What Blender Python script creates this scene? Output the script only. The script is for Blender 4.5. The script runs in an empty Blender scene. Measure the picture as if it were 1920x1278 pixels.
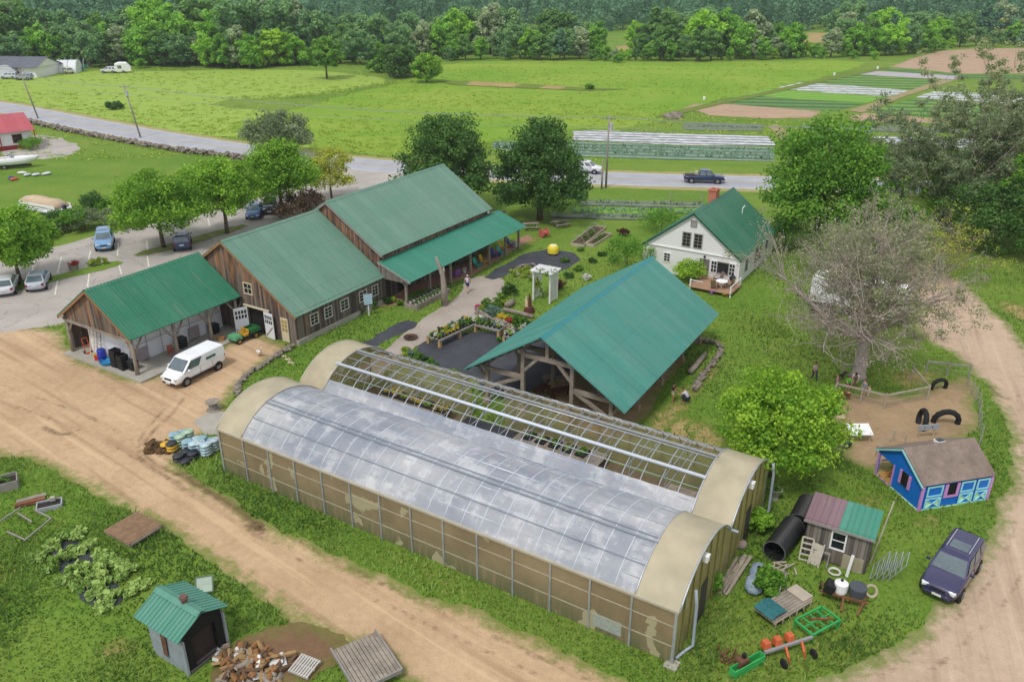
import bpy, bmesh, math, random
import numpy as np
from mathutils import Vector, Matrix
from mathutils.geometry import delaunay_2d_cdt
R = math.radians; PI = math.pi
rnd = random.Random(7)
sc = bpy.context.scene
C = sc.collection
# ---------------------------------------------------------------- camera
CAM_H, FPX, PITCH = 28.0, 1550.0, R(24.42)
cam = bpy.data.cameras.new('camera'); co = bpy.data.objects.new('camera', cam); C.objects.link(co)
co.location = (0, 0, CAM_H); co.rotation_euler = (PI/2-PITCH, 0, 0)
cam.sensor_width = 36; cam.lens = 36*FPX/1920; cam.clip_end = 6000; cam.clip_start = .5
sc.camera = co
def P(px, py, z=0.0):
    """world point at height z seen at photograph pixel px,py: only used to read plan positions off the photograph"""
    a = (px-960)/FPX; b = (639-py)/FPX
    d = Vector((a, math.cos(PITCH)+b*math.sin(PITCH), -math.sin(PITCH)+b*math.cos(PITCH)))
    t = (z-CAM_H)/d.z
    return Vector((0, 0, CAM_H))+d*t
# ---------------------------------------------------------------- colours and materials
def c(h, k=1.0):
    r = []
    for i in (0, 2, 4):
        v = int(h[i:i+2], 16)/255
        v = v/12.92 if v <= .04045 else ((v+.055)/1.055)**2.4
        r.append(v*k)
    return tuple(r)
class N:
    def __init__(s, name):
        s.m = bpy.data.materials.new(name); s.m.use_nodes = True
        s.t = s.m.node_tree; s.t.nodes.clear()
        s.out = s.t.nodes.new('ShaderNodeOutputMaterial')
    def n(s, typ, ins=None, **kw):
        x = s.t.nodes.new('ShaderNode'+typ)
        for k, v in kw.items(): setattr(x, k, v)
        for k, v in (ins or {}).items(): s.set(x.inputs[k], v)
        return x
    def set(s, inp, v):
        if isinstance(v, bpy.types.NodeSocket): s.t.links.new(v, inp)
        elif isinstance(v, bpy.types.Node): s.t.links.new(v.outputs[0], inp)
        elif isinstance(v, (tuple, list)) and len(v) == 3 and inp.type == 'RGBA': inp.default_value = (*v, 1)
        else: inp.default_value = v
    def coord(s, sx=1, sy=1, sz=1, rz=0):
        tc = s.n('TexCoord')
        return s.n('Mapping', {'Vector': tc.outputs['Object'], 'Scale': (sx, sy, sz), 'Rotation': (0, 0, rz)}).outputs[0]
    def noise(s, vec, scale, detail=4, rough=.55):
        return s.n('TexNoise', {'Vector': vec, 'Scale': scale, 'Detail': detail, 'Roughness': rough}).outputs['Fac']
    def math(s, op, a, b=0.0, cl=False):
        x = s.n('Math', operation=op, use_clamp=cl); s.set(x.inputs[0], a); s.set(x.inputs[1], b); return x.outputs[0]
    def ramp(s, f, a, b):
        return s.n('MapRange', {'Value': f, 'From Min': a, 'From Max': b}, clamp=True).outputs[0]
    def mix(s, f, a, b):
        x = s.n('Mix', data_type='RGBA'); s.set(x.inputs[0], f); s.set(x.inputs[6], a); s.set(x.inputs[7], b); return x.outputs[2]
    def attr(s, name): return s.n('Attribute', attribute_name=name)
    def bump(s, h, strength=.5, dist=.05):
        return s.n('Bump', {'Height': h, 'Strength': strength, 'Distance': dist}).outputs[0]
    def bsdf(s, col, rough=.8, metal=0., spec=.4, normal=None, **kw):
        x = s.n('BsdfPrincipled'); s.set(x.inputs['Base Color'], col); s.set(x.inputs['Roughness'], rough)
        x.inputs['Metallic'].default_value = metal; x.inputs['Specular IOR Level'].default_value = spec
        if normal is not None: s.set(x.inputs['Normal'], normal)
        for k, v in kw.items(): s.set(x.inputs[k.replace('_', ' ')], v)
        return x
    def done(s, sh): s.t.links.new(sh.outputs[0] if isinstance(sh, bpy.types.Node) else sh, s.out.inputs[0]); return s.m
def M(name, col, rough=.7, var=.25, scale=2., metal=0., spec=.4, bump=.0, col2=None, coat=0.):
    """a plain procedural surface: base colour with two scales of mottling and a little bump"""
    n = N(name); v = n.coord()
    f = n.math('ADD', n.math('MULTIPLY', n.noise(v, scale), .6), n.math('MULTIPLY', n.noise(v, scale*9), .4))
    f = n.ramp(f, .3, .7)
    dk = tuple(x*(1-var) for x in col); lt = col2 or tuple(min(1, x*(1+var*.6)) for x in col)
    nm = n.bump(n.noise(v, scale*14), bump, .02) if bump else None
    b = n.bsdf(n.mix(f, dk, lt), rough, metal, spec, nm)
    b.inputs['Coat Weight'].default_value = coat; b.inputs['Coat Roughness'].default_value = .05
    return n.done(b)
def M_wood(name, dark, light, warm, board=.2, warmth=.45, z0=None):
    """weathered vertical boards: one tone per board, streaks down the grain, dark joints"""
    n = N(name); tc = n.n('TexCoord'); sp = n.n('SeparateXYZ', {0: tc.outputs['Object']})
    h = n.math('ADD', sp.outputs[0], sp.outputs[1]); hb = n.math('DIVIDE', h, board)
    idx = n.math('FLOOR', hb); fr = n.math('FRACT', hb)
    wn = n.n('TexWhiteNoise', {'W': idx}, noise_dimensions='1D').outputs['Value']
    v = n.n('CombineXYZ', {0: n.math('MULTIPLY', h, 9), 1: n.math('MULTIPLY', idx, 3.1), 2: n.math('MULTIPLY', sp.outputs[2], .7)}).outputs[0]
    st = n.noise(v, 1., 5, .6)
    v2 = n.n('CombineXYZ', {0: n.math('MULTIPLY', h, .45), 1: idx, 2: n.math('MULTIPLY', sp.outputs[2], .35)}).outputs[0]
    wf = n.noise(v2, 1.0, 3)
    if z0: wf = n.math('ADD', wf, n.math('MULTIPLY', n.math('SUBTRACT', sp.outputs[2], z0), .035))
    base = n.mix(n.ramp(n.math('ADD', n.math('MULTIPLY', wn, .5), n.math('MULTIPLY', st, .6)), .3, .85), dark, light)
    base = n.mix(n.math('MULTIPLY', n.ramp(wf, .62-warmth*.3, .85-warmth*.3), n.ramp(st, .3, .6)), base, warm)
    gap = n.math('LESS_THAN', fr, .07)
    base = n.mix(n.math('MULTIPLY', gap, .8), base, tuple(x*.25 for x in dark))
    nm = n.bump(n.math('SUBTRACT', st, gap), .5, .02)
    return n.done(n.bsdf(base, .85, 0, .2, nm))
def M_roof(name, col, rough=.38, fade_sheen=.25):
    """painted sheet steel with streaks running down the slope and some paling: fading, plus sky sheen mixed into the barn roof colour"""
    n = N(name); tc = n.n('TexCoord'); v = tc.outputs['Object']
    f1 = n.noise(v, .35, 4); f2 = n.noise(v, 6., 4)
    mp = n.n('Mapping', {'Vector': v, 'Scale': (3.4, .5, .5)}).outputs[0]
    f3 = n.noise(mp, 1.2, 5)
    f = n.math('ADD', n.math('MULTIPLY', f1, .5), n.math('MULTIPLY', f3, .5))
    pale = tuple(min(1, x*.6+.16) for x in col)
    b = n.mix(n.math('MULTIPLY', n.ramp(f, .4, .7), fade_sheen), col, pale)
    b = n.mix(n.math('MULTIPLY', n.ramp(f2, .5, .75), .18), b, tuple(x*.6 for x in col))
    sx = n.n('SeparateXYZ', {0: v}); pw = n.math('DIVIDE', sx.outputs[0], .92)
    wn = n.n('TexWhiteNoise', {'W': n.math('FLOOR', pw)}, noise_dimensions='1D').outputs['Value']
    b = n.mix(n.math('MULTIPLY', wn, .28), b, tuple(x*.62 for x in col))
    b = n.mix(n.math('MULTIPLY', n.math('LESS_THAN', n.math('FRACT', pw), .035), .5), b, tuple(x*.45 for x in col))
    lp = n.math('LESS_THAN', n.math('FRACT', n.math('DIVIDE', n.math('ABSOLUTE', sx.outputs[1]), 3.05)), .012)
    b = n.mix(n.math('MULTIPLY', lp, .45), b, tuple(x*.45 for x in col))
    rs = n.noise(n.n('Mapping', {'Vector': v, 'Scale': (5., .35, .35)}).outputs[0], 1., 5, .65)
    b = n.mix(n.math('MULTIPLY', n.ramp(rs, .60, .72), .45), b, c('8a8472'))
    return n.done(n.bsdf(b, n.math('ADD', rough, n.math('MULTIPLY', f3, .15)), 0., .5))
def M_leaf(name, dark, light, trans=.35, hue=None):
    """leaf surface: per-leaf tone from the mesh attribute 'tone'"""
    n = N(name); t = n.attr('tone').outputs['Fac']
    oi = n.n('ObjectInfo').outputs['Random']
    t = n.math('ADD', t, n.math('MULTIPLY', n.math('SUBTRACT', oi, .5), .3), True)
    col = n.mix(t, dark, light)
    d = n.bsdf(col, .6, 0, .25)
    tr = n.n('BsdfTranslucent', {'Color': n.mix(.6, col, tuple(min(1, x*1.5) for x in light))})
    return n.done(n.n('MixShader', {0: trans*.8, 1: d.outputs[0], 2: tr.outputs[0]}))
# ---------------------------------------------------------------- mesh builder
class MB:
    def __init__(s): s.v = []; s.f = []; s.mi = []; s.m = 0
    def add(s, vs, fs):
        o = len(s.v); s.v += [tuple(v) for v in vs]
        for f in fs: s.f.append([i+o for i in f]); s.mi.append(s.m)
        return s
    def quad(s, a, b, c_, d): return s.add([a, b, c_, d], [(0, 1, 2, 3)])
    def poly(s, pts): return s.add(pts, [tuple(range(len(pts)))])
    def box(s, x, y, z, sx, sy, sz, rz=0, rx=0, ry=0, taper=1.0):
        """box standing on z, centred on x,y"""
        m = Matrix.Translation((x, y, z)) @ Matrix.Rotation(rz, 4, 'Z') @ Matrix.Rotation(ry, 4, 'Y') @ Matrix.Rotation(rx, 4, 'X')
        vs = []
        for k, t in ((0, 1), (1, taper)):
            for a, b in ((-1, -1), (1, -1), (1, 1), (-1, 1)): vs.append(m @ Vector((a*sx/2*t, b*sy/2*t, k*sz)))
        return s.add(vs, [(3, 2, 1, 0), (4, 5, 6, 7), (0, 1, 5, 4), (1, 2, 6, 5), (2, 3, 7, 6), (3, 0, 4, 7)])
    def beam(s, p, q, w, h=None, up=(0, 0, 1)):
        h = h or w; p = Vector(p); q = Vector(q); d = (q-p)
        if d.length < 1e-6: return s
        d.normalize(); u = Vector(up)
        if abs(d.dot(u)) > .95: u = Vector((1, 0, 0)) if abs(d.x) < .9 else Vector((0, 1, 0))
        r = d.cross(u).normalized(); u = r.cross(d).normalized()
        vs = []
        for b in (p, q):
            for i, j in ((-1, -1), (1, -1), (1, 1), (-1, 1)): vs.append(b+r*(i*w/2)+u*(j*h/2))
        return s.add(vs, [(3, 2, 1, 0), (4, 5, 6, 7), (0, 1, 5, 4), (1, 2, 6, 5), (2, 3, 7, 6), (3, 0, 4, 7)])
    def tube(s, pts, r, n=6, cap=True):
        pts = [Vector(p) for p in pts]; rs = r if isinstance(r, (list, tuple)) else [r]*len(pts)
        o = len(s.v); prev = None
        for i, p in enumerate(pts):
            d = (pts[min(i+1, len(pts)-1)]-pts[max(i-1, 0)])
            d = d.normalized() if d.length > 1e-9 else Vector((0, 0, 1))
            if prev is None: u = Vector((0, 0, 1)) if abs(d.z) < .9 else Vector((1, 0, 0))
            else: u = prev
            rr = d.cross(u)
            if rr.length < 1e-4: rr = d.cross(Vector((.3, 1, .2)))
            rr.normalize(); u = rr.cross(d).normalized(); prev = u
            for k in range(n):
                a = 2*PI*k/n; s.v.append(tuple(p+rr*(rs[i]*math.cos(a))+u*(rs[i]*math.sin(a))))
        for i in range(len(pts)-1):
            for k in range(n):
                a = o+i*n+k; b = o+i*n+(k+1) % n
                s.f.append([a, b, b+n, a+n]); s.mi.append(s.m)
        if cap:
            s.f.append(list(range(o+n-1, o-1, -1))); s.mi.append(s.m)
            e = o+(len(pts)-1)*n; s.f.append(list(range(e, e+n))); s.mi.append(s.m)
        return s
    def cyl(s, x, y, z, r, h, n=16, r2=None): return s.tube([(x, y, z), (x, y, z+h)], [r, r if r2 is None else r2], n)
    def lathe(s, prof, n=16, at=(0, 0, 0), axis=None):
        """prof: list of (radius, height)"""
        o = len(s.v); A = Vector(at)
        rot = Vector((0, 0, 1)).rotation_difference(Vector(axis)).to_matrix() if axis else Matrix.Identity(3)
        for r, z in prof:
            for k in range(n):
                a = 2*PI*k/n; s.v.append(tuple(A+rot @ Vector((r*math.cos(a), r*math.sin(a), z))))
        for i in range(len(prof)-1):
            for k in range(n):
                a = o+i*n+k; b = o+i*n+(k+1) % n
                s.f.append([a, b, b+n, a+n]); s.mi.append(s.m)
        return s
    def blob(s, x, y, z, rx, ry, rz, n=8, jit=.15, rg=rnd):
        """rounded irregular lump"""
        o = len(s.v); rows = max(4, n//2+1)
        for i in range(rows+1):
            t = PI*i/rows
            for k in range(n):
                a = 2*PI*k/n; q = 1+rg.uniform(-jit, jit)
                s.v.append((x+rx*q*math.sin(t)*math.cos(a), y+ry*q*math.sin(t)*math.sin(a), z+rz*q*math.cos(t)))
        for i in range(rows):
            for k in range(n):
                a = o+i*n+k; b = o+i*n+(k+1) % n
                s.f.append([a, a+n, b+n, b]); s.mi.append(s.m)
        return s
    def loft(s, rings, closed=True, cap=True):
        n = len(rings[0]); o = len(s.v)
        for r in rings: s.v += [tuple(p) for p in r]
        for i in range(len(rings)-1):
            for k in range(n if closed else n-1):
                a = o+i*n+k; b = o+i*n+(k+1) % n
                s.f.append([a, b, b+n, a+n]); s.mi.append(s.m)
        if cap:
            s.f.append(list(range(o+n-1, o-1, -1))); s.mi.append(s.m)
            e = o+(len(rings)-1)*n; s.f.append(list(range(e, e+n))); s.mi.append(s.m)
        return s
    def mesh(s, name, mat, smooth=False, fix=True):
        me = bpy.data.meshes.new(name); me.from_pydata(s.v, [], s.f)
        mats = mat if isinstance(mat, (list, tuple)) else [mat]
        for m in mats: me.materials.append(m)
        if len(mats) > 1: me.polygons.foreach_set('material_index', s.mi)
        if fix:
            b = bmesh.new(); b.from_mesh(me); bmesh.ops.recalc_face_normals(b, faces=b.faces); b.to_mesh(me); b.free()
        if smooth: me.polygons.foreach_set('use_smooth', [True]*len(me.polygons))
        me.update(); return me
    def build(s, name, mat, parent=None, smooth=False, bevel=0., loc=None, rz=None, fix=True, auto=None):
        o = bpy.data.objects.new(name, s.mesh(name, mat, smooth or auto is not None, fix)); C.objects.link(o)
        if parent: o.parent = parent
        if loc is not None: o.location = loc
        if rz is not None: o.rotation_euler = (0, 0, rz)
        if bevel:
            b = o.modifiers.new('bevel', 'BEVEL'); b.width = bevel; b.segments = 2; b.limit_method = 'ANGLE'; b.angle_limit = R(40)
        return o
def tag(o, label=None, cat=None, group=None, kind=None):
    for k, v in (('label', label), ('category', cat), ('group', group), ('kind', kind)):
        if v: o[k] = v
    return o
def thing(name, label, cat, loc=(0, 0, 0), rz=0., group=None):
    o = bpy.data.objects.new(name, None); C.objects.link(o); o.empty_display_size = .3
    o.location = loc; o.rotation_euler = (0, 0, rz)
    return tag(o, label, cat, group)
def solo(name, mb, mat, label, cat, loc=(0, 0, 0), rz=0., group=None, **kw):
    return tag(mb.build(name, mat, None, loc=loc, rz=rz, **kw), label, cat, group)
def dup(o, loc=None, rz=None, label=None, scale=None, group=None):
    """a copy of a thing with copies of its parts and sub-parts"""
    def cp(x, par):
        y = x.copy(); C.objects.link(y)
        if par: y.parent = par
        for ch in list(x.children): cp(ch, y)
        return y
    r = cp(o, None)
    if loc is not None: r.location = loc
    if rz is not None: r.rotation_euler = (0, 0, rz)
    if scale is not None: r.scale = scale if isinstance(scale, (tuple, list)) else (scale,)*3
    if label: r['label'] = label
    if group: r['group'] = group
    return r
def facing(a, b): return math.atan2(b[1]-a[1], b[0]-a[0])
# ---------------------------------------------------------------- ground, roads, fields
def fractal(poly, seg, amp, rg):
    """closed outline with its edges broken up by midpoint displacement"""
    out = []
    n = len(poly)
    def rec(a, b, am):
        d = (b-a).length
        if d < seg: out.append(b); return
        m = (a+b)/2; t = Vector((-(b-a).y, (b-a).x))/d
        m = m+t*rg.uniform(-1, 1)*min(am, d*.16)
        rec(a, m, am*.55); rec(m, b, am*.55)
    for i in range(n): rec(poly[i], poly[(i+1) % n], amp)
    return out
def smooth_poly(pts, it=2):
    for _ in range(it):
        q = []
        for i in range(len(pts)):
            a, b = pts[i], pts[(i+1) % len(pts)]
            q += [a*.75+b*.25, a*.25+b*.75]
        pts = q
    return pts
SHEETS = {}; SHEETS_F = {}
def inside(poly, x, y):
    """poly: (n,2) array; x,y arrays"""
    r = np.zeros(x.shape, bool); n = len(poly); j = n-1
    for i in range(n):
        xi, yi = poly[i]; xj, yj = poly[j]
        if yi != yj:
            k = ((yi > y) != (yj > y)) & (x < (xj-xi)*(y-yi)/(yj-yi)+xi); r ^= k
        j = i
    return r
def edge_dist(poly, x, y):
    d = np.full(x.shape, 1e9)
    a = np.array(poly); b = np.roll(a, -1, 0)
    for (ax, ay), (bx, by) in zip(a, b):
        ex, ey = bx-ax, by-ay; l = ex*ex+ey*ey+1e-12
        t = np.clip(((x-ax)*ex+(y-ay)*ey)/l, 0, 1)
        d = np.minimum(d, (x-ax-t*ex)**2+(y-ay-t*ey)**2)
    return np.sqrt(d)
def sheet(name, px, z, mat, seg=.5, amp=.5, grid=1.5, world=None, smooth=1, kind='structure', label=None, cat=None, keep=True, group=None):
    pts = [Vector(P(*p)[:2]) for p in px] if world is None else [Vector(p) for p in world]
    if smooth: pts = smooth_poly(pts, smooth)
    pts = fractal(pts, seg, amp, random.Random(name)) if amp else pts
    arr = np.array([(p.x, p.y) for p in pts])
    if keep: SHEETS[name] = arr
    if name.startswith('field') or name.startswith('road') or name == 'parking_lot': SHEETS_F[name] = arr
    x0, y0 = arr.min(0); x1, y1 = arr.max(0)
    gx, gy = np.meshgrid(np.arange(x0, x1, grid), np.arange(y0, y1, grid)); gx = gx.ravel(); gy = gy.ravel()
    m = inside(arr, gx, gy); gx, gy = gx[m], gy[m]
    ed = edge_dist(arr, gx, gy); k = ed > grid*.35; gx, gy = gx[k], gy[k]
    vin = [Vector(p) for p in arr]+[Vector((a, b)) for a, b in zip(gx, gy)]
    n = len(arr)
    v, e, f, *_ = delaunay_2d_cdt(vin, [(i, (i+1) % n) for i in range(n)], [], 1, 1e-5)
    me = bpy.data.meshes.new(name)
    me.from_pydata([(p.x, p.y, z) for p in v], [], [t for t in f]); me.materials.append(mat)
    va = np.array([(p.x, p.y) for p in v])
    dd = edge_dist(arr, va[:, 0], va[:, 1])
    at = me.attributes.new('edge', 'FLOAT', 'POINT'); at.data.foreach_set('value', dd.astype(np.float32))
    b = bmesh.new(); b.from_mesh(me)
    for fc in b.faces:
        if fc.normal.z < 0: fc.normal_flip()
    b.to_mesh(me); b.free()
    o = bpy.data.objects.new(name, me); C.objects.link(o)
    return tag(o, label, cat, group, kind)
# --- materials
def m_grass(name, l0, l1, d0, d1):
    n = N(name); v = n.coord()
    a = n.noise(v, .035, 4); b = n.noise(v, .35, 5); d = n.noise(v, 3.5, 4); e = n.noise(v, 14., 3)
    mow = n.noise(n.n('Mapping', {'Vector': n.coord(rz=R(8)), 'Scale': (.008, .16, 1)}).outputs[0], 1., 3)
    lush = n.mix(n.ramp(d, .3, .7), c(l0), c(l1))
    dry = n.mix(n.ramp(d, .3, .7), c(d0), c(d1))
    f = n.math('ADD', n.math('MULTIPLY', a, .5), n.math('ADD', n.math('MULTIPLY', b, .3), n.math('MULTIPLY', mow, .32)))
    col = n.mix(n.ramp(f, .44, .74), lush, dry)
    br = n.ramp(n.math('ADD', n.math('MULTIPLY', n.noise(v, .12, 5), .8), n.math('MULTIPLY', b, .35)), .70, .82)
    col = n.mix(n.math('MULTIPLY', br, .6), col, c('a3935a'))
    sp = n.math('ADD', n.math('MULTIPLY', e, .6), n.math('MULTIPLY', n.noise(v, 30., 2), .4))
    col = n.mix(n.math('MULTIPLY', n.ramp(sp, .42, .66), .35), n.mix(.35, col, c('34560f')), col)
    col = n.mix(n.math('MULTIPLY', n.ramp(e, .55, .75), .3), col, c('93b845'))
    return n.done(n.bsdf(col, .95, 0, .1, n.bump(sp, .7, .12)))
def m_dirt(name, a, b, dark, grassy=1.0, fine=1., ang=None):
    n = N(name); v = n.coord()
    f = n.math('ADD', n.math('MULTIPLY', n.noise(v, .25, 5), .55), n.math('MULTIPLY', n.noise(v, 2.2*fine, 5), .45))
    col = n.mix(n.ramp(f, .33, .67), a, b)
    g = n.noise(v, 9.*fine, 4, .7)
    col = n.mix(n.math('MULTIPLY', n.ramp(g, .5, .75), .3), col, dark)
    st = n.noise(v, .7, 6, .7)
    col = n.mix(n.math('MULTIPLY', n.ramp(st, .60, .70), .35), col, dark)
    if ang is not None:
        tr = n.noise(n.n('Mapping', {'Vector': n.coord(rz=-ang), 'Scale': (.05, 1.5, 1)}).outputs[0], 1., 5, .6)
        col = n.mix(n.math('MULTIPLY', n.ramp(tr, .54, .66), .4), col, dark); col = n.mix(n.math('MULTIPLY', n.ramp(tr, .44, .36), .35), col, tuple(min(1, x*1.2) for x in b))
        col = n.mix(n.math('MULTIPLY', n.ramp(n.noise(v, 24., 2), .62, .7), .45), col, tuple(x*.6 for x in dark))
    ed = n.attr('edge').outputs['Fac']
    k = n.math('ADD', ed, n.math('MULTIPLY', n.math('SUBTRACT', n.noise(v, 1.3, 6, .75), .5), 3.2))
    col = n.mix(n.math('MULTIPLY', n.math('SUBTRACT', 1., n.ramp(k, .1, .9)), .8*grassy), col, n.mix(n.ramp(g, .4, .6), c('6f7a38'), c('57771f')))
    return n.done(n.bsdf(col, .95, 0, .15, n.bump(n.math('ADD', g, n.math('MULTIPLY', f, 2.)), .5, .06)))
def m_asphalt(name, a, b, crack=.5):
    n = N(name); v = n.coord()
    f = n.math('ADD', n.math('MULTIPLY', n.noise(v, .3, 5), .6), n.math('MULTIPLY', n.noise(v, 6., 4), .4))
    col = n.mix(n.ramp(f, .35, .68), a, b)
    vo = n.n('TexVoronoi', {'Vector': n.n('Mapping', {'Vector': v}).outputs[0], 'Scale': .22}, feature='DISTANCE_TO_EDGE').outputs['Distance']
    vo = n.math('ADD', vo, n.math('MULTIPLY', n.math('SUBTRACT', n.noise(v, .9, 5), .5), .18))
    col = n.mix(n.math('MULTIPLY', n.math('LESS_THAN', n.math('ABSOLUTE', vo), .006), crack), col, tuple(x*.4 for x in a))
    g = n.noise(v, 40., 2)
    return n.done(n.bsdf(col, .9, 0, .25, n.bump(g, .3, .02)))
def m_rows(name, cols, ang, period, wob=.25, patch=.4):
    """field of parallel rows: strips of the given colours across the row direction"""
    n = N(name); v = n.coord(rz=-ang); sp = n.n('SeparateXYZ', {0: v})
    w = n.math('ADD', sp.outputs[1], n.math('MULTIPLY', n.math('SUBTRACT', n.noise(v, .5, 4), .5), wob*period))
    fr = n.math('FRACT', n.math('DIVIDE', w, period))
    col = cols[0]
    for i, (th, cc) in enumerate(cols[1]): col = n.mix(n.math('GREATER_THAN', fr, th), col, cc)
    s = n.noise(n.n('Mapping', {'Vector': v, 'Scale': (.6, 2.5, 1)}).outputs[0], 1., 4)
    col = n.mix(n.math('MULTIPLY', n.ramp(s, .45, .6), patch), col, cols[2])
    return n.done(n.bsdf(col, .8, 0, .2))
GRASS = m_grass('grass_ground', '55792a', '7a9d3a', '82983c', '9fae58'); HAY = m_grass('hay_grass', '63902a', '8fba3c', '9ab03c', 'b8c45c')
DIRT = m_dirt('packed_dirt', c('ad9172'), c('c8ac8b'), c('8a6e52'), ang=R(-38))
LANE = m_dirt('lane_dirt', c('ad9680'), c('c4ad97'), c('8f7965'), ang=R(70))
PEN = m_dirt('pen_dirt', c('8f795e'), c('ac9474'), c('725d45'), .8)
BARE = m_dirt('bare_soil', c('8f7f52'), c('b09a6c'), c('7d7040'), 1.2)
LOT = m_asphalt('old_asphalt', c('9c9690'), c('b5aea6'))
PATH = m_asphalt('path_asphalt', c('94897f'), c('aca197'), .2)
ROADM = m_asphalt('road_asphalt', c('989aa2'), c('aeb0b6'), .15)
FABRIC = M('ground_cloth', c('34373d'), .75, .3, .6, bump=.2, col2=c('484b52'))
CONC = M('concrete', c('a5a196'), .85, .2, 1.2, bump=.2)
# --- ground sheet and hills
def ground_base():
    xs = [-4000, -1500, -600, -200, -60, 0, 60, 200, 600, 1500, 4000]; ys = [-600, -100, 0, 40, 80, 160, 300, 600, 1200, 2500, 5000]
    mb = MB()
    for y in ys:
        for x in xs: mb.v.append((x, y, 0))
    k = len(xs)
    for j in range(len(ys)-1):
        for i in range(k-1): mb.f.append((j*k+i, j*k+i+1, (j+1)*k+i+1, (j+1)*k+i)); mb.mi.append(0)
    tag(mb.build('ground', GRASS), kind='structure')
ground_base()
def hills():
    n = N('hill_forest'); v = n.coord()
    f = n.noise(v, .05, 6, .7)
    m = n.done(n.bsdf(n.mix(n.ramp(f, .35, .65), c('2c4a2a'), c('4a6a3c')), .95, 0, .1, n.bump(f, 1., 6.)))
    mb = MB(); nx, ny = 80, 14; rg = random.Random(3)
    ph = [rg.uniform(0, 6) for _ in range(8)]
    for j in range(ny):
        for i in range(nx):
            x = -2600+5200*i/(nx-1); t = j/(ny-1); y = 780+1500*t
            h = .45*(35+22*math.sin(x*.004+ph[0])+12*math.sin(x*.011+ph[1])+rg.uniform(-3, 3))*math.sin(min(1, t*1.4)*PI/2)**1.3
            mb.v.append((x, y, h-1.2 if j else -1.2))
    for j in range(ny-1):
        for i in range(nx-1): a = j*nx+i; mb.f.append((a, a+1, a+1+nx, a+nx)); mb.mi.append(0)
    tag(mb.build('hills', m, smooth=True), kind='structure')
hills()
# --- dirt yard, lane, parking lot, road, paths
sheet('dirt_yard', [(-150, 600), (60, 612), (125, 622), (135, 668), (190, 690), (262, 716), (330, 690), (440, 640), (470, 615), (520, 638), (545, 655), (480, 692), (440, 728), (425, 760), (408, 800), (345, 838), (330, 872), (360, 893), (430, 935), (520, 990), (640, 1048), (800, 1112), (1000, 1192), (1120, 1250), (1300, 1330), (1300, 1420), (850, 1420), (780, 1300), (700, 1225), (600, 1190), (500, 1140), (400, 1055), (300, 988), (220, 945), (130, 898), (50, 862), (-150, 845)], .004, DIRT, .4, .5, 1.0)
sheet('dirt_lane', [(1300, 1420), (1380, 1330), (1560, 1262), (1690, 1200), (1752, 1140), (1800, 1080), (1860, 1000), (1890, 900), (1893, 820), (1870, 750), (1830, 700), (1780, 660), (1720, 630), (1700, 560), (1650, 470), (1605, 420), (1590, 395), (1620, 372), (1660, 355), (1690, 360), (1650, 385), (1660, 420), (1720, 470), (1800, 520), (1840, 560), (1890, 610), (1960, 680), (2150, 800), (2150, 1420)], .004, LANE, .4, .45, 1.0)
sheet('parking_lot', [(-260, 640), (-200, 520), (-40, 500), (60, 475), (200, 436), (330, 412), (450, 382), (540, 352), (610, 328), (650, 302), (765, 308), (770, 345), (700, 380), (560, 450), (420, 510), (300, 555), (200, 590), (90, 612), (-60, 630)], .008, LOT, .6, .25, 2.)
def strip_world(cl, w):
    """world outline of a band of half width w about a centre line"""
    cl = [Vector(p) for p in cl]
    for _ in range(3):
        q = [cl[0]]
        for a, b in zip(cl, cl[1:]): q += [a*.75+b*.25, a*.25+b*.75]
        cl = q+[cl[-1]]
    l, r = [], []
    for i, p in enumerate(cl):
        t = (cl[min(i+1, len(cl)-1)]-cl[max(i-1, 0)]).normalized(); nn = Vector((-t.y, t.x))
        l.append(p+nn*w); r.append(p-nn*w)
    return l+r[::-1], cl
road_px = [(-700, 120), (-300, 158), (0, 199), (130, 226), (300, 258), (470, 284), (640, 305), (800, 318), (1100, 334), (1400, 342), (1700, 350), (2300, 356)]
road_c = [Vector(P(*p)[:2]) for p in road_px]
rp_, road_cl = strip_world(road_c, 3.9)
sheet('road', None, .012, ROADM, .9, .12, 3., world=rp_, smooth=0)
rp_, _ = strip_world(road_c, 5.6)
sheet('road_verge', None, .005, m_dirt('verge', c('9a9262'), c('aaa070'), c('7b7a48'), .5), 1., .7, 3., world=rp_, smooth=0, keep=False)
LINE = M('yellow_line', c('b9a86a'), .8, .3, 2.); WHITE_L = M('white_line', c('d6d2c8'), .8, .25, 2.)
mb = MB()
for off in (-.17, .17):
    for a, b in zip(road_cl, road_cl[1:]):
        t = (b-a).normalized(); nn = Vector((-t.y, t.x))
        mb.quad(*[(q.x, q.y, .018) for q in (a+nn*(off-.07), b+nn*(off-.07), b+nn*(off+.07), a+nn*(off+.07))])
tag(mb.build('road_centre_line', LINE, fix=False), kind='structure')
mb = MB()
for off in (-3.45, 3.45):
    for a, b in zip(road_cl, road_cl[1:]):
        t = (b-a).normalized(); nn = Vector((-t.y, t.x))
        mb.quad(*[(q.x, q.y, .018) for q in (a+nn*(off-.07), b+nn*(off-.07), b+nn*(off+.07), a+nn*(off+.07))])
tag(mb.build('road_edge_line', WHITE_L, fix=False), kind='structure')
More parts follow.
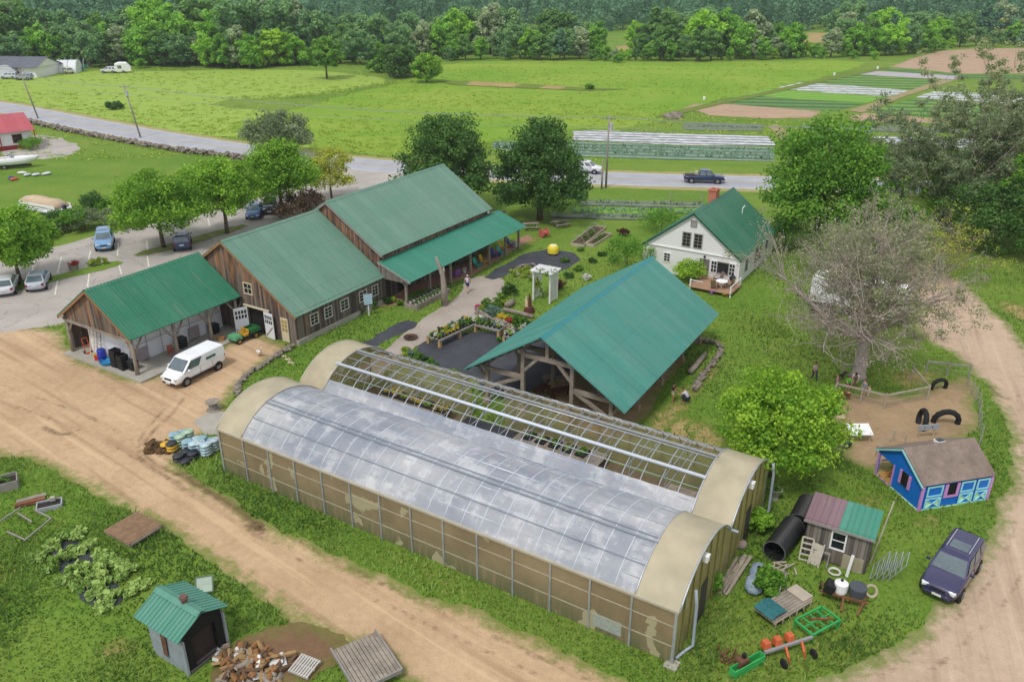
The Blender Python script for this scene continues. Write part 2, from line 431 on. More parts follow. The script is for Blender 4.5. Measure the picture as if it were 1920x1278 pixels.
# parking bay lines
mb = MB()
for a, b in (((115, 482), (108, 512)), ((109, 520), (103, 553)), ((170, 470), (166, 487)), ((168, 508), (164, 538)), ((222, 455), (220, 480)), ((222, 494), (228, 514)), ((275, 452), (277, 470)), ((276, 480), (279, 500)), ((66, 485), (58, 516)), ((330, 430), (333, 446)), ((390, 410), (393, 424)), ((430, 398), (434, 410))):
    p, q = P(*a), P(*b); t = (q-p).normalized(); nn = Vector((-t.y, t.x, 0))*.07; u = Vector((0, 0, .013))
    mb.quad(p-nn+u, q-nn+u, q+nn+u, p+nn+u)
tag(mb.build('parking_lines', WHITE_L, fix=False), kind='structure')
# grassy islands of the lot
sheet('lot_island', [(-60, 540), (90, 520), (165, 502), (215, 488), (235, 493), (200, 505), (120, 523), (40, 545), (-60, 560)], .03, GRASS, .5, .2, 1.5, keep=False)
sheet('lot_island.001', [(246, 478), (300, 462), (380, 440), (450, 420), (470, 424), (400, 447), (330, 467), (262, 482)], .03, m_dirt('island', c('8f8560'), c('a59a74'), c('6d6a3c'), 1.), .5, .2, 1.5, keep=False)
sheet('path', [(660, 695), (705, 668), (750, 632), (800, 592), (845, 566), (868, 545), (872, 525), (905, 516), (946, 522), (948, 545), (905, 585), (880, 606), (830, 622), (790, 642), (765, 662), (730, 690), (690, 720)], .006, PATH, .35, .12, 1.)
sheet('ground_cloth', [(900, 519), (1008, 463), (1100, 478), (1055, 512), (1000, 508), (985, 498), (930, 526)], .010, FABRIC, .4, .15, 1., cat=None)
sheet('ground_cloth.001', [(775, 656), (800, 637), (880, 622), (960, 622), (1010, 640), (1100, 640), (1130, 660), (980, 745), (930, 745), (860, 690), (820, 690)], .010, FABRIC, .4, .1, 1.)
sheet('ground_cloth.002', [(668, 648), (716, 624), (752, 600), (788, 604), (765, 622), (720, 640), (700, 655)], .010, FABRIC, .4, .2, 1.)
sheet('pen_soil', [(1552, 752), (1572, 740), (1640, 735), (1700, 745), (1755, 722), (1815, 700), (1835, 730), (1838, 800), (1800, 830), (1700, 850), (1668, 900), (1620, 880), (1578, 858), (1580, 800)], .006, PEN, .4, .5, 1.)
sheet('pavilion_soil', [(1000, 720), (1060, 690), (1150, 680), (1260, 640), (1290, 660), (1200, 800), (1130, 830), (1040, 790)], .006, PEN, .4, .3, 1.)
sheet('concrete_slab', [(362, 790), (398, 770), (432, 772), (452, 790), (420, 815), (385, 815)], .02, CONC, .4, .05, 1., smooth=0)
sheet('brick_path', [(690, 576), (745, 572), (770, 548), (880, 520), (985, 455), (1000, 448), (990, 440), (880, 490), (760, 535), (700, 556)], .012, M('brick_paving', c('9a6f5c'), .9, .3, 3., bump=.3, col2=c('b08a74')), .5, .05, 1.5, smooth=0)
for i, q in enumerate(([(185, 1215), (205, 1200), (245, 1195), (268, 1210), (250, 1238), (205, 1240)], [(1210, 790), (1240, 770), (1300, 780), (1345, 820), (1330, 850), (1260, 830)], [(1596, 930), (1640, 925), (1660, 950), (1620, 965)], [(1700, 980), (1740, 960), (1770, 975), (1740, 995)], [(1850, 560), (1930, 570), (1960, 610), (1900, 600)], [(1030, 430), (1010, 455), (975, 462), (1000, 440)], [(0, 260), (60, 250), (140, 265), (155, 282), (110, 298), (0, 300)], [(1195, 815), (1225, 775), (1270, 745), (1300, 715), (1345, 665), (1360, 670), (1310, 740), (1285, 775), (1240, 830)], [(1275, 790), (1330, 785), (1370, 830), (1345, 860), (1300, 850)], [(440, 668), (520, 640), (545, 660), (480, 690)], [(395, 735), (430, 715), (440, 745), (410, 775), (375, 785)], [(1660, 700), (1740, 690), (1790, 690), (1750, 720), (1690, 735)])):
    sheet('bare_ground'+('.%03d' % i if i else ''), q, .003 if i not in (7, 8) else .0035, LOT if i == 6 else BARE, .35, .5, .7)
def m_damp():
    n = N('damp_soil'); v = n.coord(); ed = n.attr('edge').outputs['Fac']
    k = n.ramp(n.math('ADD', ed, n.math('MULTIPLY', n.math('SUBTRACT', n.noise(v, 2.2, 5, .7), .5), .7)), .0, .35)
    d = n.bsdf(n.mix(n.noise(v, 3., 4), c('5f4a36'), c('8a6f54')), .9, 0, .2); return n.done(n.n('MixShader', {0: n.math('MULTIPLY', k, .6), 1: n.n('BsdfTransparent').outputs[0], 2: d.outputs[0]}))
DAMP = m_damp()
def rut(px, hw, i):
    o, _ = strip_world([Vector(P(*q)[:2]) for q in px], hw); sheet('tyre_rut'+('.%03d' % i if i else ''), None, .0085, DAMP, .35, .12, .3, world=o, smooth=0, keep=False)
for i, (q, hw) in enumerate((([(345, 745), (330, 770), (290, 805), (266, 832), (275, 858), (310, 880), (345, 895)], .22), ([(330, 740), (312, 765), (276, 800), (258, 830), (262, 862), (300, 890), (340, 905)], .2), ([(330, 880), (380, 915), (440, 950), (485, 985), (500, 1000)], .35), ([(300, 715), (310, 750), (290, 790)], .12), ([(0, 720), (200, 790), (420, 930), (640, 1060), (900, 1180), (1200, 1320)], .16), ([(0, 752), (190, 818), (400, 955), (620, 1085), (880, 1205), (1150, 1330)], .16), ([(462, 980), (482, 992), (500, 985)], .4), ([(80, 800), (110, 815), (140, 812)], .3), ([(1905, 720), (1925, 860), (1900, 1010), (1830, 1140), (1650, 1270)], .14), ([(1960, 720), (1975, 870), (1945, 1020), (1870, 1160), (1690, 1300)], .14), ([(1850, 720), (1875, 745), (1900, 748)], .25))): rut(q, hw, i)
# --- the vegetable fields beyond the road
RA = facing(P(1100, 256), P(1440, 265))
WM = m_rows('white_mulch', (c('d6d8dc'), [(.5, c('a3a5a6')), (.8, c('4c5160'))], c('5f6a58')), RA, 2.3, .5, .65)
WM2 = m_rows('white_mulch_far', (c('cfd2d8'), [(.6, c('8f9a86'))], c('59684f')), RA, 4.2, .6, .7)
CAB = m_rows('cabbage_rows', (c('587862'), [(.5, c('8ca192')), (.8, c('6b6a52'))], c('4d6a58')), RA, 2.6, .4, .5)
SOY = m_rows('green_rows', (c('44702a'), [(.55, c('6c9a44')), (.85, c('8f8a5a'))], c('3f6a26')), RA, 5.2, .35, .4)
SOY2 = m_rows('dark_green_rows', (c('3a6030'), [(.5, c('52803c')), (.85, c('7f8458'))], c('55803a')), RA, 5., .35, .4)
DKR = m_rows('black_mulch', (c('5c6068'), [(.4, c('74796f')), (.7, c('6b8040'))], c('7d8a5c')), RA, 1.6)
SOILF = m_dirt('field_soil', c('a08770'), c('b59c84'), c('8a745e'), .5, .4)
GREYP = m_rows('grey_plastic', (c('b3aeb4'), [(.5, c('a39ba0'))], c('948f88')), RA, 3., .3, .3)
BR = m_rows('bright_crop', (c('5f8f2c'), [(.6, c('79a53c'))], c('8aa84a')), RA, 3., .4, .3)
for i, (m, q) in enumerate((
    (SOILF, [(1668, 126), (1710, 110), (1760, 96), (1830, 91), (2100, 90), (2100, 142), (1930, 138), (1800, 139), (1720, 130)]),
    (SOY2, [(1655, 129), (1700, 130), (1800, 140), (2100, 146), (2100, 152), (1800, 146), (1690, 139)]),
    (GREYP, [(1600, 139), (1640, 133), (1800, 143), (1800, 150), (1730, 147)]),
    (SOY, [(1515, 153), (1600, 140), (1770, 151), (1742, 166), (1700, 168), (1590, 160)]),
    (WM2, [(1455, 166), (1500, 155), (1600, 161), (1706, 170), (1668, 181), (1560, 175)]),
    (BR, [(1400, 178), (1440, 167), (1550, 175), (1662, 182), (1625, 193), (1500, 187)]),
    (SOY2, [(1335, 191), (1400, 179), (1500, 187), (1622, 194), (1575, 207), (1540, 208), (1400, 198)]),
    (SOILF, [(1280, 203), (1300, 195), (1345, 194), (1540, 208), (1520, 222), (1440, 223), (1330, 217)]),
    (SOILF, [(1590, 220), (1620, 212), (1780, 224), (1780, 232), (1600, 229)]),
    (WM2, [(1715, 184), (1750, 172), (2100, 186), (2100, 200), (1900, 196)]),
    (SOY, [(1625, 211), (1712, 186), (1900, 197), (2100, 204), (2100, 238), (1780, 222)]),
    (DKR, [(1280, 232), (1330, 230), (1432, 234), (1430, 246), (1340, 246), (1282, 243)]),
    (WM, [(1072, 246), (1120, 245), (1290, 252), (1440, 256), (1455, 274), (1300, 273), (1072, 264)]),
    (CAB, [(925, 266), (1075, 266), (1300, 275), (1452, 277), (1452, 303), (1250, 300), (1090, 294), (925, 280)]),
    (WM, [(1630, 256), (1830, 262), (2100, 270), (2100, 286), (1700, 280)]),
    (DKR, [(1640, 236), (1710, 236), (1800, 242), (1800, 250), (1640, 247)]),
    (DKR, [(1085, 376), (1320, 379), (1320, 390), (1085, 386)]),
    (BR, [(1080, 388), (1320, 392), (1290, 401), (1075, 399)]),
    (DKR, [(1030, 400), (1240, 402), (1230, 412), (1035, 409)]),
    (SOILF, [(1590, 208), (1618, 212), (1700, 180), (1790, 152), (1768, 150), (1690, 175)]),
    (SOILF, [(1440, 238), (1455, 233), (1485, 255), (1465, 265)]),
    (BARE, [(1280, 205), (1420, 176), (1560, 145), (1660, 125), (1668, 129), (1560, 150), (1420, 182), (1285, 212), (1230, 222), (1240, 214)]),
    (CAB, [(1500, 236), (1640, 238), (1640, 248), (1510, 247)]), (SOY, [(1640, 290), (1800, 292), (2100, 300), (2100, 318), (1650, 308)]),
    (BARE, [(820, 152), (900, 153), (1100, 165), (1180, 168), (1100, 171), (950, 165), (850, 160)]),
    (BARE, [(1150, 88), (1200, 84), (1210, 100), (1160, 98)]), (BARE, [(1500, 62), (1560, 62), (1550, 80), (1500, 84)]))):
    sheet('field'+('.%03d' % i if i else ''), q, .010+.004*i, m, 1.2, .35, 6., smooth=0, keep=False)
sheet('hay_field', [(520, 215), (640, 180), (760, 152), (830, 117), (1000, 114), (1300, 117), (1640, 110), (1560, 142), (1420, 174), (1285, 202), (1225, 236), (1070, 243), (920, 262), (760, 296), (640, 284), (480, 262), (420, 235)], .005, HAY, 2., 1.5, 6., keep=False)
sheet('mown_field', [(-900, 232), (-300, 160), (-300, 132), (250, 135), (560, 128), (760, 150), (600, 178), (420, 188), (380, 200), (620, 215), (760, 235), (760, 290), (480, 268), (200, 222), (0, 182)], .004, m_rows('mown_grass', (c('84a23a'), [(.5, c('88a53e'))], c('a2ac58')), facing(P(100, 170), P(600, 190)), 5., .6, .5), 2., 1.5, 6.)
# ---------------------------------------------------------------- building materials
WOOD = M_wood('weathered_boards', c('4a423e'), c('857a70'), c('b57a4a'), .22, .42, 3.2)
WOOD2 = M_wood('grey_boards', c('55504c'), c('8e877f'), c('8a6d52'), .18, .1)
TIMBER = M('grey_timber', c('82786c'), .9, .35, 1.5, bump=.4, col2=c('a89d90'))
TRUNKW = M('bare_log', c('7f7466'), .9, .35, 2., bump=.4, col2=c('a0968a'))
G1 = M_roof('green_roof_bright', c('27775a'), .45, .25)
G2 = M_roof('green_roof', c('5a8672'), .36, .5)  # greyed base and strong pale mix paint sky reflection into the colour
G3 = M_roof('green_roof_porch', c('257d66'), .36, .2)
GT = M_roof('teal_roof', c('3f8a7e'), .36, .4)
GTR = M('teal_ridge', c('15808c'), .35, .2)
GH = M_roof('house_roof', c('2f6f54'), .4, .3)
GK = M_roof('kiln_roof', c('4a8a76'), .45, .5)
WHITE = M('white_paint', c('e6e6e8'), .55, .06, .8, bump=.05)
WHITE2 = M('white_panel', c('dcdfe6'), .45, .08, .6)
CREAM = M('cream_paint', c('cfc4a8'), .6, .15, 1.5)
TRIM = M('wood_trim', c('9a7450'), .8, .3, 3.)
GREYTRIM = M('grey_trim', c('8f8b86'), .8, .25, 3.)
GLASS = M('dark_glass', c('20262c'), .12, .3, 1., spec=.6)
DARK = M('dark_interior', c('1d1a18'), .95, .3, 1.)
BRICK_ = None
def m_brick():
    n = N('brick'); v = n.n('TexCoord').outputs['Object']; sp = n.n('SeparateXYZ', {0: v})
    vv = n.n('CombineXYZ', {0: n.math('ADD', sp.outputs[0], sp.outputs[1]), 1: sp.outputs[2], 2: 0.}).outputs[0]
    b = n.n('TexBrick', {'Vector': vv, 'Color1': (*c('a8583f'), 1), 'Color2': (*c('c4745a'), 1), 'Mortar': (*c('b8a698'), 1), 'Scale': 4.5, 'Mortar Size': .015})
    return n.done(n.bsdf(b.outputs[0], .9, 0, .2))
BRICK = m_brick()
def ribs(mb, a, b, c_, d, spacing=.3, h=.025, wd=.05, thick=.03):
    """sheet-metal slope: ridge edge a->b, eave edge d->c (eave under each ridge end), raised ribs run down the slope"""
    a, b, c_, d = map(Vector, (a, b, c_, d)); n = (b-a).cross(d-a).normalized()
    if n.z < 0: n = -n
    L_ = (b-a).length; k = max(2, int(L_/spacing)); prof = []
    for i in range(k):
        t0 = i/k; w_ = wd/L_
        prof += [(t0, 0), (t0+w_*.3, h), (t0+w_*.9, h), (t0+w_*1.2, 0)]
    prof.append((1, 0)); o = len(mb.v)
    for t, hh in prof:
        mb.v.append(tuple(a.lerp(b, t)+n*hh)); mb.v.append(tuple(d.lerp(c_, t)+n*hh))
    for i in range(len(prof)-1):
        q = o+i*2; mb.f.append([q, q+1, q+3, q+2]); mb.mi.append(mb.m)
    u = [p-n*thick for p in (a, b, c_, d)]
    mb.add(u, [(0, 1, 2, 3)])
    for p, q, r, s in ((a, d, u[3], u[0]), (b, c_, u[2], u[1]), (d, c_, u[2], u[3])): mb.quad(p, q, r, s)
def gable_roof(par, L_, hw, ze, zr, mat, spacing=.3, x0=0., cap=None, name='roof', zel=None, hwl=None, h=.03, wd=.07):
    mb = MB(); zel = ze if zel is None else zel; hwl = hw if hwl is None else hwl
    ribs(mb, (x0, -.0, zr), (L_, 0, zr), (L_, -hw, ze), (x0, -hw, ze), spacing, h, wd)
    ribs(mb, (x0, .0, zr), (L_, 0, zr), (L_, hwl, zel), (x0, hwl, zel), spacing, h, wd)
    r = mb.build(name, mat, par, fix=False)
    sl = (zr-ze)/hw; mb = MB()
    for sgn in (-1, 1):
        y = .22*sgn; z = zr-.22*sl
        mb.quad((x0-.01, 0, zr+.05), (L_+.01, 0, zr+.05), (L_+.01, y, z+.045), (x0-.01, y, z+.045))
    mb.build('ridge_cap', cap or mat, r, fix=False)
    return r
def rake(par, x, hw, ze, zr, mat, w_=.2, t=.05, hwl=None, zel=None):
    mb = MB()
    mb.beam((x, -hw, ze-.14), (x, 0, zr-.14), t, w_); mb.beam((x, hwl or hw, (zel or ze)-.14), (x, 0, zr-.14), t, w_)
    return mb.build('rake_board', mat, par)
def wall_open(mb, p, q, z0, z1, holes, thick=.12, top=None):
    """wall from p to q (xy) with rectangular openings (s0,s1,h0,h1) along it; top(s) gives a sloping head"""
    p, q = Vector((*p, 0)), Vector((*q, 0)); L_ = (q-p).length; d = (q-p)/L_; n = Vector((-d.y, d.x, 0))*thick
    ss = sorted({0, L_, *[round(v, 4) for h in holes for v in h[:2]]} | ({L_/2} if top else set()))
    for a, b in zip(ss, ss[1:]):
        hs = sorted([h for h in holes if h[0] <= a+1e-3 and h[1] >= b-1e-3], key=lambda h: h[2])
        zs = [z0]
        for h in hs: zs += [h[2], h[3]]
        zs.append(None)
        for i in range(0, len(zs), 2):
            lo, hi = zs[i], zs[i+1]
            ta = hi if hi is not None else (top(a) if top else z1); tb = hi if hi is not None else (top(b) if top else z1)
            if ta <= lo+1e-4 and tb <= lo+1e-4: continue
            A, B = p+d*a, p+d*b
            v = [A+Vector((0, 0, lo)), B+Vector((0, 0, lo)), B+Vector((0, 0, tb)), A+Vector((0, 0, ta))]
            v += [x+n for x in v]
            mb.add(v, [(0, 1, 2, 3), (7, 6, 5, 4), (0, 4, 5, 1), (1, 5, 6, 2), (2, 6, 7, 3), (3, 7, 4, 0)])
def window(par, pos, ang, w_, h, frame, cols=2, rows=3, dep=.08, fw=.09, glass=None, name='window'):
    """window facing local -y, turned by ang: frame with its glass behind"""
    m = Matrix.Translation(pos) @ Matrix.Rotation(ang, 4, 'Z')
    f = MB()
    f.box(-w_/2-fw/2, 0, -fw, fw, dep, h+2*fw); f.box(w_/2+fw/2, 0, -fw, fw, dep, h+2*fw)
    f.box(0, 0, h, w_, dep, fw); f.box(0, 0, -fw, w_, dep, fw)
    for i in range(1, cols): f.box(-w_/2+w_*i/cols, 0, 0, .035, dep*.6, h)
    for i in range(1, rows): f.box(0, .002, h*i/rows-.017, w_, dep*.6, .035)
    f.v = [tuple(m @ Vector(v)) for v in f.v]; fo = f.build(name, frame, par)
    g = MB().box(0, .02, 0, w_, .02, h); g.v = [tuple(m @ Vector(v)) for v in g.v]
    g.build('pane', glass or GLASS, fo); return fo
def at(p, ang, mb):
    m = Matrix.Translation(p) @ Matrix.Rotation(ang, 4, 'Z'); mb.v = [tuple(m @ Vector(v)) for v in mb.v]; return mb
# ---------------------------------------------------------------- low open shed joined to the barn
def low_shed():
    t = thing('open_shed', 'low open sided shed with bright green ribbed roof and white inner walls', 'shed', (-31.63, 57.08, 0), R(58.57))
    L_, hw, ze, zr = 10.45, 4.48, 3.15, 6.16
    gable_roof(t, L_, hw, ze, zr, G1, .27, h=.075, wd=.13)
    rake(t, .03, hw, ze, zr, TRIM)
    sl = (zr-ze)/hw
    mb = MB(); wall_open(mb, (.3, 4.1), (.3, -4.1), 2.82, 3, [], .08, lambda s: zr-.12-sl*abs(s-4.1)); mb.build('gable_wall', WOOD, t)
    mb = MB().box(5.1, -.5, 0, 10.8, 9.6, .15); mb.build('floor_slab', CONC, t)
    mb = MB()
    wall_open(mb, (9.9, -2.3), (1.1, -2.3), .15, 3.3, [], -.12); wall_open(mb, (1.1, -2.2), (1.1, 2.6), .15, 3.3, [], -.12)
    mb.build('inner_wall', WHITE2, t)
    mb = MB().box(5.4, .3, 3.3, 8.6, 4.8, .05); mb.build('inner_ceiling', WHITE2, t)
    # panel joints and hatches on the white wall
    mb = MB()
    for x in (2.6, 3.9, 5.2, 6.6, 8.2): mb.box(x, -2.45, .2, .04, .03, 3.0)
    mb.box(5.6, -2.45, 1.6, 8.2, .03, .03)
    mb.build('panel_joints', M('panel_seal', c('8f93a0'), .7), t)
    for x in (2.1, 6.9): MB().box(x, -2.47, .25, 1.0, .05, 1.0).build('hatch', M('hatch_grey', c('9a9296'), .6), t)
    mb = MB(); wall_open(mb, (.7, 4.2), (10.2, 4.2), .15, 3.0, [], .08); mb.build('rear_wall', WOOD, t)
    mb = MB(); wall_open(mb, (10.25, 4.2), (10.25, -3.9), .15, 3.1, [], .08); mb.build('end_wall', WOOD, t)
    for x, y in ((.35, -4.05), (4.0, -4.05), (7.3, -4.05), (10.1, -4.05), (.35, 3.95)):
        mb = MB().tube([(x, y, .1), (x+.02, y+.02, 1.4), (x, y, 2.95)], [.17, .14, .13], 8); p = mb.build('post', TIMBER, t, smooth=True)
        for dx, dy in ((.95, 0), (-.95, 0)) if y < 0 else ((0, -.9),):
            if x < 1 and dx < 0: dx, dy = 0, .95
            MB().tube([(x, y, 1.75), (x+dx*.45, y+dy*.45, 2.25), (x+dx, y+dy, 3.0)], [.09, .085, .08], 6).build('brace', TIMBER, p, smooth=True)
    mb = MB().beam((.1, -4.05, 3.05), (10.4, -4.05, 3.05), .16, .2); mb.beam((.1, 3.95, 3.05), (10.4, 3.95, 3.05), .16, .2); mb.beam((.32, -4, 2.86), (.32, 4, 2.86), .16, .22)
    mb.build('plate_beam', TIMBER, t)
    return t
low_shed()
def barn():
    t = thing('barn', 'weathered board barn with broad pale green roof and white doors standing open', 'barn', (-23.72, 64.43, 0), R(58.58))
    L_, hw, ze, zr = 11.3, 7.64, 2.56, 7.65; sl = (zr-ze)/hw
    gable_roof(t, L_, hw, ze, zr, G2, .3)
    rake(t, .02, hw, ze, zr, TRIM)
    def top(s): return zr-.1-sl*abs(s-7.4)
    mb = MB(); wall_open(mb, (.25, 7.4), (.25, -7.4), 0, 3, [(9.35, 11.35, 0, 2.35), (9.2, 10.15, 3.45, 4.35), (13.1, 13.9, .05, 2.1)], .12, top)
    wl = mb.build('gable_wall', WOOD, t)
    mb = MB(); ws = [(1.8, 2.7), (3.45, 4.35), (5.4, 6.4), (7.8, 8.8), (9.5, 10.3)]
    wall_open(mb, (.25, -7.4), (11.2, -7.4), .45, 2.75, [(a-.25, b-.25, 1.2, 2.05) for a, b in ws], .12); mb.build('side_wall', WOOD, t)
    mb = MB(); wall_open(mb, (.25, 7.4), (11.2, 7.4), 0, 2.6, [], -.12); mb.build('rear_wall', WOOD, t)
    mb = MB(); wall_open(mb, (11.25, 7.4), (11.25, -7.4), 0, 3, [], -.1, top); mb.build('end_wall', WOOD, t)
    MB().box(5.75, -7.4, 0, 11.1, .3, .44).build('foundation', CONC, t)
    for a, b in ws: window(t, ((a+b)/2, -7.42, 1.2), 0, b-a-.1, .85, M('old_white_trim', c('c4c0b8'), .75, .2, 4.), 2, 3)
    window(t, (.25, -2.27, 3.47), -PI/2, .85, .85, CREAM, 2, 2)
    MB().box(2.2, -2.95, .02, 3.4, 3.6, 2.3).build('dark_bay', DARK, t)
    # sagging header over the doorway
    MB().beam((.12, -1.6, 2.42), (.12, -4.6, 2.42), .12, .14).build('door_header', CREAM, t)
    def leaf(x, y, ang, wd=1.15, ht=2.25):
        mb = MB().box(wd/2, 0, .05, wd, .06, ht); mb = at((x, y, 0), ang, mb); d = mb.build('barn_door', WHITE2, t)
        mb = MB(); 
        for i in range(4):
            for j in range(2): mb.box(.2+i*.25, 0, 1.35+j*.4, .17, .075, .3)
        at((x, y, 0), ang, mb).build('panes', GLASS, d)
        mb = MB().beam((.1, -.045, .2), (wd-.1, -.045, 1.15), .03, .1); at((x, y, 0), ang, mb).build('cross_brace', TIMBER, d)
    leaf(.15, -1.95, R(155)); leaf(.1, -3.95, R(-97))
    mb = MB().box(.22, -6.1, .05, .06, .8, 2.05); d = mb.build('side_door', CREAM, t)
    mb = MB()
    for i in range(2):
        for j in range(3): mb.box(.22, -6.27+i*.34, .95+j*.36, .08, .26, .28)
    mb.build('panes', M('ochre_glass', c('a08a52'), .3), d)
    return t
barn()
def store():
    t = thing('store_barn', 'tallest barn with pale green roof, open porch and posts along its side', 'barn', (-16.99, 73.54, 0), R(58.58))
    L_, hw, ze, zr = 18.4, 6.28, 4.43, 8.49; sl = (zr-ze)/hw
    gable_roof(t, L_, hw, ze, zr, G2, .3); rake(t, .02, hw, ze, zr, GREYTRIM); rake(t, L_-.02, hw, ze, zr, GREYTRIM)
    def top(s): return zr-.1-sl*abs(s-5.95)
    for x in (.25, 18.1):
        mb = MB(); wall_open(mb, (x, 5.95), (x, -5.95), 0, 3, [], .1, top); mb.build('gable_wall', WOOD, t)
    mb = MB(); wall_open(mb, (.25, -5.95), (18.1, -5.95), 0, 4.6, [(2.2, 4.2, 0, 2.3), (6.2, 7.2, .9, 2.1), (9.5, 11.5, 0, 2.3), (14, 15.4, .9, 2.1)], .1); mb.build('side_wall', WOOD, t)
    mb = MB(); wall_open(mb, (.25, 5.95), (18.1, 5.95), 0, 4.5, [], -.1); mb.build('rear_wall', WOOD, t)
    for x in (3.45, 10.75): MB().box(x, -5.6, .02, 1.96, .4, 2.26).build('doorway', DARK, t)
    for x in (6.95, 14.95): window(t, (x, -5.96, .95), 0, .9 if x < 8 else 1.3, 1.1, GREYTRIM, 2, 3)
    mb = MB(); ribs(mb, (-.3, -6.06, 3.9), (19.9, -6.06, 3.9), (19.9, -9.6, 2.62), (-.3, -9.6, 2.62), .3); mb.build('porch_roof', G3, t, fix=False)
    mb = MB().poly([(-.25, -6.06, 3.84), (-.25, -9.5, 2.58), (-.25, -9.5, 2.4), (-.25, -6.06, 2.4)]); mb.poly([(-.2, -6.06, 3.84), (-.2, -9.5, 2.58), (-.2, -9.5, 2.4), (-.2, -6.06, 2.4)])
    mb.build('porch_gable', WOOD2, t)
    mb = MB().beam((-.33, -6, 3.84), (-.33, -9.62, 2.53), .06, .18); mb.build('rake_board.001', GREYTRIM, t)
    MB().beam((-.2, -8.7, 2.62), (19.8, -8.7, 2.62), .16, .2).build('porch_beam', TIMBER, t)
    for x in (.2, 3.7, 7., 10.4, 13.8, 17., 19.7):
        p = MB().box(x, -8.7, .05, .2, .2, 2.5).build('porch_post', TIMBER, t)
        for q in ((x+.7, -8.7, 2.6), (x, -7.9, 2.75)): MB().beam((x, -8.7, 1.8), q, .1).build('brace', TIMBER, p)
    for p in ((17.6, -6.2, 4.1),): MB().box(*p, .15, .2, .25).build('floodlight', WHITE, t)
    return t
store()
def pavilion():
    t = thing('timber_pavilion', 'open timber framed pavilion under a large teal metal roof', 'pavilion', (1.83, 47.98, 0), R(59.32))
    L_, hw, ze, zr = 18.78, 6.02, 2.64, 6.43; sl = (zr-ze)/hw
    gable_roof(t, L_, hw, ze, zr, GT, .25, cap=GTR, h=.05, wd=.1)
    for x in (1.0, 5.4, 9.8, 14.2, 18.2):
        mb = MB()
        for s in (-1, 1):
            mb.beam((x, s*5.6, ze+.1), (x, 0, zr-.22), .2, .26)
        mb.build('rafter', TIMBER, t)
        for a, b, z in ((1.85, 4.7, 2.7), (-1.85, -4.7, 2.7), (-1.95, 1.95, 4.45)): MB().beam((x, a, z), (x, b, z), .22, .3).build('tie_beam', TIMBER, t)
        for y in (-4.7, -1.85, 1.85, 4.7):
            zt = zr-.3-sl*abs(y)
            p = MB().box(x, y, .45 if x != 1.0 or abs(y) > 2 else .45, .26, .26, zt-.45).build('post', TIMBER, t)
            MB().box(x, y, 0, .5, .5, .45, taper=.85).build('stone_base', M('field_stone', c('a08a70'), .9, .35, 4., bump=.6), p)
        mb = MB().box(x, 0, 4.45, .24, .24, zr-4.7); mb.build('king_post', TIMBER, t)
        for s in (-1, 1):
            for p_, q_, w_ in (((x, s*1.85, 3.2), (x, s*.7, 4.4), .17), ((x, s*2.1, 2.6), (x, s*4.6, 1.35), .18), ((x, s*4.7, 1.7), (x, s*5.5, 2.75), .14)): MB().beam(p_, q_, w_, w_*1.2).build('brace', TIMBER, t)
    mb = MB()
    for y in (-4.7, -1.85, 1.85, 4.7): mb.beam((.4, y, zr-.28-sl*abs(y)-.1), (18.6, y, zr-.28-sl*abs(y)-.1), .2, .22)
    mb.build('purlin', TIMBER, t)
    mb = MB()
    for s in (-1, 1):
        for k in range(9):
            y = s*(.5+k*.66); mb.beam((.08, y, zr-.1-sl*abs(y)), (18.7, y, zr-.1-sl*abs(y)), .08, .1)
    mb.build('roof_battens', M('dark_batten', c('4d443c'), .9), t)
    return t
pavilion()
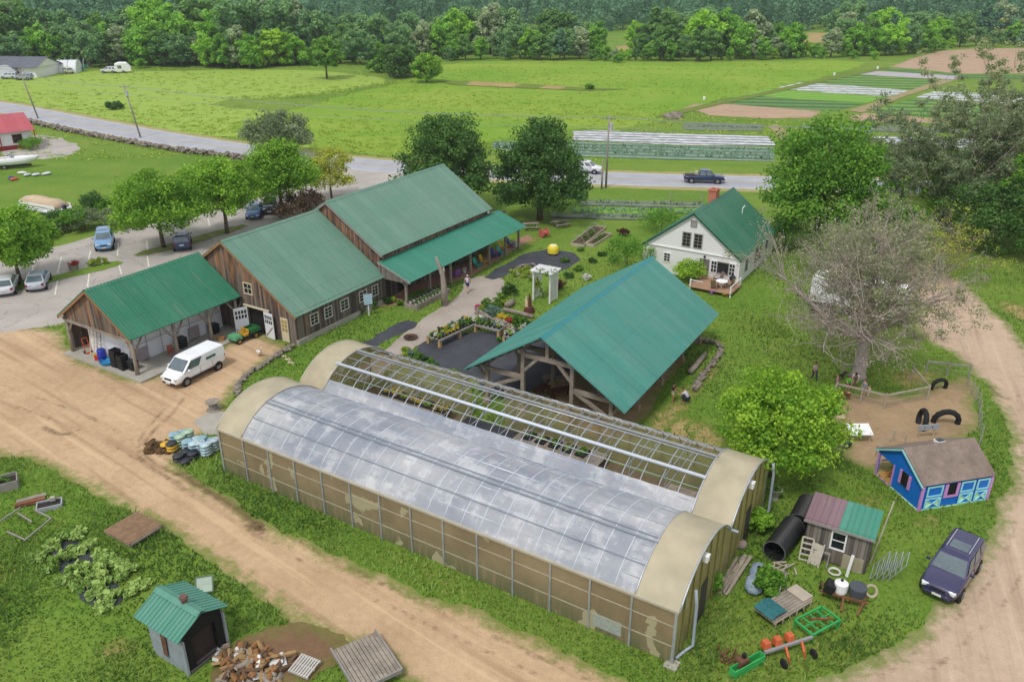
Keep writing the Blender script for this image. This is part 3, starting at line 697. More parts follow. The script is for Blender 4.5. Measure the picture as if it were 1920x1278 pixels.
# ---------------------------------------------------------------- farmhouse
def m_clap():
    n = N('white_clapboard'); v = n.coord(); sp = n.n('SeparateXYZ', {0: v})
    fr = n.math('FRACT', n.math('DIVIDE', sp.outputs[2], .13))
    col = n.mix(n.math('MULTIPLY', n.math('LESS_THAN', fr, .12), .35), c('e9e8ea'), c('8a8a92'))
    col = n.mix(n.math('MULTIPLY', n.ramp(n.noise(v, .8, 4), .5, .75), .12), col, c('b0aca4'))
    return n.done(n.bsdf(col, .6, 0, .3, n.bump(fr, .4, .02)))
CLAP = m_clap()
def house():
    t = thing('farmhouse', 'white clapboard house with green roof and brick chimney beside the road', 'house', (17.33, 76.81, 0), R(57.99))
    L_, hw, ze, zr = 11.8, 5.12, 2.61, 6.51; sl = (zr-ze)/hw
    rf = gable_roof(t, L_, hw, ze, zr, GH, .4, h=.015)
    rake(t, .04, hw, ze, zr, M('green_trim', c('2c5a48'), .6), .16); rake(t, .16, hw-.05, ze-.14, zr-.16, WHITE, .22); rake(t, L_-.04, hw, ze, zr, WHITE)
    def top(s): return zr-.1-sl*abs(s-4.85)
    mb = MB(); wall_open(mb, (.25, 4.85), (.25, -4.85), 0, 3, [(5.8, 6.8, .42, 2.1)], .12, top)
    mb.build('gable_wall', CLAP, t)
    mb = MB(); wall_open(mb, (11.5, 4.85), (11.5, -4.85), 0, 3, [], -.12, top); mb.build('gable_wall.001', CLAP, t)
    for y, k in ((-4.85, 1), (4.85, -1)):
        mb = MB(); wall_open(mb, (.25, y), (11.5, y), 0, 2.75, [], .12*k); mb.build('side_wall', CLAP, t)
    for x, y in ((.24, -4.86), (.24, 4.86), (11.5, -4.86)): MB().box(x, y, 0, .16, .16, 2.6).build('corner_board', WHITE, t)
    MB().box(.2, 0, 2.62, .1, 9.7, .1).build('band_board', WHITE, t)
    for y in (.55, -.62): window(t, (.22, y, 3.1), -PI/2, .72, 1.3, GREYTRIM, 2, 4)
    window(t, (.22, -.05, 5.15), -PI/2, .45, .5, GREYTRIM, 1, 1, glass=M('louvre_grey', c('9a9a9c'), .8), name='attic_vent')
    window(t, (.22, 2.4, 1.2), -PI/2, .6, .8, WHITE, 2, 3)
    window(t, (.22, -2.42, .95), -PI/2, .5, 1.1, WHITE, 2, 3); window(t, (.22, -3.3, .98), -PI/2, 1.1, 1.05, GREYTRIM, 1, 1); window(t, (.22, -4.22, .95), -PI/2, .5, 1.1, WHITE, 2, 3)
    for x, w_, h in ((2.7, .6, 1.1), (5.8, .75, 1.4), (7.1, .75, 1.4), (9.2, .55, .8)): window(t, (x, -4.87, .85 if h > 1 else 1.3), 0, w_, h, GREYTRIM, 2, 3)
    d = MB().box(.26, -1.45, .42, .06, .95, 1.66).build('door', M('grey_door', c('74706e'), .6, .2, 2.), t)
    MB().box(.21, -1.82, 1.2, .06, .06, .1).build('handle', M('brass', c('8a7a4a'), .4, metal=1.), d)
    MB().box(.12, -1.45, 2.25, .18, .16, .2).build('porch_lamp', M('lamp_black', c('26262a'), .5), t)
    ch = MB().box(6.5, .35, 5.9, 1.0, .8, 1.55); ch.box(6.5, .35, 7.3, 1.14, .94, .12)
    ch = ch.build('chimney', BRICK, rf)
    MB().cyl(6.3, .35, 7.42, .14, .12, 10).build('flue', M('clay_pot', c('9a5a44'), .9), ch)
    MB().tube([(8.4, -2.2, 4.7), (8.4, -2.2, 5.35), (8.6, -2.35, 5.6)], .05, 6).build('vent_pipe', WHITE, rf)
    # deck
    dk = MB().box(-1.55, -3.3, .3, 3.3, 4.2, .1); dk.build('deck', M('deck_boards', c('a5836a'), .9, .3, 3.), t)
    mb = MB()
    for x in (-3.1, -.3):
        for y in (-1.4, -5.3): mb.box(x, y, 0, .12, .12, 1.1)
    mb.beam((-3.1, -1.4, 1.0), (-3.1, -2.6, 1.0), .06); mb.beam((-3.1, -5.3, 1.0), (-.3, -5.3, 1.0), .06)
    mb.build('deck_railing', WHITE, t)
    return t
house()
# ---------------------------------------------------------------- blue goat house
BLUE = M('blue_paint', c('0f6fd0'), .5, .12, 1.); PINK = M('pink_paint', c('c98fd0'), .55, .1, 1.); MINT = M('mint_paint', c('bfe6c0'), .55, .1, 1.); AQUA = M('aqua_paint', c('9adbe0'), .55, .1)
SHINGLE = M('brown_shingle', c('7a6a60'), .95, .3, 1.2, bump=.6, col2=c('94857a'))
def goat_house():
    t = thing('goat_house', 'bright blue animal house with pink shutters and mint crossed stable doors', 'animal house', (22.43, 40.44, 0), R(13.56))
    L_, hw, ze, zr = 4.65, 2.1, 1.73, 2.96; sl = (zr-ze)/hw
    mb = MB()
    for s in (-1, 1):
        n = Vector((0, s*sl, 1)).normalized()*.07
        a = [Vector(p) for p in ((-.12, 0, zr), (L_, 0, zr), (L_, s*hw, ze), (-.12, s*hw, ze))]; b = [p-n for p in a]
        mb.add(a+b, [(0, 1, 2, 3), (4, 5, 6, 7), (0, 4, 5, 1), (2, 6, 7, 3), (3, 7, 4, 0), (1, 5, 6, 2)])
    rf = mb.build('roof', SHINGLE, t)
    v = MB().box(2.6, .35, 2.72, .5, .42, .16, rx=.0); v = v.build('roof_vent', WHITE, rf); MB().box(2.6, .35, 2.88, .4, .32, .04).build('vent_lid', M('vent_dark', c('3f4852'), .5), v)
    rake(t, -.14, hw, ze, zr, AQUA, .1, .05)
    def top(s): return zr-.1-sl*abs(s-1.95)
    mb = MB(); wall_open(mb, (0, 1.95), (0, -1.95), 0, 2, [(.15, 1.5, .02, 1.45), (2.1, 2.95, .78, 1.55)], .08, top); mb.build('gable_wall', BLUE, t)
    mb = MB(); wall_open(mb, (0, -1.95), (4.55, -1.95), 0, 1.8, [(1.55, 2.35, .8, 1.5)], .08); mb.build('front_wall', BLUE, t)
    mb = MB(); wall_open(mb, (4.5, 1.95), (4.5, -1.95), 0, 1.9, [], -.08, top); wall_open(mb, (1.4, 1.9), (4.5, 1.9), 0, 1.75, [], -.08); wall_open(mb, (1.4, 1.9), (1.4, .4), 0, 1.7, [], -.08); wall_open(mb, (.08, .38), (1.4, .38), 0, 1.9, [], -.08); mb.build('rear_wall', PINK, t)
    mb = MB().box(.7, 1.15, .03, 1.3, 1.5, .04); mb.build('straw_bedding', M('straw', c('b08a48'), .95, .4, 6., bump=.5), t)
    mb = MB()
    for a, b in (((-.03, 1.82, 0), (-.03, 1.82, 1.5)), ((-.03, .45, 0), (-.03, .45, 1.5)), ((-.03, 1.82, .04), (-.03, .45, .04)), ((-.03, 1.82, 1.0), (.0, 1.82, 1.0)), ((1.3, 1.82, 0), (1.3, 1.82, 1.7)), ((0, 1.88, .9), (1.35, 1.88, .9))): mb.beam(a, b, .07)
    mb.build('porch_frame', PINK, t)
    for (x, y, ang, wd, hh, z0) in ((-.02, -.57, -PI/2, .5, .75, .8), (1.95, -1.97, 0, .5, .65, .83)):
        f = window(t, (x, y, z0), ang, wd, hh, DARK, 3, 1, fw=.03)
        mb = MB()
        for s in (-1, 1): mb.box(s*(wd/2+.13), -.03, -.06, .2, .05, hh+.12)
        if ang == 0: mb.box(0, -.03, -.2, wd+.46, .05, .14)
        at((x, y, z0), ang, mb).build('shutter', PINK, f)
    for x0, x1 in ((.28, 1.32), (2.5, 3.42), (3.56, 4.4)):
        w_ = x1-x0; xm = (x0+x1)/2
        d = MB().box(xm, -2.0, .06, w_, .04, 1.5).build('stable_door', BLUE, t)
        mb = MB(); y = -2.035
        for z0, z1 in ((.06, .78), (.86, 1.56)):
            for x in (x0+.05, x1-.05): mb.box(x, y, z0, .1, .03, z1-z0)
            for z in (z0, z1-.09): mb.box(xm, y-.002, z, w_-.2, .03, .09)
        mb.beam((x0+.1, y-.004, .15), (x1-.1, y-.004, .7), .03, .08, up=(0, 1, 0)); mb.beam((x0+.1, y-.006, .7), (x1-.1, y-.006, .15), .03, .08, up=(0, 1, 0))
        mb.build('door_frame', AQUA, d)
        MB().poly([(x0+.12, y+.012, .16), (x0+.12, y+.012, .69), (xm, y+.012, .42)]).poly([(x1-.12, y+.012, .16), (x1-.12, y+.012, .69), (xm, y+.012, .42)]).build('mint_panel', MINT, d, fix=False)
    for x, y in ((.02, -1.99), (4.53, -1.99)): MB().box(x, y, 0, .16, .1, 1.72).build('corner_board', PINK, t)
    mb = MB().beam((0, -2.01, .03), (4.55, -2.01, .03), .05, .06); mb.beam((-.03, 1.9, .03), (-.03, -2, .03), .05, .06); mb.build('sill_board', MINT, t)
goat_house()
# ---------------------------------------------------------------- small tool shed, half red and half green roof
def tool_shed():
    t = thing('tool_shed', 'small grey board shed with roof half dull red and half green', 'shed', (15.15, 34.75, 0), R(-31))
    L_, dp, zf, zb = 3.1, 1.9, 2.2, 2.55
    mb = MB(); wall_open(mb, (0, 0), (L_, 0), 0, zf, [(1.25, 1.95, .95, 1.95)], .08); wall_open(mb, (0, dp), (L_, dp), 0, zb, [], -.08)
    for x, k in ((0, 1), (L_, -1)):
        a = [(x, 0, 0), (x, dp, 0), (x, dp, zb), (x, 0, zf)]; b = [(x+.08*k, y, z) for _, y, z in a]
        mb.add(a+b, [(0, 1, 2, 3), (4, 5, 6, 7), (0, 3, 7, 4), (1, 5, 6, 2), (2, 6, 7, 3), (0, 4, 5, 1)])
    mb.build('wall', WOOD2, t)
    for nm, m, x0, x1 in (('red_roof', M_roof('red_roof', c('7d6068'), .5, .4), -.15, 1.5), ('green_roof', M_roof('shed_green', c('3f8a74'), .45, .4), 1.5, L_+.15)):
        mb = MB(); ribs(mb, (x0, dp+.15, zb+.1), (x1, dp+.15, zb+.1), (x1, -.15, zf+.06), (x0, -.15, zf+.06), .28); mb.build(nm, m, t, fix=False)
    MB().beam((-.17, -.16, zf), (L_+.17, -.16, zf), .04, .12).build('fascia', GREYTRIM, t)
    window(t, (1.6, .01, 1.0), 0, .6, .95, WHITE, 1, 2, fw=.08)
    mb = MB().box(1.6, -.03, .1, .7, .04, .8); mb.build('lower_door', WOOD, t)
    MB().box(2.45, -.05, 0, 1.0, .05, .85).build('loose_board', M('pale_board', c('a39a82'), .9), t)
tool_shed()
# ---------------------------------------------------------------- burnt kiln shed
def kiln():
    t = thing('smoke_shed', 'small metal sided shed with green roof and soot black open front', 'shed', (-13.43, 27.53, 0), R(-32.5))
    STEEL = M('grey_steel', c('8a96a0'), .5, .2, 1., col2=c('a2a9ae')); RUST = M('rusty_steel', c('6a4a38'), .9, .4, 4.); SOOT = M('soot', c('191716'), .9, .4, 2.)
    sl = (2.75-2.1)/1.34
    for k in (-1, 1):
        mb = MB(); ribs(mb, (-2.85, 0, 2.75), (.12, 0, 2.75), (.12, k*1.36, 2.1), (-2.85, k*1.36, 2.1), .22, .04, .06); mb.build('roof', GK, t, fix=False)
    mb = MB()
    for k in (-1, 1): mb.quad((-2.86, 0, 2.83), (.13, 0, 2.83), (.13, k*.25, 2.7), (-2.86, k*.25, 2.7))
    mb.build('ridge_cap', GK, t, fix=False)
    mb = MB(); wall_open(mb, (-2.4, -1.05), (0, -1.05), 0, 2.25, [], .06); wall_open(mb, (-2.4, 1.05), (0, 1.05), 0, 2.25, [], -.06); wall_open(mb, (-2.4, 1.0), (-2.4, -1.0), 0, 2.3, [], .06, lambda s: 2.65-sl*abs(s-1.0)); mb.build('steel_wall', STEEL, t)
    mb = MB(); wall_open(mb, (0, 1.05), (0, -1.05), 0, 2.2, [(.45, 1.65, .15, 1.75)], -.06, lambda s: 2.66-sl*abs(s-1.05)); mb.build('front_wall', SOOT, t)
    MB().box(-.25, 0, .15, .05, 1.2, 1.6).build('inner_door', M('scorched_wood', c('3a2c2a'), .9, .4, 3.), t)
    for y in (-1.06, 1.06): MB().box(.0, y, 0, .16, .1, 1.9).build('corner_post', STEEL, t)
    mb = MB().quad((-1.5, -1.12, .5), (-1.2, -1.12, .4), (-1.1, -1.12, 1.8), (-1.45, -1.12, 2.0)); mb.build('rust_streak', RUST, t)
    mb = MB().cyl(-1.0, .02, 2.7, .14, .3, 10).cyl(-1.0, .02, 3.0, .2, .12, 10, .16); mb.build('chimney', M('rust_brown', c('6b5148'), .9, .3, 3.), t, smooth=False)
    MB().box(-.1, 0, 0, .3, 1.9, .15).build('hearth_sill', M('ash_stone', c('6a645e'), .95), t)
kiln()
# ---------------------------------------------------------------- buildings across the grass at the far left
RED = M_roof('red_barn_roof', c('b5505a'), .45, .35); REDW = M('red_boards', c('93302c'), .8, .2)
def red_house():
    p = P(62, 243, 2.9); q = P(-120, 262, 2.9); ang = facing(p, q)
    t = thing('red_roofed_house', 'white walled building with a red metal roof at the picture edge', 'house', (p.x, p.y, 0), ang)
    # local x runs to the left along the eave, local y away from the camera or towards it
    mb = MB(); ribs(mb, (0, -4.6, 5.2), (16, -4.6, 5.2), (16, .5, 2.9), (-.2, .5, 2.9), .4); ribs(mb, (0, -4.6, 5.2), (16, -4.6, 5.2), (16, -9.7, 2.9), (-.2, -9.7, 2.9), .4); mb.build('roof', RED, t, fix=False)
    mb = MB().box(8, -4.6, .7, 15.2, 9.0, 2.25); mb.build('wall', WHITE, t)
    def top(s): return 5.0-2.25*abs(s-4.4)/4.9
    mb = MB(); wall_open(mb, (.38, -.2), (.38, -9.0), 0.7, 3, [], .05, top); mb.build('gable_wall', WHITE, t)
    MB().box(8, -4.6, 0, 15.25, 9.05, .7).build('base_boards', REDW, t)
    window(t, (2.6, -.07, 1.1), PI, 1.3, 1.25, REDW, 2, 2); window(t, (6.2, -.07, 1.1), PI, 1.0, 1.25, REDW, 2, 2)
    mb = MB()
    for x in (.0, 5.2): mb.box(x, .35, 0, .16, .16, 2.9)
    mb.build('porch_post', REDW, t)
red_house()
DKROOF = M_roof('slate_roof', c('5d626e'), .6, .3)
def far_house():
    p = P(-40, 140); t = thing('long_far_house', 'long low building with dark grey roof before the far trees', 'house', (p.x, p.y, 0), R(-6))
    gable_roof(t, 22, 6, 2.7, 5.0, DKROOF, .5, x0=-22)
    MB().box(0, 0, 0, 42, 10.5, 2.7).build('wall', WHITE, t)
    mb = MB(); wall_open(mb, (21.3, 5.2), (21.3, -5.2), 2.7, 4, [], .1, lambda s: 4.8-2.1*abs(s-5.2)/5.6); mb.build('gable_wall', WHITE, t)
    for x in (-14, -8, -2, 4, 10, 16): window(t, (x, -5.27, 1.1), 0, 1.4, 1.3, GREYTRIM, 2, 2)
far_house()
FILMF = M('far_film', c('d3d8dc'), .5, .12, .5)
def hoop_house(px, py, L_, r, rz, label, open_=False, cat='hoop house'):
    p = P(px, py); t = thing('hoop_house', label, cat, (p.x, p.y, 0), rz)
    n = 14; arc = [(r*math.cos(PI*i/n), r*1.05*math.sin(PI*i/n)) for i in range(n+1)]
    if not open_:
        mb = MB()
        for i in range(n):
            (a, b), (c2, d2) = arc[i], arc[i+1]; mb.quad((0, a, b), (L_, a, b), (L_, c2, d2), (0, c2, d2))
        mb.build('film_cover', FILMF, t, smooth=True, fix=False)
        for x in (0, L_): MB().poly([(x, a, b) for a, b in arc]).build('end_wall', WHITE2, t, fix=False)
        MB().box(-.06, 0, 0, .06, r*.9, r*.75).build('door', M('hoop_door', c('6a7078'), .6), t)
    for k in range(7):
        mb = MB().tube([(L_*k/6, a*1.01, b*1.01) for a, b in arc], .09, 5); mb.build('hoop', M('hoop_steel', c('c4c8cc'), .4, metal=.6), t)
    if open_:
        MB().box(L_/2, -r, 0, L_, .1, 1.2).box(L_/2, r, 0, L_, .1, 1.2).build('side_curtain', M('green_curtain', c('2f7a62'), .7), t)
hoop_house(18, 140, 9, 3., R(-65), 'white hoop house with dark end beside the long grey roof')
hoop_house(52, 137, 14, 3.2, R(10), 'white film hoop house standing closest to the far left pole')
hoop_house(92, 133, 10, 3.2, R(15), 'bare hoop frame with green side curtains beyond the field', True)
# ---------------------------------------------------------------- double-bay greenhouse
def m_poly(name, base, clear, stain=True):
    """aged twin-wall sheet: tan, part see-through, peeled cream patches and green algae towards the foot"""
    n = N(name); v = n.coord(); sp = n.n('SeparateXYZ', {0: v})
    f = n.noise(v, .5, 4); col = n.mix(n.ramp(f, .35, .65), base, tuple(min(1, x*1.35) for x in base))
    if stain:
        sv = n.n('Mapping', {'Vector': v, 'Scale': (3.2, 3.2, .35)}).outputs[0]
        st = n.noise(sv, 1., 5, .6)
        low = n.ramp(sp.outputs[2], 1.7, .2)
        col = n.mix(n.math('MULTIPLY', n.math('MULTIPLY', n.ramp(st, .32, .55), low), .85), col, c('76805a'))
        col = n.mix(n.math('MULTIPLY', n.ramp(n.noise(sv, 2.1, 3), .58, .7), .45), col, c('b3ab82'))
        pe = n.noise(n.n('Mapping', {'Vector': v, 'Scale': (1., 1., .8), 'Location': (3.3, 0, 1)}).outputs[0], .62, 5, .5)
        pe2 = n.math('MULTIPLY', n.math('GREATER_THAN', pe, .61), n.math('GREATER_THAN', n.noise(v, .17, 1), .46))
        col = n.mix(pe2, col, c('cfc7a2'))
    fl = n.math('FRACT', n.math('MULTIPLY', sp.outputs[0], 5.))
    d = n.bsdf(col, .42, 0, .35, n.bump(n.noise(v, 1.1, 3), .25, .05))
    tl = n.n('BsdfTranslucent', {'Color': col})
    a = n.n('MixShader', {0: .3, 1: d.outputs[0], 2: tl.outputs[0]})
    tr = n.n('BsdfTransparent', {'Color': tuple(min(1, x*1.3+.3) for x in base)})
    return n.done(n.n('MixShader', {0: clear, 1: a.outputs[0], 2: tr.outputs[0]}))
def m_film(name):
    """hazy plastic film: long soft folds across the bay, milky patches, bluish sky sheen painted into its colour"""
    n = N(name); v = n.coord()
    big = n.noise(n.n('Mapping', {'Vector': v, 'Scale': (.13, .32, .4)}).outputs[0], 1., 4, .55)
    fold = n.noise(n.n('Mapping', {'Vector': v, 'Scale': (.9, .35, .35), 'Rotation': (0, 0, .5)}).outputs[0], 1.3, 5, .6)
    fold2 = n.noise(n.n('Mapping', {'Vector': v, 'Scale': (.3, .9, .9), 'Rotation': (0, 0, -.45)}).outputs[0], 1.4, 5, .6)
    fine = n.noise(v, 4., 4, .6)
    h = n.math('ADD', n.math('ADD', fold, fold2), n.math('MULTIPLY', fine, .25))
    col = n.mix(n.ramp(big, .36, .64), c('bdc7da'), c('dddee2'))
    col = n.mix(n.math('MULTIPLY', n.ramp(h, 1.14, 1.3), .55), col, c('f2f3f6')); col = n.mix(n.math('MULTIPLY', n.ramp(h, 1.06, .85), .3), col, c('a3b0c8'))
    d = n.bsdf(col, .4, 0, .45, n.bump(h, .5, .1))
    tl = n.n('BsdfTranslucent', {'Color': col}); a = n.n('MixShader', {0: .3, 1: d.outputs[0], 2: tl.outputs[0]})
    tr = n.n('BsdfTransparent', {'Color': (.95, .97, 1.)})
    al = n.math('SUBTRACT', .38, n.math('ADD', n.math('MULTIPLY', n.ramp(big, .4, .65), .16), n.math('MULTIPLY', n.ramp(h, 1.1, 1.3), .12)), True)
    return n.done(n.n('MixShader', {0: al, 1: a.outputs[0], 2: tr.outputs[0]}))
POLYW = m_poly('polycarbonate_wall', c('a19072'), .24)
POLYB = m_poly('polycarbonate_back', c('ab9f7e'), .45, False)
POLYR = m_poly('polycarbonate_roof', c('bdb399'), .06, False)
POLYE = m_poly('polycarbonate_end', c('ada26c'), .16)
FILM = m_film('plastic_film')
GALV = M('galvanised_steel', c('a9b0b8'), .4, .2, 2., metal=.5, col2=c('c6ccd2'))
BOWW = M('white_bow', c('c9ced6'), .5, .1)
ALU = M('aluminium_strip', c('b9b2a0'), .45, .15, 2., metal=.3)
GHX, GHY, GHR = -13.87, 48.17, R(-31.86)
GL, GE, GRISE, GHW = 28.78, 2.96, 1.55, 3.35
GRAD = (GHW**2+GRISE**2)/(2*GRISE); GCZ = GE+GRISE-GRAD; A0 = math.asin((GE-GCZ)/GRAD)
def gh_world(x, y, z=0.):
    return Vector((GHX+x*math.cos(GHR)-y*math.sin(GHR), GHY+x*math.sin(GHR)+y*math.cos(GHR), z))
def greenhouse():
    t = thing('greenhouse', 'long two bay greenhouse with tan panel walls, hazy film roof and one bare framed bay', 'greenhouse', (GHX, GHY, 0), GHR)
    def arc(cy, a, b, n=14, dr=0.):
        """points across one bay; angle measured from the front side"""
        return [(cy-(GRAD+dr)*math.cos(a+(b-a)*i/n), GCZ+(GRAD+dr)*math.sin(a+(b-a)*i/n)) for i in range(n+1)]
    full = (A0, PI-A0)
    def strip(name, mat, cy, x0, x1, a, b, dr, thick=0., nx=1, jit=0., smooth=True):
        mb = MB(); pr = arc(cy, a, b, 18, dr); rg = random.Random(name); k = len(pr)
        for i in range(nx+1):
            x = x0+(x1-x0)*i/nx
            for j, (y, z) in enumerate(pr):
                q = jit*rg.uniform(-1, 1) if 0 < j < k-1 else 0
                sag = -jit*2.2*math.sin(PI*((i*1.0) % 2)/2) if 0 < i < nx else 0
                mb.v.append((x, y+q*.3, z+q+sag*.5))
        for i in range(nx):
            for j in range(k-1): mb.f.append([i*k+j, (i+1)*k+j, (i+1)*k+j+1, i*k+j+1]); mb.mi.append(0)
        return mb.build(name, mat, t, smooth=smooth, fix=False)
    bays = (-GHW, GHW)
    for cy in bays:
        strip('end_roof_panel', POLYR, cy, -.12, 1.9, *full, .03); strip('end_roof_panel', POLYR, cy, 26.85, GL+.1, *full, .03)
        for x in (-.12, 1.92, 26.83, GL+.12):
            mb = MB(); pr = arc(cy, *full, 20, .035); mb.tube([(x, y, z) for y, z in pr], .045, 6); mb.build('arch_edge', GALV if x > 2 else ALU, t, smooth=True)
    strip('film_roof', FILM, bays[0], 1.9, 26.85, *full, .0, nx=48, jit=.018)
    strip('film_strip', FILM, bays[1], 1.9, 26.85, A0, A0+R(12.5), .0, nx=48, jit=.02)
    # roof bows, purlins and the rolled film pipe
    k = 25
    for cy in bays:
        for i in range(k):
            x = 1.9+(26.85-1.9)*i/(k-1); mb = MB().tube([(x, y, z) for y, z in arc(cy, *full, 12, -.05 if cy > 0 else .004)], .03 if cy > 0 else .024, 5); mb.build('roof_bow', GALV if cy > 0 else BOWW, t, smooth=True)
        for a in (50, 60, 70, 80, 90, 110, 130):
            y, z = cy-(GRAD-.03)*math.cos(R(a)), GCZ+(GRAD-.03)*math.sin(R(a))
            MB().tube([(1.9, y, z), (26.85, y, z)], .045 if a == 90 else .028, 5).build('purlin', GALV, t, smooth=True)
    a = R(68.5); y, z = bays[1]-(GRAD+.1)*math.cos(a), GCZ+(GRAD+.1)*math.sin(a)
    MB().tube([(1.7, y, z), (26.9, y, z)], .1, 8).build('film_roll_pipe', M('white_roll', c('c9d2dc'), .35, .15, 1.), t, smooth=True)
    a = R(92); y, z = bays[1]-(GRAD+.06)*math.cos(a), GCZ+(GRAD+.06)*math.sin(a)
    MB().tube([(1.9, y, z), (26.9, y, z)], .08, 6).build('ridge_bar', M('dull_steel', c('8d8f90'), .5, .3, 2.), t)
    a = R(74); y, z = bays[0]-(GRAD+.05)*math.cos(a), GCZ+(GRAD+.05)*math.sin(a)
    DS = M('dark_steel', c('7f8a98'), .5, .2, 2.)
    MB().tube([(1.9, y, z), (26.9, y, z)], .05, 6).build('ridge_bar', DS, t); MB().tube([(1.9, y+.28, z+.05), (26.9, y+.28, z+.05)], .035, 6).build('ridge_bar', DS, t)
    MB().tube([(1.9, bays[0]-(GRAD+.03)*math.cos(R(58)), GCZ+(GRAD+.03)*math.sin(R(58))), (26.9, bays[0]-(GRAD+.03)*math.cos(R(58)), GCZ+(GRAD+.03)*math.sin(R(58)))], .028, 5).build('film_rope', DS, t)
    # trusses over the bare bay
    for i in range(13):
        x = 1.9+(26.85-1.9)*i/12; mb = MB(); mb.tube([(x, .1, GE-.1), (x, 6.6, GE-.1)], .03, 5); mb.tube([(x, 1.05, 3.75), (x, 5.65, 3.75)], .03, 5)
        for a, b in ((1.5, 2.4), (3.35, 2.4), (3.35, 4.3), (5.2, 4.3)): mb.tube([(x, a, GE-.1), (x, b, 4.3 if 2 < b < 5 else 3.75)], .02, 4)
        mb.build('truss', GALV, t)
        MB().box(x, 0, 0, .1, .1, GE).build('inner_post', GALV, t)
    MB().box(GL/2, .0, GE-.06, GL, .34, .12).build('gutter', GALV, t)
    MB().box(GL/2, -6.72, GE-.07, GL+.2, .14, .12).build('eave_rail', ALU, t)
    MB().box(GL/2, 6.72, GE-.07, GL+.2, .14, .12).build('eave_rail', ALU, t)
    # walls
    MB().quad((0, -6.7, .05), (GL, -6.7, .05), (GL, -6.7, GE), (0, -6.7, GE)).build('front_panel', POLYW, t, fix=False)
    MB().quad((0, 6.7, .05), (8.9, 6.7, .05), (8.9, 6.7, GE), (0, 6.7, GE)).quad((11.6, 6.7, .05), (GL, 6.7, .05), (GL, 6.7, GE), (11.6, 6.7, GE)).build('rear_panel', POLYB, t, fix=False)
    for x, m in ((0, POLYW), (GL, POLYE)):
        mb = MB()
        for cy in bays:
            pr = arc(cy, *full, 16, .0); mb.poly([(x, cy-GHW+.0, .05)]+[(x, y, z) for y, z in pr]+[(x, cy+GHW, .05)])
        mb.build('end_panel', m, t, fix=False)
    for i in range(15):
        x = GL*i/14
        MB().box(x, -6.74, 0, .09 if 0 < i < 14 else .13, .07, GE-.08).build('wall_post', GALV, t)
        if not 4 < i < 6: MB().box(x, 6.74, 0, .08, .07, GE-.08).build('wall_post', GALV, t)
    mb = MB()
    for z in (.95, 2.05): mb.box(GL/2, -6.715, z, GL, .03, .05)
    mb.build('front_girt', ALU, t)
    for cy in bays:
        for yy in (-2.5, -1.5, -.5, .6, 1.6, 2.6):
            hz = GCZ+math.sqrt(GRAD**2-yy**2)-.05
            MB().box(GL+.04, cy+yy, 0, .06, .1, hz).build('end_stud', M('algae_strip', c('8a8a4a'), .8, .4, 3.), t)
        MB().box(GL+.06, cy+.05, .02, .05, .95, 2.05).build('end_door', M('dark_door', c('3f3c34'), .8), t)
        f = MB().box(GL+.16, cy-.5, 3.75, .26, .3, .34); f.box(GL+.16, cy-.5, 4.09, .32, .36, .05, taper=.6); f.build('vent_motor', WHITE, t, bevel=.02)
    PVC = M('grey_pipe', c('9aa5b2'), .45, .15, 2.)
    for y in (-5.5, 6.3):
        mb = MB().tube([(GL+.35, y, 3.4), (GL+.45, y, 2.6), (GL+.5, y, .35), (GL+.3, y-.15, .12), (GL+.05, y-.9, .1)], .075, 8); mb.build('downpipe', PVC, t, smooth=True)
    MB().tube([(GL+.1, 0, GE), (GL+.5, 0, GE)], .07, 8).build('gutter_spout', PVC, t)
    MB().box(GL+.02, -6.76, 0, .6, .6, .08).build('corner_pad', CONC, t)
    MB().box(25.6, -6.69, .3, 1.4, .06, .75).build('wall_vent', M('vent_slats', c('9aa39a'), .7, .3, 8.), t)
    return t
greenhouse()
def gsheet(name, x0, x1, y0, y1, z, m):
    sheet(name, None, z, m, .6, .05, 1.5, world=[gh_world(x, y)[:2] for x, y in ((x0, y0), (x1, y0), (x1, y1), (x0, y1))], smooth=0, keep=False)
gsheet('greenhouse_floor', .1, 28.7, -6.6, 6.6, .007, m_dirt('house_floor', c('6b5f4c'), c('857660'), c('544a3a'), 0.))
gsheet('ground_cloth.003', 8.7, 12.8, .3, 6.65, .012, FABRIC)
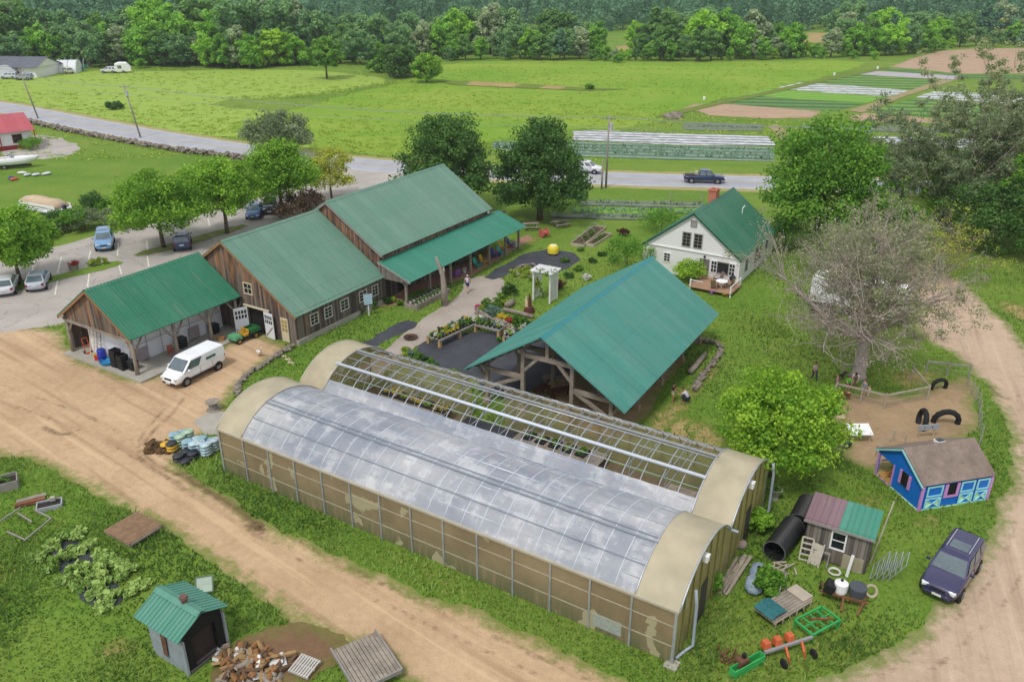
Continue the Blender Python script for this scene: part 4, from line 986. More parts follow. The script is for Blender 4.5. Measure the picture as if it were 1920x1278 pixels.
# ---------------------------------------------------------------- leafy helper: quads scattered through small volumes
def leaves_mesh(name, centres, per, size, mats, spread, rg, flat=.3, tone=(0, 1), up=.35):
    """centres: list of (x,y,z,radius,tone); leaf quads fill a lump round each centre"""
    cs = np.array(centres, float); n = len(cs)*per
    r_ = np.random.RandomState(rg.randint(0, 10**6))
    idx = np.repeat(np.arange(len(cs)), per)
    d = r_.normal(size=(n, 3)); d /= np.linalg.norm(d, axis=1)[:, None]+1e-9
    rad = cs[idx, 3]*(r_.rand(n)**.45)
    p = cs[idx, :3]+d*rad[:, None]*np.array([1, 1, 1-flat])
    nrm = d*.7+r_.normal(size=(n, 3))*.55+np.array([0, 0, up]); nrm /= np.linalg.norm(nrm, axis=1)[:, None]+1e-9
    a = np.cross(nrm, r_.normal(size=(n, 3))); a /= np.linalg.norm(a, axis=1)[:, None]+1e-9
    b = np.cross(nrm, a); s = size*(.55+.9*r_.rand(n))[:, None]
    q = np.stack([p-a*s*.5, p+b*s*.33+nrm*s*.12, p+a*s*.5, p-b*s*.33+nrm*s*.12], 1).reshape(-1, 3)
    me = bpy.data.meshes.new(name)
    me.vertices.add(n*4); me.vertices.foreach_set('co', q.ravel().astype(np.float32))
    me.loops.add(n*4); me.loops.foreach_set('vertex_index', np.arange(n*4, dtype=np.int32))
    me.polygons.add(n); me.polygons.foreach_set('loop_start', np.arange(0, n*4, 4, dtype=np.int32)); me.polygons.foreach_set('loop_total', np.full(n, 4, np.int32))
    tn = np.clip(cs[idx, 4]+r_.normal(size=n)*.22, 0, 1)
    at_ = me.attributes.new('tone', 'FLOAT', 'FACE'); at_.data.foreach_set('value', tn.astype(np.float32))
    me.materials.append(mats); me.update(calc_edges=True); return me
def mobj(name, me, parent=None, loc=None, rz=None):
    o = bpy.data.objects.new(name, me); C.objects.link(o)
    if parent: o.parent = parent
    if loc is not None: o.location = loc
    if rz is not None: o.rotation_euler = (0, 0, rz)
    return o
LEAFG = M_leaf('leaf_green', c('2f5518'), c('6f9a34')); LEAFY = M_leaf('leaf_lime', c('5f7d1c'), c('a6b83a')); LEAFD = M_leaf('leaf_dark', c('24401c'), c('4c7330'))
LEAFB = M_leaf('leaf_blue', c('4d6b5a'), c('86a08c')); FLY = M_leaf('flower_yellow', c('8f8a24'), c('dcc43a')); FLP = M_leaf('flower_pink', c('b0406a'), c('d87a9c')); FLV = M_leaf('flower_violet', c('8a4fa0'), c('b884c8')); FLR = M_leaf('flower_red', c('8a2a26'), c('c0504a')); FLW = M_leaf('flower_white', c('b8bca8'), c('e2e4da')); LEAFR = M_leaf('leaf_maroon', c('3a2020'), c('6a3a36'))
POT = M('black_pot', c('26262a'), .6, .3); CLAYP = M('clay_pot', c('a4603f'), .85, .2); WPOT = M('white_pot', c('d8d8d4'), .5, .1); GREENP = M('green_pot', c('2f6a4a'), .5, .2)
def bush_mesh(nm, r, h, mat, n=14, per=60, size=.12, seed=1, tone=.5, low=.2):
    rg = random.Random(seed); cs = []
    for _ in range(n):
        a = rg.uniform(0, 2*PI); q = math.sqrt(rg.random())*.75
        z = h*(low+.6*rg.random()*(1-q*.5)); cs.append((r*q*math.cos(a), r*q*math.sin(a), z, .42*min(r, h*.9)*rg.uniform(.7, 1.1), tone+rg.uniform(-.3, .3)+.25*(z/h-.5)))
    return leaves_mesh(nm, cs, per, size, mat, 1, rg)
_b = {}
def bush(loc, r, h, mat, label, cat='shrub', name='shrub', n=14, per=60, size=.12, group=None, seed=None, par=None):
    key = (r, h, mat.name, n, per, size, seed)
    if key not in _b: _b[key] = bush_mesh(name, r, h, mat, n, per, size, seed or len(_b)+3)
    o = mobj(name, _b[key], par, loc, rnd.uniform(0, 6))
    return tag(o, label, cat, group) if label else o
GHPLANT = [
 (3.0, 1.5, FLY, 'row of tray'), ]
def plant_bench(x, y, L_, w_, label):
    p = gh_world(x, y); t = thing('plant_bench', label, 'bench', p, GHR, 'benches inside the greenhouse')
    mb = MB().box(0, 0, .68, L_, w_, .05); 
    for k in range(int(L_/.35)): mb.box(-L_/2+.2+k*.35, 0, .73, .06, w_, .015)
    mb.build('bench_top', TIMBER, t)
    for sx in (-1, 1):
        for sy in (-1, 1): MB().box(sx*(L_/2-.2), sy*(w_/2-.1), 0, .08, .08, .68).build('leg', TIMBER, t)
    return t
for x, y, L_, lb in ((5.2, 5.4, 5.4, 'grey slatted bench under yellow trays in the bare greenhouse bay'), (5.0, 1.6, 6.0, 'grey slatted bench of dark trays beside the greenhouse gutter'), (16.5, 1.6, 6.5, 'slatted bench of mixed flowers past the black cloth aisle'), (16.4, 5.5, 6.0, 'slatted bench along the rear wall behind the flowers'), (22.8, 3.0, 3.6, 'pale pallet bench at the far bare end of the bay'), (25.0, 4.6, 2.4, 'small brown bench near the end roof panel')):
    plant_bench(x, y, L_, 1.5, lb)
TRAYN = 0
def tray(x, y, z, mat, label, seed, h=.35):
    p = gh_world(x, y, z); t = thing('plant_tray', label, 'potted plants', p, GHR+rnd.uniform(-.06, .06), 'plant trays on the greenhouse benches')
    mb = MB().box(0, 0, 0, .62, .9, .12, taper=1.05); mb.build('tray', POT, t)
    bush((0, 0, .05), .42, h, mat, None, name='plants', n=12, per=26, size=.13, seed=seed, par=t); return t
for i in range(8): tray(2.9+i*.68, 5.4, .745, (FLY, FLY, LEAFY)[i % 3], 'tray of yellow green bedding plants on the rear greenhouse bench' if i % 3 < 2 else 'tray of lime green leaves among the yellow trays', 40+i % 3)
for i in range(7): tray(2.4+i*.8, 1.6, .745, (LEAFR, LEAFD, LEAFD, FLP)[i % 4], ('tray of maroon leaves by the greenhouse gutter', 'tray of dark green seedlings by the gutter', 'tray of dark green seedlings by the gutter', 'tray of pink blooms by the greenhouse gutter')[i % 4], 50+i % 4)
for i in range(8): tray(13.8+i*.75, 1.6, .745, (FLR, LEAFG, FLY, LEAFG, FLP, LEAFG, FLW, FLR)[i], ('red flowers in a tray nearest the black cloth aisle', 'green tray between red and yellow flowers', 'tray of yellow flowers halfway along the flower bench', 'green tray between yellow and pink flowers', 'tray of pink flowers on the flower bench', 'green tray beside white flowers', 'tray of white flowers on the flower bench', 'red flowers in the tray at the far end of the flower bench')[i], 60+i)
for i in range(5): tray(14.2+i*.95, 5.5, .745, (LEAFG, LEAFY)[i % 2], ('tray of green herbs along the rear greenhouse wall', 'tray of pale lime herbs along the rear greenhouse wall')[i % 2], 70+i % 2)
for x, y, r, h, m, lb in ((11.9, 2.6, .5, .9, FLV, 'violet flowering basket in the black cloth aisle'), (12.3, 1.5, .5, .8, LEAFG, 'green shrub at the foot of the violet flowers'), (13.0, 3.4, .5, .7, FLR, 'red leaved pot plant beside the cloth aisle'), (19.6, 4.4, .5, .8, LEAFG, 'bushy green plant loose on the greenhouse floor'), (21.0, 1.4, .4, .6, FLP, 'pink plant on the floor before the pallet bench')):
    bush(gh_world(x, y), r, h, m, lb, 'plant', 'flowering_plant')
for i in range(9):
    for k in range(2): tray(3.2+i*2.7, -5.0+k*2.6, .02, (LEAFG, LEAFY, LEAFD)[(i+k) % 3], ('green plant tray under the film roof', 'lime plant tray under the film roof', 'dark plant tray under the film roof')[(i+k) % 3], 80+(i+k) % 3, .6)
# ---------------------------------------------------------------- vehicles
TYRE = M('tyre_rubber', c('1e1e20'), .85, .3, 3.); RIM = M('alloy_rim', c('9a9ca0'), .35, .15, 4., metal=.6); BLK = M('black_plastic', c('1c1c1f'), .6, .2)
CARGLASS = M('car_glass', c('5d6c72'), .06, .35, 1.4, spec=.9); LAMP = M('lamp_lens', c('d8dadc'), .15, .1, 2.); TAIL = M('tail_lens', c('8f1616'), .25, .15, 2.); PLATE = M('number_plate', c('d6d6d2'), .5, .05)
def paint(name, h, rough=.3): return M(name, c(h), rough, .12, .8, 0., .5, coat=.6)
def wheel(t, x, y, r, w_, rim=RIM):
    s = 1 if y > 0 else -1
    tm = MB(); pr = [(r*.62, -w_/2), (r*.93, -w_/2), (r, -w_*.32), (r, w_*.32), (r*.93, w_/2), (r*.62, w_/2)]
    tm.lathe(pr, 20, (x, y, r), (0, s, 0)); wo = tm.build('wheel', TYRE, t, smooth=True)
    rm = MB().lathe([(.0, w_*.40), (r*.18, w_*.46), (r*.2, w_*.36), (r*.5, w_*.34), (r*.6, w_*.47), (r*.64, w_*.44)], 20, (x, y, r), (0, s, 0)); rm.build('rim', rim, wo, smooth=True)
    sp = MB()
    for k in range(5):
        a = 2*PI*k/5; sp.beam((x, y+s*w_*.42, r), (x+math.cos(a)*r*.55, y+s*w_*.42, r+math.sin(a)*r*.55), .05, .03)
    sp.build('spokes', rim, wo)
def vehicle(name, label, cat, loc, rz, col, st, cab, whl, wr=.33, front='suv', group=None, rails=False, wins=2, glass_rear=True, roofbox=None):
    """st: stations (x, half width, z bottom, z shoulder, crown); cab: (rear base, front base, rear top, front top, belt z, roof z, half base, half top)"""
    t = thing(name, label, cat, loc, rz, group)
    rings = []
    for x, hw, zb, zt, cr in st:
        q = [(-hw*.82, zb), (-hw*.98, zb+(zt-zb)*.22), (-hw, zb+(zt-zb)*.6), (-hw*.955, zt-.03), (-hw*.86, zt+cr*.4), (-hw*.4, zt+cr)]
        rings.append([(x, y, z) for y, z in q]+[(x, -y, z) for y, z in reversed(q)])
    b = MB().loft(rings).build('body', col, t, smooth=True)
    m = b.modifiers.new('sub', 'SUBSURF'); m.levels = 1; m.render_levels = 1
    x0, x1, r0, r1, zb, zr, hb, ht = cab
    cb = MB(); lv = []
    for f in (0, .55, .9, 1.0):
        k = f if f < 1 else 1.; z = zb+(zr-zb)*f; a = x0+(r0-x0)*k; e = x1+(r1-x1)*k; h = hb+(ht-hb)*k
        if f == 1.: a += .12; e -= .16; h -= .12; z += .02
        lv.append([(a, -h, z), (a+(e-a)*.5, -h*1.015, z), (e, -h, z), (e+.05*(1-f*.5), 0, z), (e, h, z), (a+(e-a)*.5, h*1.015, z), (a, h, z), (a-.04*(1-f*.5), 0, z)])
    cb.loft(lv).build('cabin', col, t, smooth=False, bevel=.03)
    def edge(f, end, s, dx=0., dh=0.):
        z = zb+(zr-zb)*f; h = hb+(ht-hb)*f
        x = (x0+(r0-x0)*f) if end == 0 else (x1+(r1-x1)*f)
        return x+dx, s*(h+dh), z
    g = MB(); ins = .1
    def ws(end, nm, sg):
        q = []
        for f, s in ((.12, -1), (.12, 1), (.88, 1), (.88, -1)):
            x, y, z = edge(f, end, s); q.append((x+sg*.035, y*.88, z))
        mid0 = (q[0][0]+sg*.05*(1-.06), 0, q[0][2]); mid1 = (q[2][0]+sg*.05*.56, 0, q[2][2])
        MB().quad(q[0], mid0, mid1, q[3]).quad(mid0, q[1], q[2], mid1).build(nm, CARGLASS, t, smooth=True)
    ws(1, 'windscreen', 1)
    if glass_rear: ws(0, 'rear_window', -1)
    for s in (-1, 1):
        xa = (edge(.15, 0, s)[0], edge(.85, 0, s)[0]); xb = (edge(.15, 1, s)[0], edge(.85, 1, s)[0]); n = wins
        lo, hi = (0., 1.) if wins > 1 else (.62, 1.)
        n = max(1, wins)
        for k in range(n):
            f0, f1 = lo+(hi-lo)*k/n+.04, lo+(hi-lo)*(k+1)/n-.02
            z0, z1 = edge(.14, 0, s)[2], edge(.84, 0, s)[2]; y0, y1 = edge(.14, 0, s)[1]+s*.028, edge(.84, 0, s)[1]+s*.026
            MB().quad((xa[0]+(xb[0]-xa[0])*f0, y0, z0), (xa[0]+(xb[0]-xa[0])*f1-.04, y0, z0), (xa[1]+(xb[1]-xa[1])*f1-.04, y1, z1), (xa[1]+(xb[1]-xa[1])*f0, y1, z1)).build('side_window', CARGLASS, t, fix=False)
        xm, ym, zm = edge(.1, 1, s, -.35); MB().box(xm, s*(abs(ym)+.16), zm-.02, .12, .2, .14).build('mirror', col, t, bevel=.03)
        hw = st[len(st)//2][1]
        mb = MB()
        for xx in (x0+(x1-x0)*.33, x0+(x1-x0)*.62): mb.box(xx, s*hw*.995, st[len(st)//2][2]+.15, .012, .02, zb-st[len(st)//2][2]-.2)
        mb.build('door_seams', BLK, t)
        for x in whl:
            ar = MB().lathe([(wr*.5, 0), (wr*1.16, 0), (wr*1.16, -.12)], 20, (x, s*(hw*.99), wr), (0, s, 0)); ar.build('wheel_arch', BLK, t)
            wheel(t, x, s*(hw*1.0-.085), wr, .21)
    xf, hf, zf0, zf1 = st[-1][0], st[-2][1], st[-1][2], st[-2][3]; xr = st[0][0]; hr = st[1][1]
    for s in (-1, 1):
        MB().box(xf-.14, s*hf*.74, zf1-.2, .22, hf*.4, .16, rz=-s*.35).build('headlight', LAMP, t, bevel=.03)
        MB().box(xr+.08, s*hr*.8, st[1][3]-.3, .12, hr*.26, .22, rz=s*.2).build('tail_light', TAIL, t, bevel=.02)
    MB().box(xf-.03, 0, zf1-.22, .07, hf*.85, .13).build('grille', BLK, t, bevel=.015)
    bp = MB().box(xf-.05, 0, zf0-.02, .12, hf*1.5, .14).build('bumper', BLK if front == 'van' else col, t, bevel=.03)
    MB().box(xf+.02, 0, zf0+.03, .02, .42, .12).build('number_plate', PLATE, bp)
    MB().box(xr-.01, 0, (st[0][2]+st[0][3])/2, .03, .42, .12).build('number_plate', PLATE, t)
    if rails:
        for s in (-1, 1): MB().beam((r0+.25, s*(ht-.16), zr+.055), (r1-.35, s*(ht-.16), zr+.055), .04).build('roof_rail', GALV, t)
        MB().box((r0+r1)/2+.35, 0, zr+.012, .75, ht*1.25, .02).build('sunroof', CARGLASS, t)
    return t
def axis(front, rear): return facing(P(*rear), P(*front))
SEDAN = [(-2.32, .66, .42, .88, .02), (-2.2, .84, .27, .98, .03), (-1.4, .9, .22, 1.02, .03), (0, .91, .2, .98, .03), (1.15, .9, .22, .96, .05), (1.85, .87, .25, .82, .05), (2.2, .76, .3, .7, .03), (2.34, .58, .38, .56, .0)]
SUVS = [(-2.3, .72, .5, 1.05, .02), (-2.2, .88, .36, 1.12, .02), (-1.3, .93, .3, 1.14, .02), (0, .94, .28, 1.12, .02), (1.05, .93, .3, 1.1, .06), (1.8, .9, .33, 1.02, .06), (2.2, .82, .36, .92, .03), (2.36, .66, .42, .78, .0)]
CABS = (-2.0, 1.25, -1.15, .25, .98, 1.44, .84, .62); CABU = (-2.26, 1.2, -1.95, .35, 1.08, 1.74, .88, .68)
def park(name, label, f, r, col, kind='sedan', **kw):
    F, R_ = P(*f), P(*r); m = (F+R_)/2
    if kind == 'suv': return vehicle(name, label, 'car', m, axis(f, r), col, SUVS, CABU, (-1.38, 1.42), .36, rails=True, wins=3, **kw)
    return vehicle(name, label, 'car', m, axis(f, r), col, SEDAN, CABS, (-1.4, 1.4), .32, wins=2, **kw)
VAN_ST = [(-2.38, .84, .42, 1.15, .0), (-2.3, .9, .34, 1.2, .0), (-1.2, .92, .28, 1.2, .0), (.1, .92, .27, 1.18, .0), (1.4, .91, .28, 1.14, .06), (1.95, .88, .3, 1.02, .08), (2.28, .82, .32, .9, .05), (2.42, .66, .38, .66, .0)]
vp = (P(318, 731)+P(411, 678))/2
van = vehicle('white_van', 'white delivery van parked on the dirt before the open shed', 'van', vp, axis((310, 722), (402, 676)), paint('van_white', 'eceef2', .35), VAN_ST, (-2.36, 1.72, -2.3, .78, 1.08, 1.88, .9, .8), (-1.52, 1.5), .34, front='van', wins=1)
for s in (-1, 1):
    MB().box(-.95, s*.9, 1.3, .9, .03, .18).build('side_emblem', M('emblem_green', c('3c6a5a'), .5), van); MB().box(-.3, s*.93, .42, 3.0, .03, .12).build('sill_trim', BLK, van)
park('dark_suv', 'dark blue violet suv with a sunroof parked on the lane verge', (1752, 1128), (1808, 1042), paint('suv_violet', '2f2d54', .22), 'suv')
park('silver_car', 'silver sedan seen from behind under the bright tree', (80, 521), (68, 549), paint('car_silver', 'b4bac6'))
park('silver_car', 'white sedan cut by the left picture edge', (22, 526), (8, 562), paint('car_white', 'd2d4da'))
park('blue_car', 'light blue car facing the camera in the parking lot', (196, 478), (200, 446), paint('car_light_blue', '6f9cc8'), 'suv')
park('blue_car', 'dark blue car with its back to the shed roof', (343, 447), (343, 478), paint('car_navy', '243a66'), 'suv')
park('blue_car', 'blue car half hidden behind the bright tree trunk', (474, 414), (482, 394), paint('car_mid_blue', '4a72ac'))
park('grey_car', 'dark grey car beside the dark red bush', (506, 404), (512, 386), paint('car_grey', '3c4250'), 'suv')
park('white_suv', 'white suv on the road beyond the right maple', (1118, 325), (1082, 322), paint('suv_white', 'd4d6da'), 'suv')
PK = [(-2.85, .86, .5, .95, .0), (-2.75, .94, .42, 1.05, .0), (-1.6, .96, .38, 1.05, .0), (0, .97, .36, 1.08, .0), (1.2, .96, .38, 1.12, .05), (2.1, .94, .4, 1.08, .06), (2.7, .88, .44, 1.0, .03), (2.88, .74, .5, .85, .0)]
pk = vehicle('pickup_truck', 'dark blue pickup truck driving on the road behind the white house', 'truck', (P(1286, 341)+P(1352, 343))/2, axis((1352, 343), (1286, 341)), paint('truck_navy', '20305c'), PK, (-.85, 1.5, -.55, .7, 1.06, 1.82, .9, .72), (-1.75, 1.85), .39, wins=2)
MB().box(-1.8, 0, .8, 1.7, 1.5, .3).build('cargo_bed', BLK, pk); MB().box(-1.1, .2, 1.05, .4, .5, .45).build('cargo_box', M('pale_cargo', c('c4bfb4'), .7), pk)
# box trailer half hidden by the bare tree
a_, b_ = P(1516, 575), P(1690, 612)
t = thing('box_trailer', 'white box trailer seen through the branches of the bare tree', 'trailer', (a_+b_)/2, facing(a_, b_))
MB().box(0, .9, .75, (b_-a_).length, 2.4, 2.3).build('box', WHITE, t, bevel=.05)
mb = MB()
for k in range(12): mb.box(-(b_-a_).length/2+.3+k*.62, -.31, .8, .05, .03, 2.2)
mb.build('ribs', WHITE2, t)
for x in (-1.2, -.3):
    for y in (-.15, 1.95): wheel(t, x, y+.001, .38, .24)
MB().box(-(b_-a_).length/2-.03, .9, .5, .12, 2.2, .25).build('bumper', BLK, t); MB().beam((-(b_-a_).length/2, .9, .6), (-(b_-a_).length/2-1.4, .9, .55), .12).build('drawbar', BLK, t)
p = P(1541, 590); t = thing('garden_tractor', 'small dark tractor with an orange lamp in front of the box trailer', 'tractor', p, R(200))
MB().box(.3, 0, .45, 1.1, .6, .5, taper=.85).build('bonnet', M('tractor_dark', c('272a34'), .4), t, bevel=.05); MB().box(-.5, 0, .5, .5, .5, .5).build('seat', BLK, t, bevel=.05); MB().box(.9, 0, .62, .06, .4, .15).build('lamp', M('orange_lens', c('c4622a'), .4), t)
for x, y, r in ((-.5, .5, .45), (-.5, -.5, .45), (.7, .42, .28), (.7, -.42, .28)): wheel(t, x, y, r, .24)
# green utility vehicle by the barn doors
t = thing('utility_vehicle', 'green and yellow farm utility cart parked by the barn doors', 'utility cart', (P(442, 645)+P(474, 628))/2, axis((438, 642), (478, 626))); t.scale = (.88,)*3
GRN = M('farm_green', c('2c6e3a'), .5, .2, 1.); YEL = M('farm_yellow', c('b8902c'), .6, .2)
b = MB().box(.95, 0, .42, .9, 1.2, .42, taper=.86).build('bonnet', M('farm_green_pale', c('5fa678'), .5, .2), t, bevel=.06); MB().box(0, 0, .35, 2.6, 1.15, .16).build('chassis', BLK, t)
for y in (-.3, .3): MB().box(.05, y, .5, .5, .5, .22).box(-.22, y, .68, .12, .5, .42).build('seat', YEL, t, bevel=.05)
mb = MB().box(-.95, 0, .62, 1.15, 1.25, .08)
for y in (-.6, .6): mb.box(-.95, y, .7, 1.15, .05, .26)
mb.box(-.4, 0, .7, .05, 1.2, .26); mb.box(-1.5, 0, .7, .05, 1.2, .26); mb.build('cargo_bed', GRN, t)
for x in (.95, -.9):
    for y in (-.56, .56): wheel(t, x, y, .28, .24, YEL)
MB().tube([(.5, -.3, .7), (.35, -.3, 1.0)], .02).lathe([(.16, 0), (.18, .02), (.16, .04)], 12, (.35, -.3, 1.0), (-.5, 0, .8)).build('steering_wheel', BLK, t)
# pontoon boat, motor boat, caravan
a_, b_ = P(52, 392), P(122, 405); t = thing('pontoon_boat', 'pontoon boat under a tan canvas cover on the grass', 'boat', (a_+b_)/2, facing(a_, b_)); L_ = (b_-a_).length
CANV = M('tan_canvas', c('c0ab90'), .85, .2, 1.2, bump=.3)
for y in (-.8, 1.0): MB().lathe([(.0, -L_/2-.3), (.2, -L_/2), (.28, -L_/2+.5), (.28, L_/2-.1), (0, L_/2)], 12, (0, y, .45), (1, 0, 0)).build('pontoon', M('alu_float', c('c8ccd2'), .35, .1, metal=.5), t, smooth=True)
MB().box(0, .1, .75, L_, 2.3, .1).box(0, -1.0, .85, L_-.4, .06, .5).box(0, 1.2, .85, L_-.4, .06, .5).build('deck', WHITE, t)
MB().loft([[(x, -1.05, .95), (x, -.9, 1.5+q), (x, .1, 1.75+q), (x, 1.1, 1.5+q), (x, 1.25, .95)] for x, q in ((-L_/2+.2, .0), (-L_/4, .25), (0, .1), (L_/4, .18), (L_/2-.5, -.2))]).build('cover', CANV, t, smooth=True)
MB().box(L_/2+.1, .1, .5, .4, .4, .9).build('outboard_motor', M('motor_navy', c('2a3558'), .4), t, bevel=.06)
def motor_boat(a, b, label):
    a_, b_ = P(*a), P(*b); L_ = (b_-a_).length; t = thing('motor_boat', label, 'boat', (a_+b_)/2, facing(a_, b_))
    MB().loft([[(x, -w_, z1), (x, -w_*.9, z0+.25), (x, 0, z0), (x, w_*.9, z0+.25), (x, w_, z1), (x, w_*.5, z1+.12), (x, 0, z1+.16), (x, -w_*.5, z1+.12)] for x, w_, z0, z1 in ((-L_/2, 1.05, .5, 1.45), (-L_/4, 1.15, .42, 1.5), (0, 1.15, .42, 1.55), (L_/4, .9, .5, 1.6), (L_*.42, .4, .85, 1.62), (L_/2, .04, 1.4, 1.62))]).build('hull', WHITE, t, smooth=True)
    MB().box(-L_*.12, 0, 1.6, L_*.36, 1.5, .06).build('cockpit', M('cockpit_tan', c('9a8474'), .8), t); MB().quad((L_*.1, -.8, 1.65), (L_*.1, .8, 1.65), (-.1, .7, 2.1), (-.1, -.7, 2.1)).build('windshield', CARGLASS, t, fix=False)
    MB().tube([(-.4, -1, 1.5), (-.6, -.95, 2.3), (-.6, .95, 2.3), (-.4, 1, 1.5)], .035, 6).build('tower_arch', GALV, t)
    MB().box(0, 0, .2, L_*.7, .2, .3).build('trailer_bed', BLK, t)
    for y in (-.9, .9): wheel(t, -.8, y, .3, .2)
motor_boat((-30, 318), (76, 312), 'white motor boat with raked bow before the red roofed house')
a_, b_ = P(218, 137), P(247, 136); t = thing('camper', 'white camper trailer with rounded roof at the far meadow edge', 'camper', (a_+b_)/2, facing(a_, b_)); L_ = (b_-a_).length
MB().loft([[(x, y, z) for y, z in ((-1.2, .5), (-1.2, h), (-.7, h+.25), (.7, h+.25), (1.2, h), (1.2, .5))] for x, h in ((-L_/2, 2.3), (-L_/4, 2.7), (L_/4, 2.6), (L_/2, 1.4))]).build('shell', WHITE, t, smooth=False)
MB().box(-L_*.2, -1.22, 1.3, 1., .05, .8).build('window', CARGLASS, t)
for y in (-1.15, 1.15): wheel(t, 0, y, .38, .22)
for f, r, col, lb in (((197, 137), (214, 137), 'cfd2d6', 'white car parked beside the far camper'), ((8, 148), (30, 148), 'c9ccd4', 'white car before the long grey roofed house'), ((36, 150), (56, 150), '9aa2ae', 'grey car before the far hoop houses'), ((118, 136), (136, 140), 'cfc8b4', 'pale truck beside the bare hoop frame')):
    park('far_car', lb, f, r, paint('far_'+col, col), 'suv')
# ---------------------------------------------------------------- trees
BARK = M('bark', c('6f6254'), .95, .35, 2.5, bump=.6); BARKG = M('grey_bark', c('8f8376'), .95, .3, 2.5, bump=.5, col2=c('aba094'))
TL = {'bright': M_leaf('crown_bright', c('467a20'), c('94bf3c')), 'dark': M_leaf('crown_dark', c('335a26'), c('64893f')), 'mid': M_leaf('crown_mid', c('40701f'), c('7fae3c')),
      'lime': M_leaf('crown_lime', c('588a22'), c('aacb42')), 'olive': M_leaf('crown_olive', c('5f7350'), c('9aa87c')), 'yellow': M_leaf('crown_yellow', c('84992f'), c('c4c552')),
      'pine': M_leaf('crown_pine', c('3d6248'), c('668a66'), .15), 'grey': M_leaf('crown_grey', c('6a7a4e'), c('a4ac7c')), 'brown': M_leaf('crown_brown', c('4a3a2c'), c('7c6a50')), 'far': M_leaf('crown_far', c('456c44'), c('71935a'), .2)}
def px_height(base, top_y):
    p = P(*base); lo, hi = 0., 60.
    for _ in range(40):
        m = (lo+hi)/2; d = Vector((p.x, p.y, m-CAM_H)); f = d.y*math.cos(PITCH)-d.z*math.sin(PITCH); u = d.y*math.sin(PITCH)+d.z*math.cos(PITCH)
        if 639-FPX*u/f > top_y: lo = m
        else: hi = m
    return p, lo
def px_scale(p, z=0):
    return FPX/(p.y*math.cos(PITCH)-(z-CAM_H)*math.sin(PITCH))
def crown_clumps(rg, r, z0, h, n, cr, shape='round', low=-.9):
    cs = []; zc = z0+(h-z0)*.5; hz = (h-z0)/2
    while len(cs) < n:
        d = Vector((rg.gauss(0, 1), rg.gauss(0, 1), rg.gauss(0, 1))).normalized()
        if d.z < low: continue
        q = rg.uniform(.55, .93) if rg.random() < .85 else rg.uniform(.2, .55)
        wob = 1+.16*math.sin(3*math.atan2(d.y, d.x)+rg.x1)+.1*math.sin(5*d.z+rg.x2)
        rr = r*wob
        if shape == 'cone': t = (d.z*q+1)/2; k = 1.25*(1-t*.85); x, y, z = d.x*rr*q*k, d.y*rr*q*k, zc+d.z*hz*q
        elif shape == 'egg': t = (d.z+1)/2; k = 1.12-.35*t; x, y, z = d.x*rr*q*k, d.y*rr*q*k, zc+d.z*hz*q
        else: x, y, z = d.x*rr*q, d.y*rr*q, zc+d.z*hz*q
        cs.append((x, y, z, cr*rg.uniform(.7, 1.25), rg.uniform(.15, .85)))
    return cs
def tree(name, base, top_y, hw_px, mat, label, n=150, per=110, leaf=.3, z0=.22, shape='round', trunk=.2, seed=1, cat='tree', bark=None, cr=.2, group=None, low=-.9, dx=0, limbs=9):
    p, h = px_height(base, top_y); r = 1.16*hw_px/px_scale(p, h*.55)
    rg = random.Random(seed); rg.x1 = rg.uniform(0, 6); rg.x2 = rg.uniform(0, 6)
    t = thing(name, label, cat, p, rg.uniform(0, 6), group)
    ctr = crown_clumps(rg, r*.9, h*z0, h*.97, n, cr*r, shape, low)
    mobj('crown', leaves_mesh('crown', ctr, per, leaf, TL[mat], 1, rg), t)
    mb = MB(); mb.tube([(0, 0, -.1), (.03, .02, h*.18), (0, .05, h*.45), (.1, 0, h*.75)], [trunk*1.35, trunk, trunk*.7, trunk*.25], 9)
    for k in range(limbs):
        x, y, z, _, _ = ctr[k*7 % len(ctr)]; z1 = h*rg.uniform(.2, .5)
        mb.tube([(0, 0, z1), (x*.45, y*.45, z1+(z-z1)*.6), (x*.9, y*.9, z)], [trunk*.5, trunk*.3, trunk*.08], 5)
    mb.build('trunk', bark or BARK, t, smooth=True)
    return t
tree('maple_tree', (845, 396), 195, 90, 'dark', 'rounded dark green maple standing behind the tallest barn roof', 230, 130, .3, .02, 'egg', .32, 11, cr=.19)
tree('maple_tree', (1012, 412), 206, 90, 'dark', 'rounded dark green maple beside the picnic tables', 240, 130, .3, .03, 'egg', .32, 12, cr=.19)
tree('broadleaf_tree', (1528, 462), 203, 122, 'mid', 'big dense green tree at the back corner of the white house', 240, 130, .32, .05, 'egg', .35, 13, cr=.19)
tree('young_tree', (1446, 892), 692, 122, 'lime', 'lime green tree standing at the near end of the greenhouse', 170, 130, .2, .12, 'egg', .13, 14, cr=.19)
tree('parking_tree', (38, 527), 380, 78, 'bright', 'bright green tree over the silver cars at the picture edge', 150, 110, .27, .2, 'round', .16, 15)
tree('parking_tree', (307, 464), 316, 88, 'bright', 'widest bright green tree on the lot island before the blue car', 170, 110, .27, .22, 'round', .2, 16)
tree('parking_tree', (426, 437), 284, 72, 'bright', 'bright green tree right behind the barn gable', 150, 110, .28, .22, 'egg', .2, 17)
tree('parking_tree', (530, 402), 256, 72, 'bright', 'tall bright green tree between the dark shrub and the olive tree', 150, 110, .3, .2, 'egg', .2, 18)
tree('birch_tree', (622, 372), 264, 52, 'yellow', 'thin yellow green tree behind the two barn roofs', 80, 70, .27, .15, 'egg', .12, 19)
tree('willow_tree', (530, 296), 204, 66, 'olive', 'loose grey olive tree beside the road', 90, 80, .4, .12, 'egg', .16, 20)
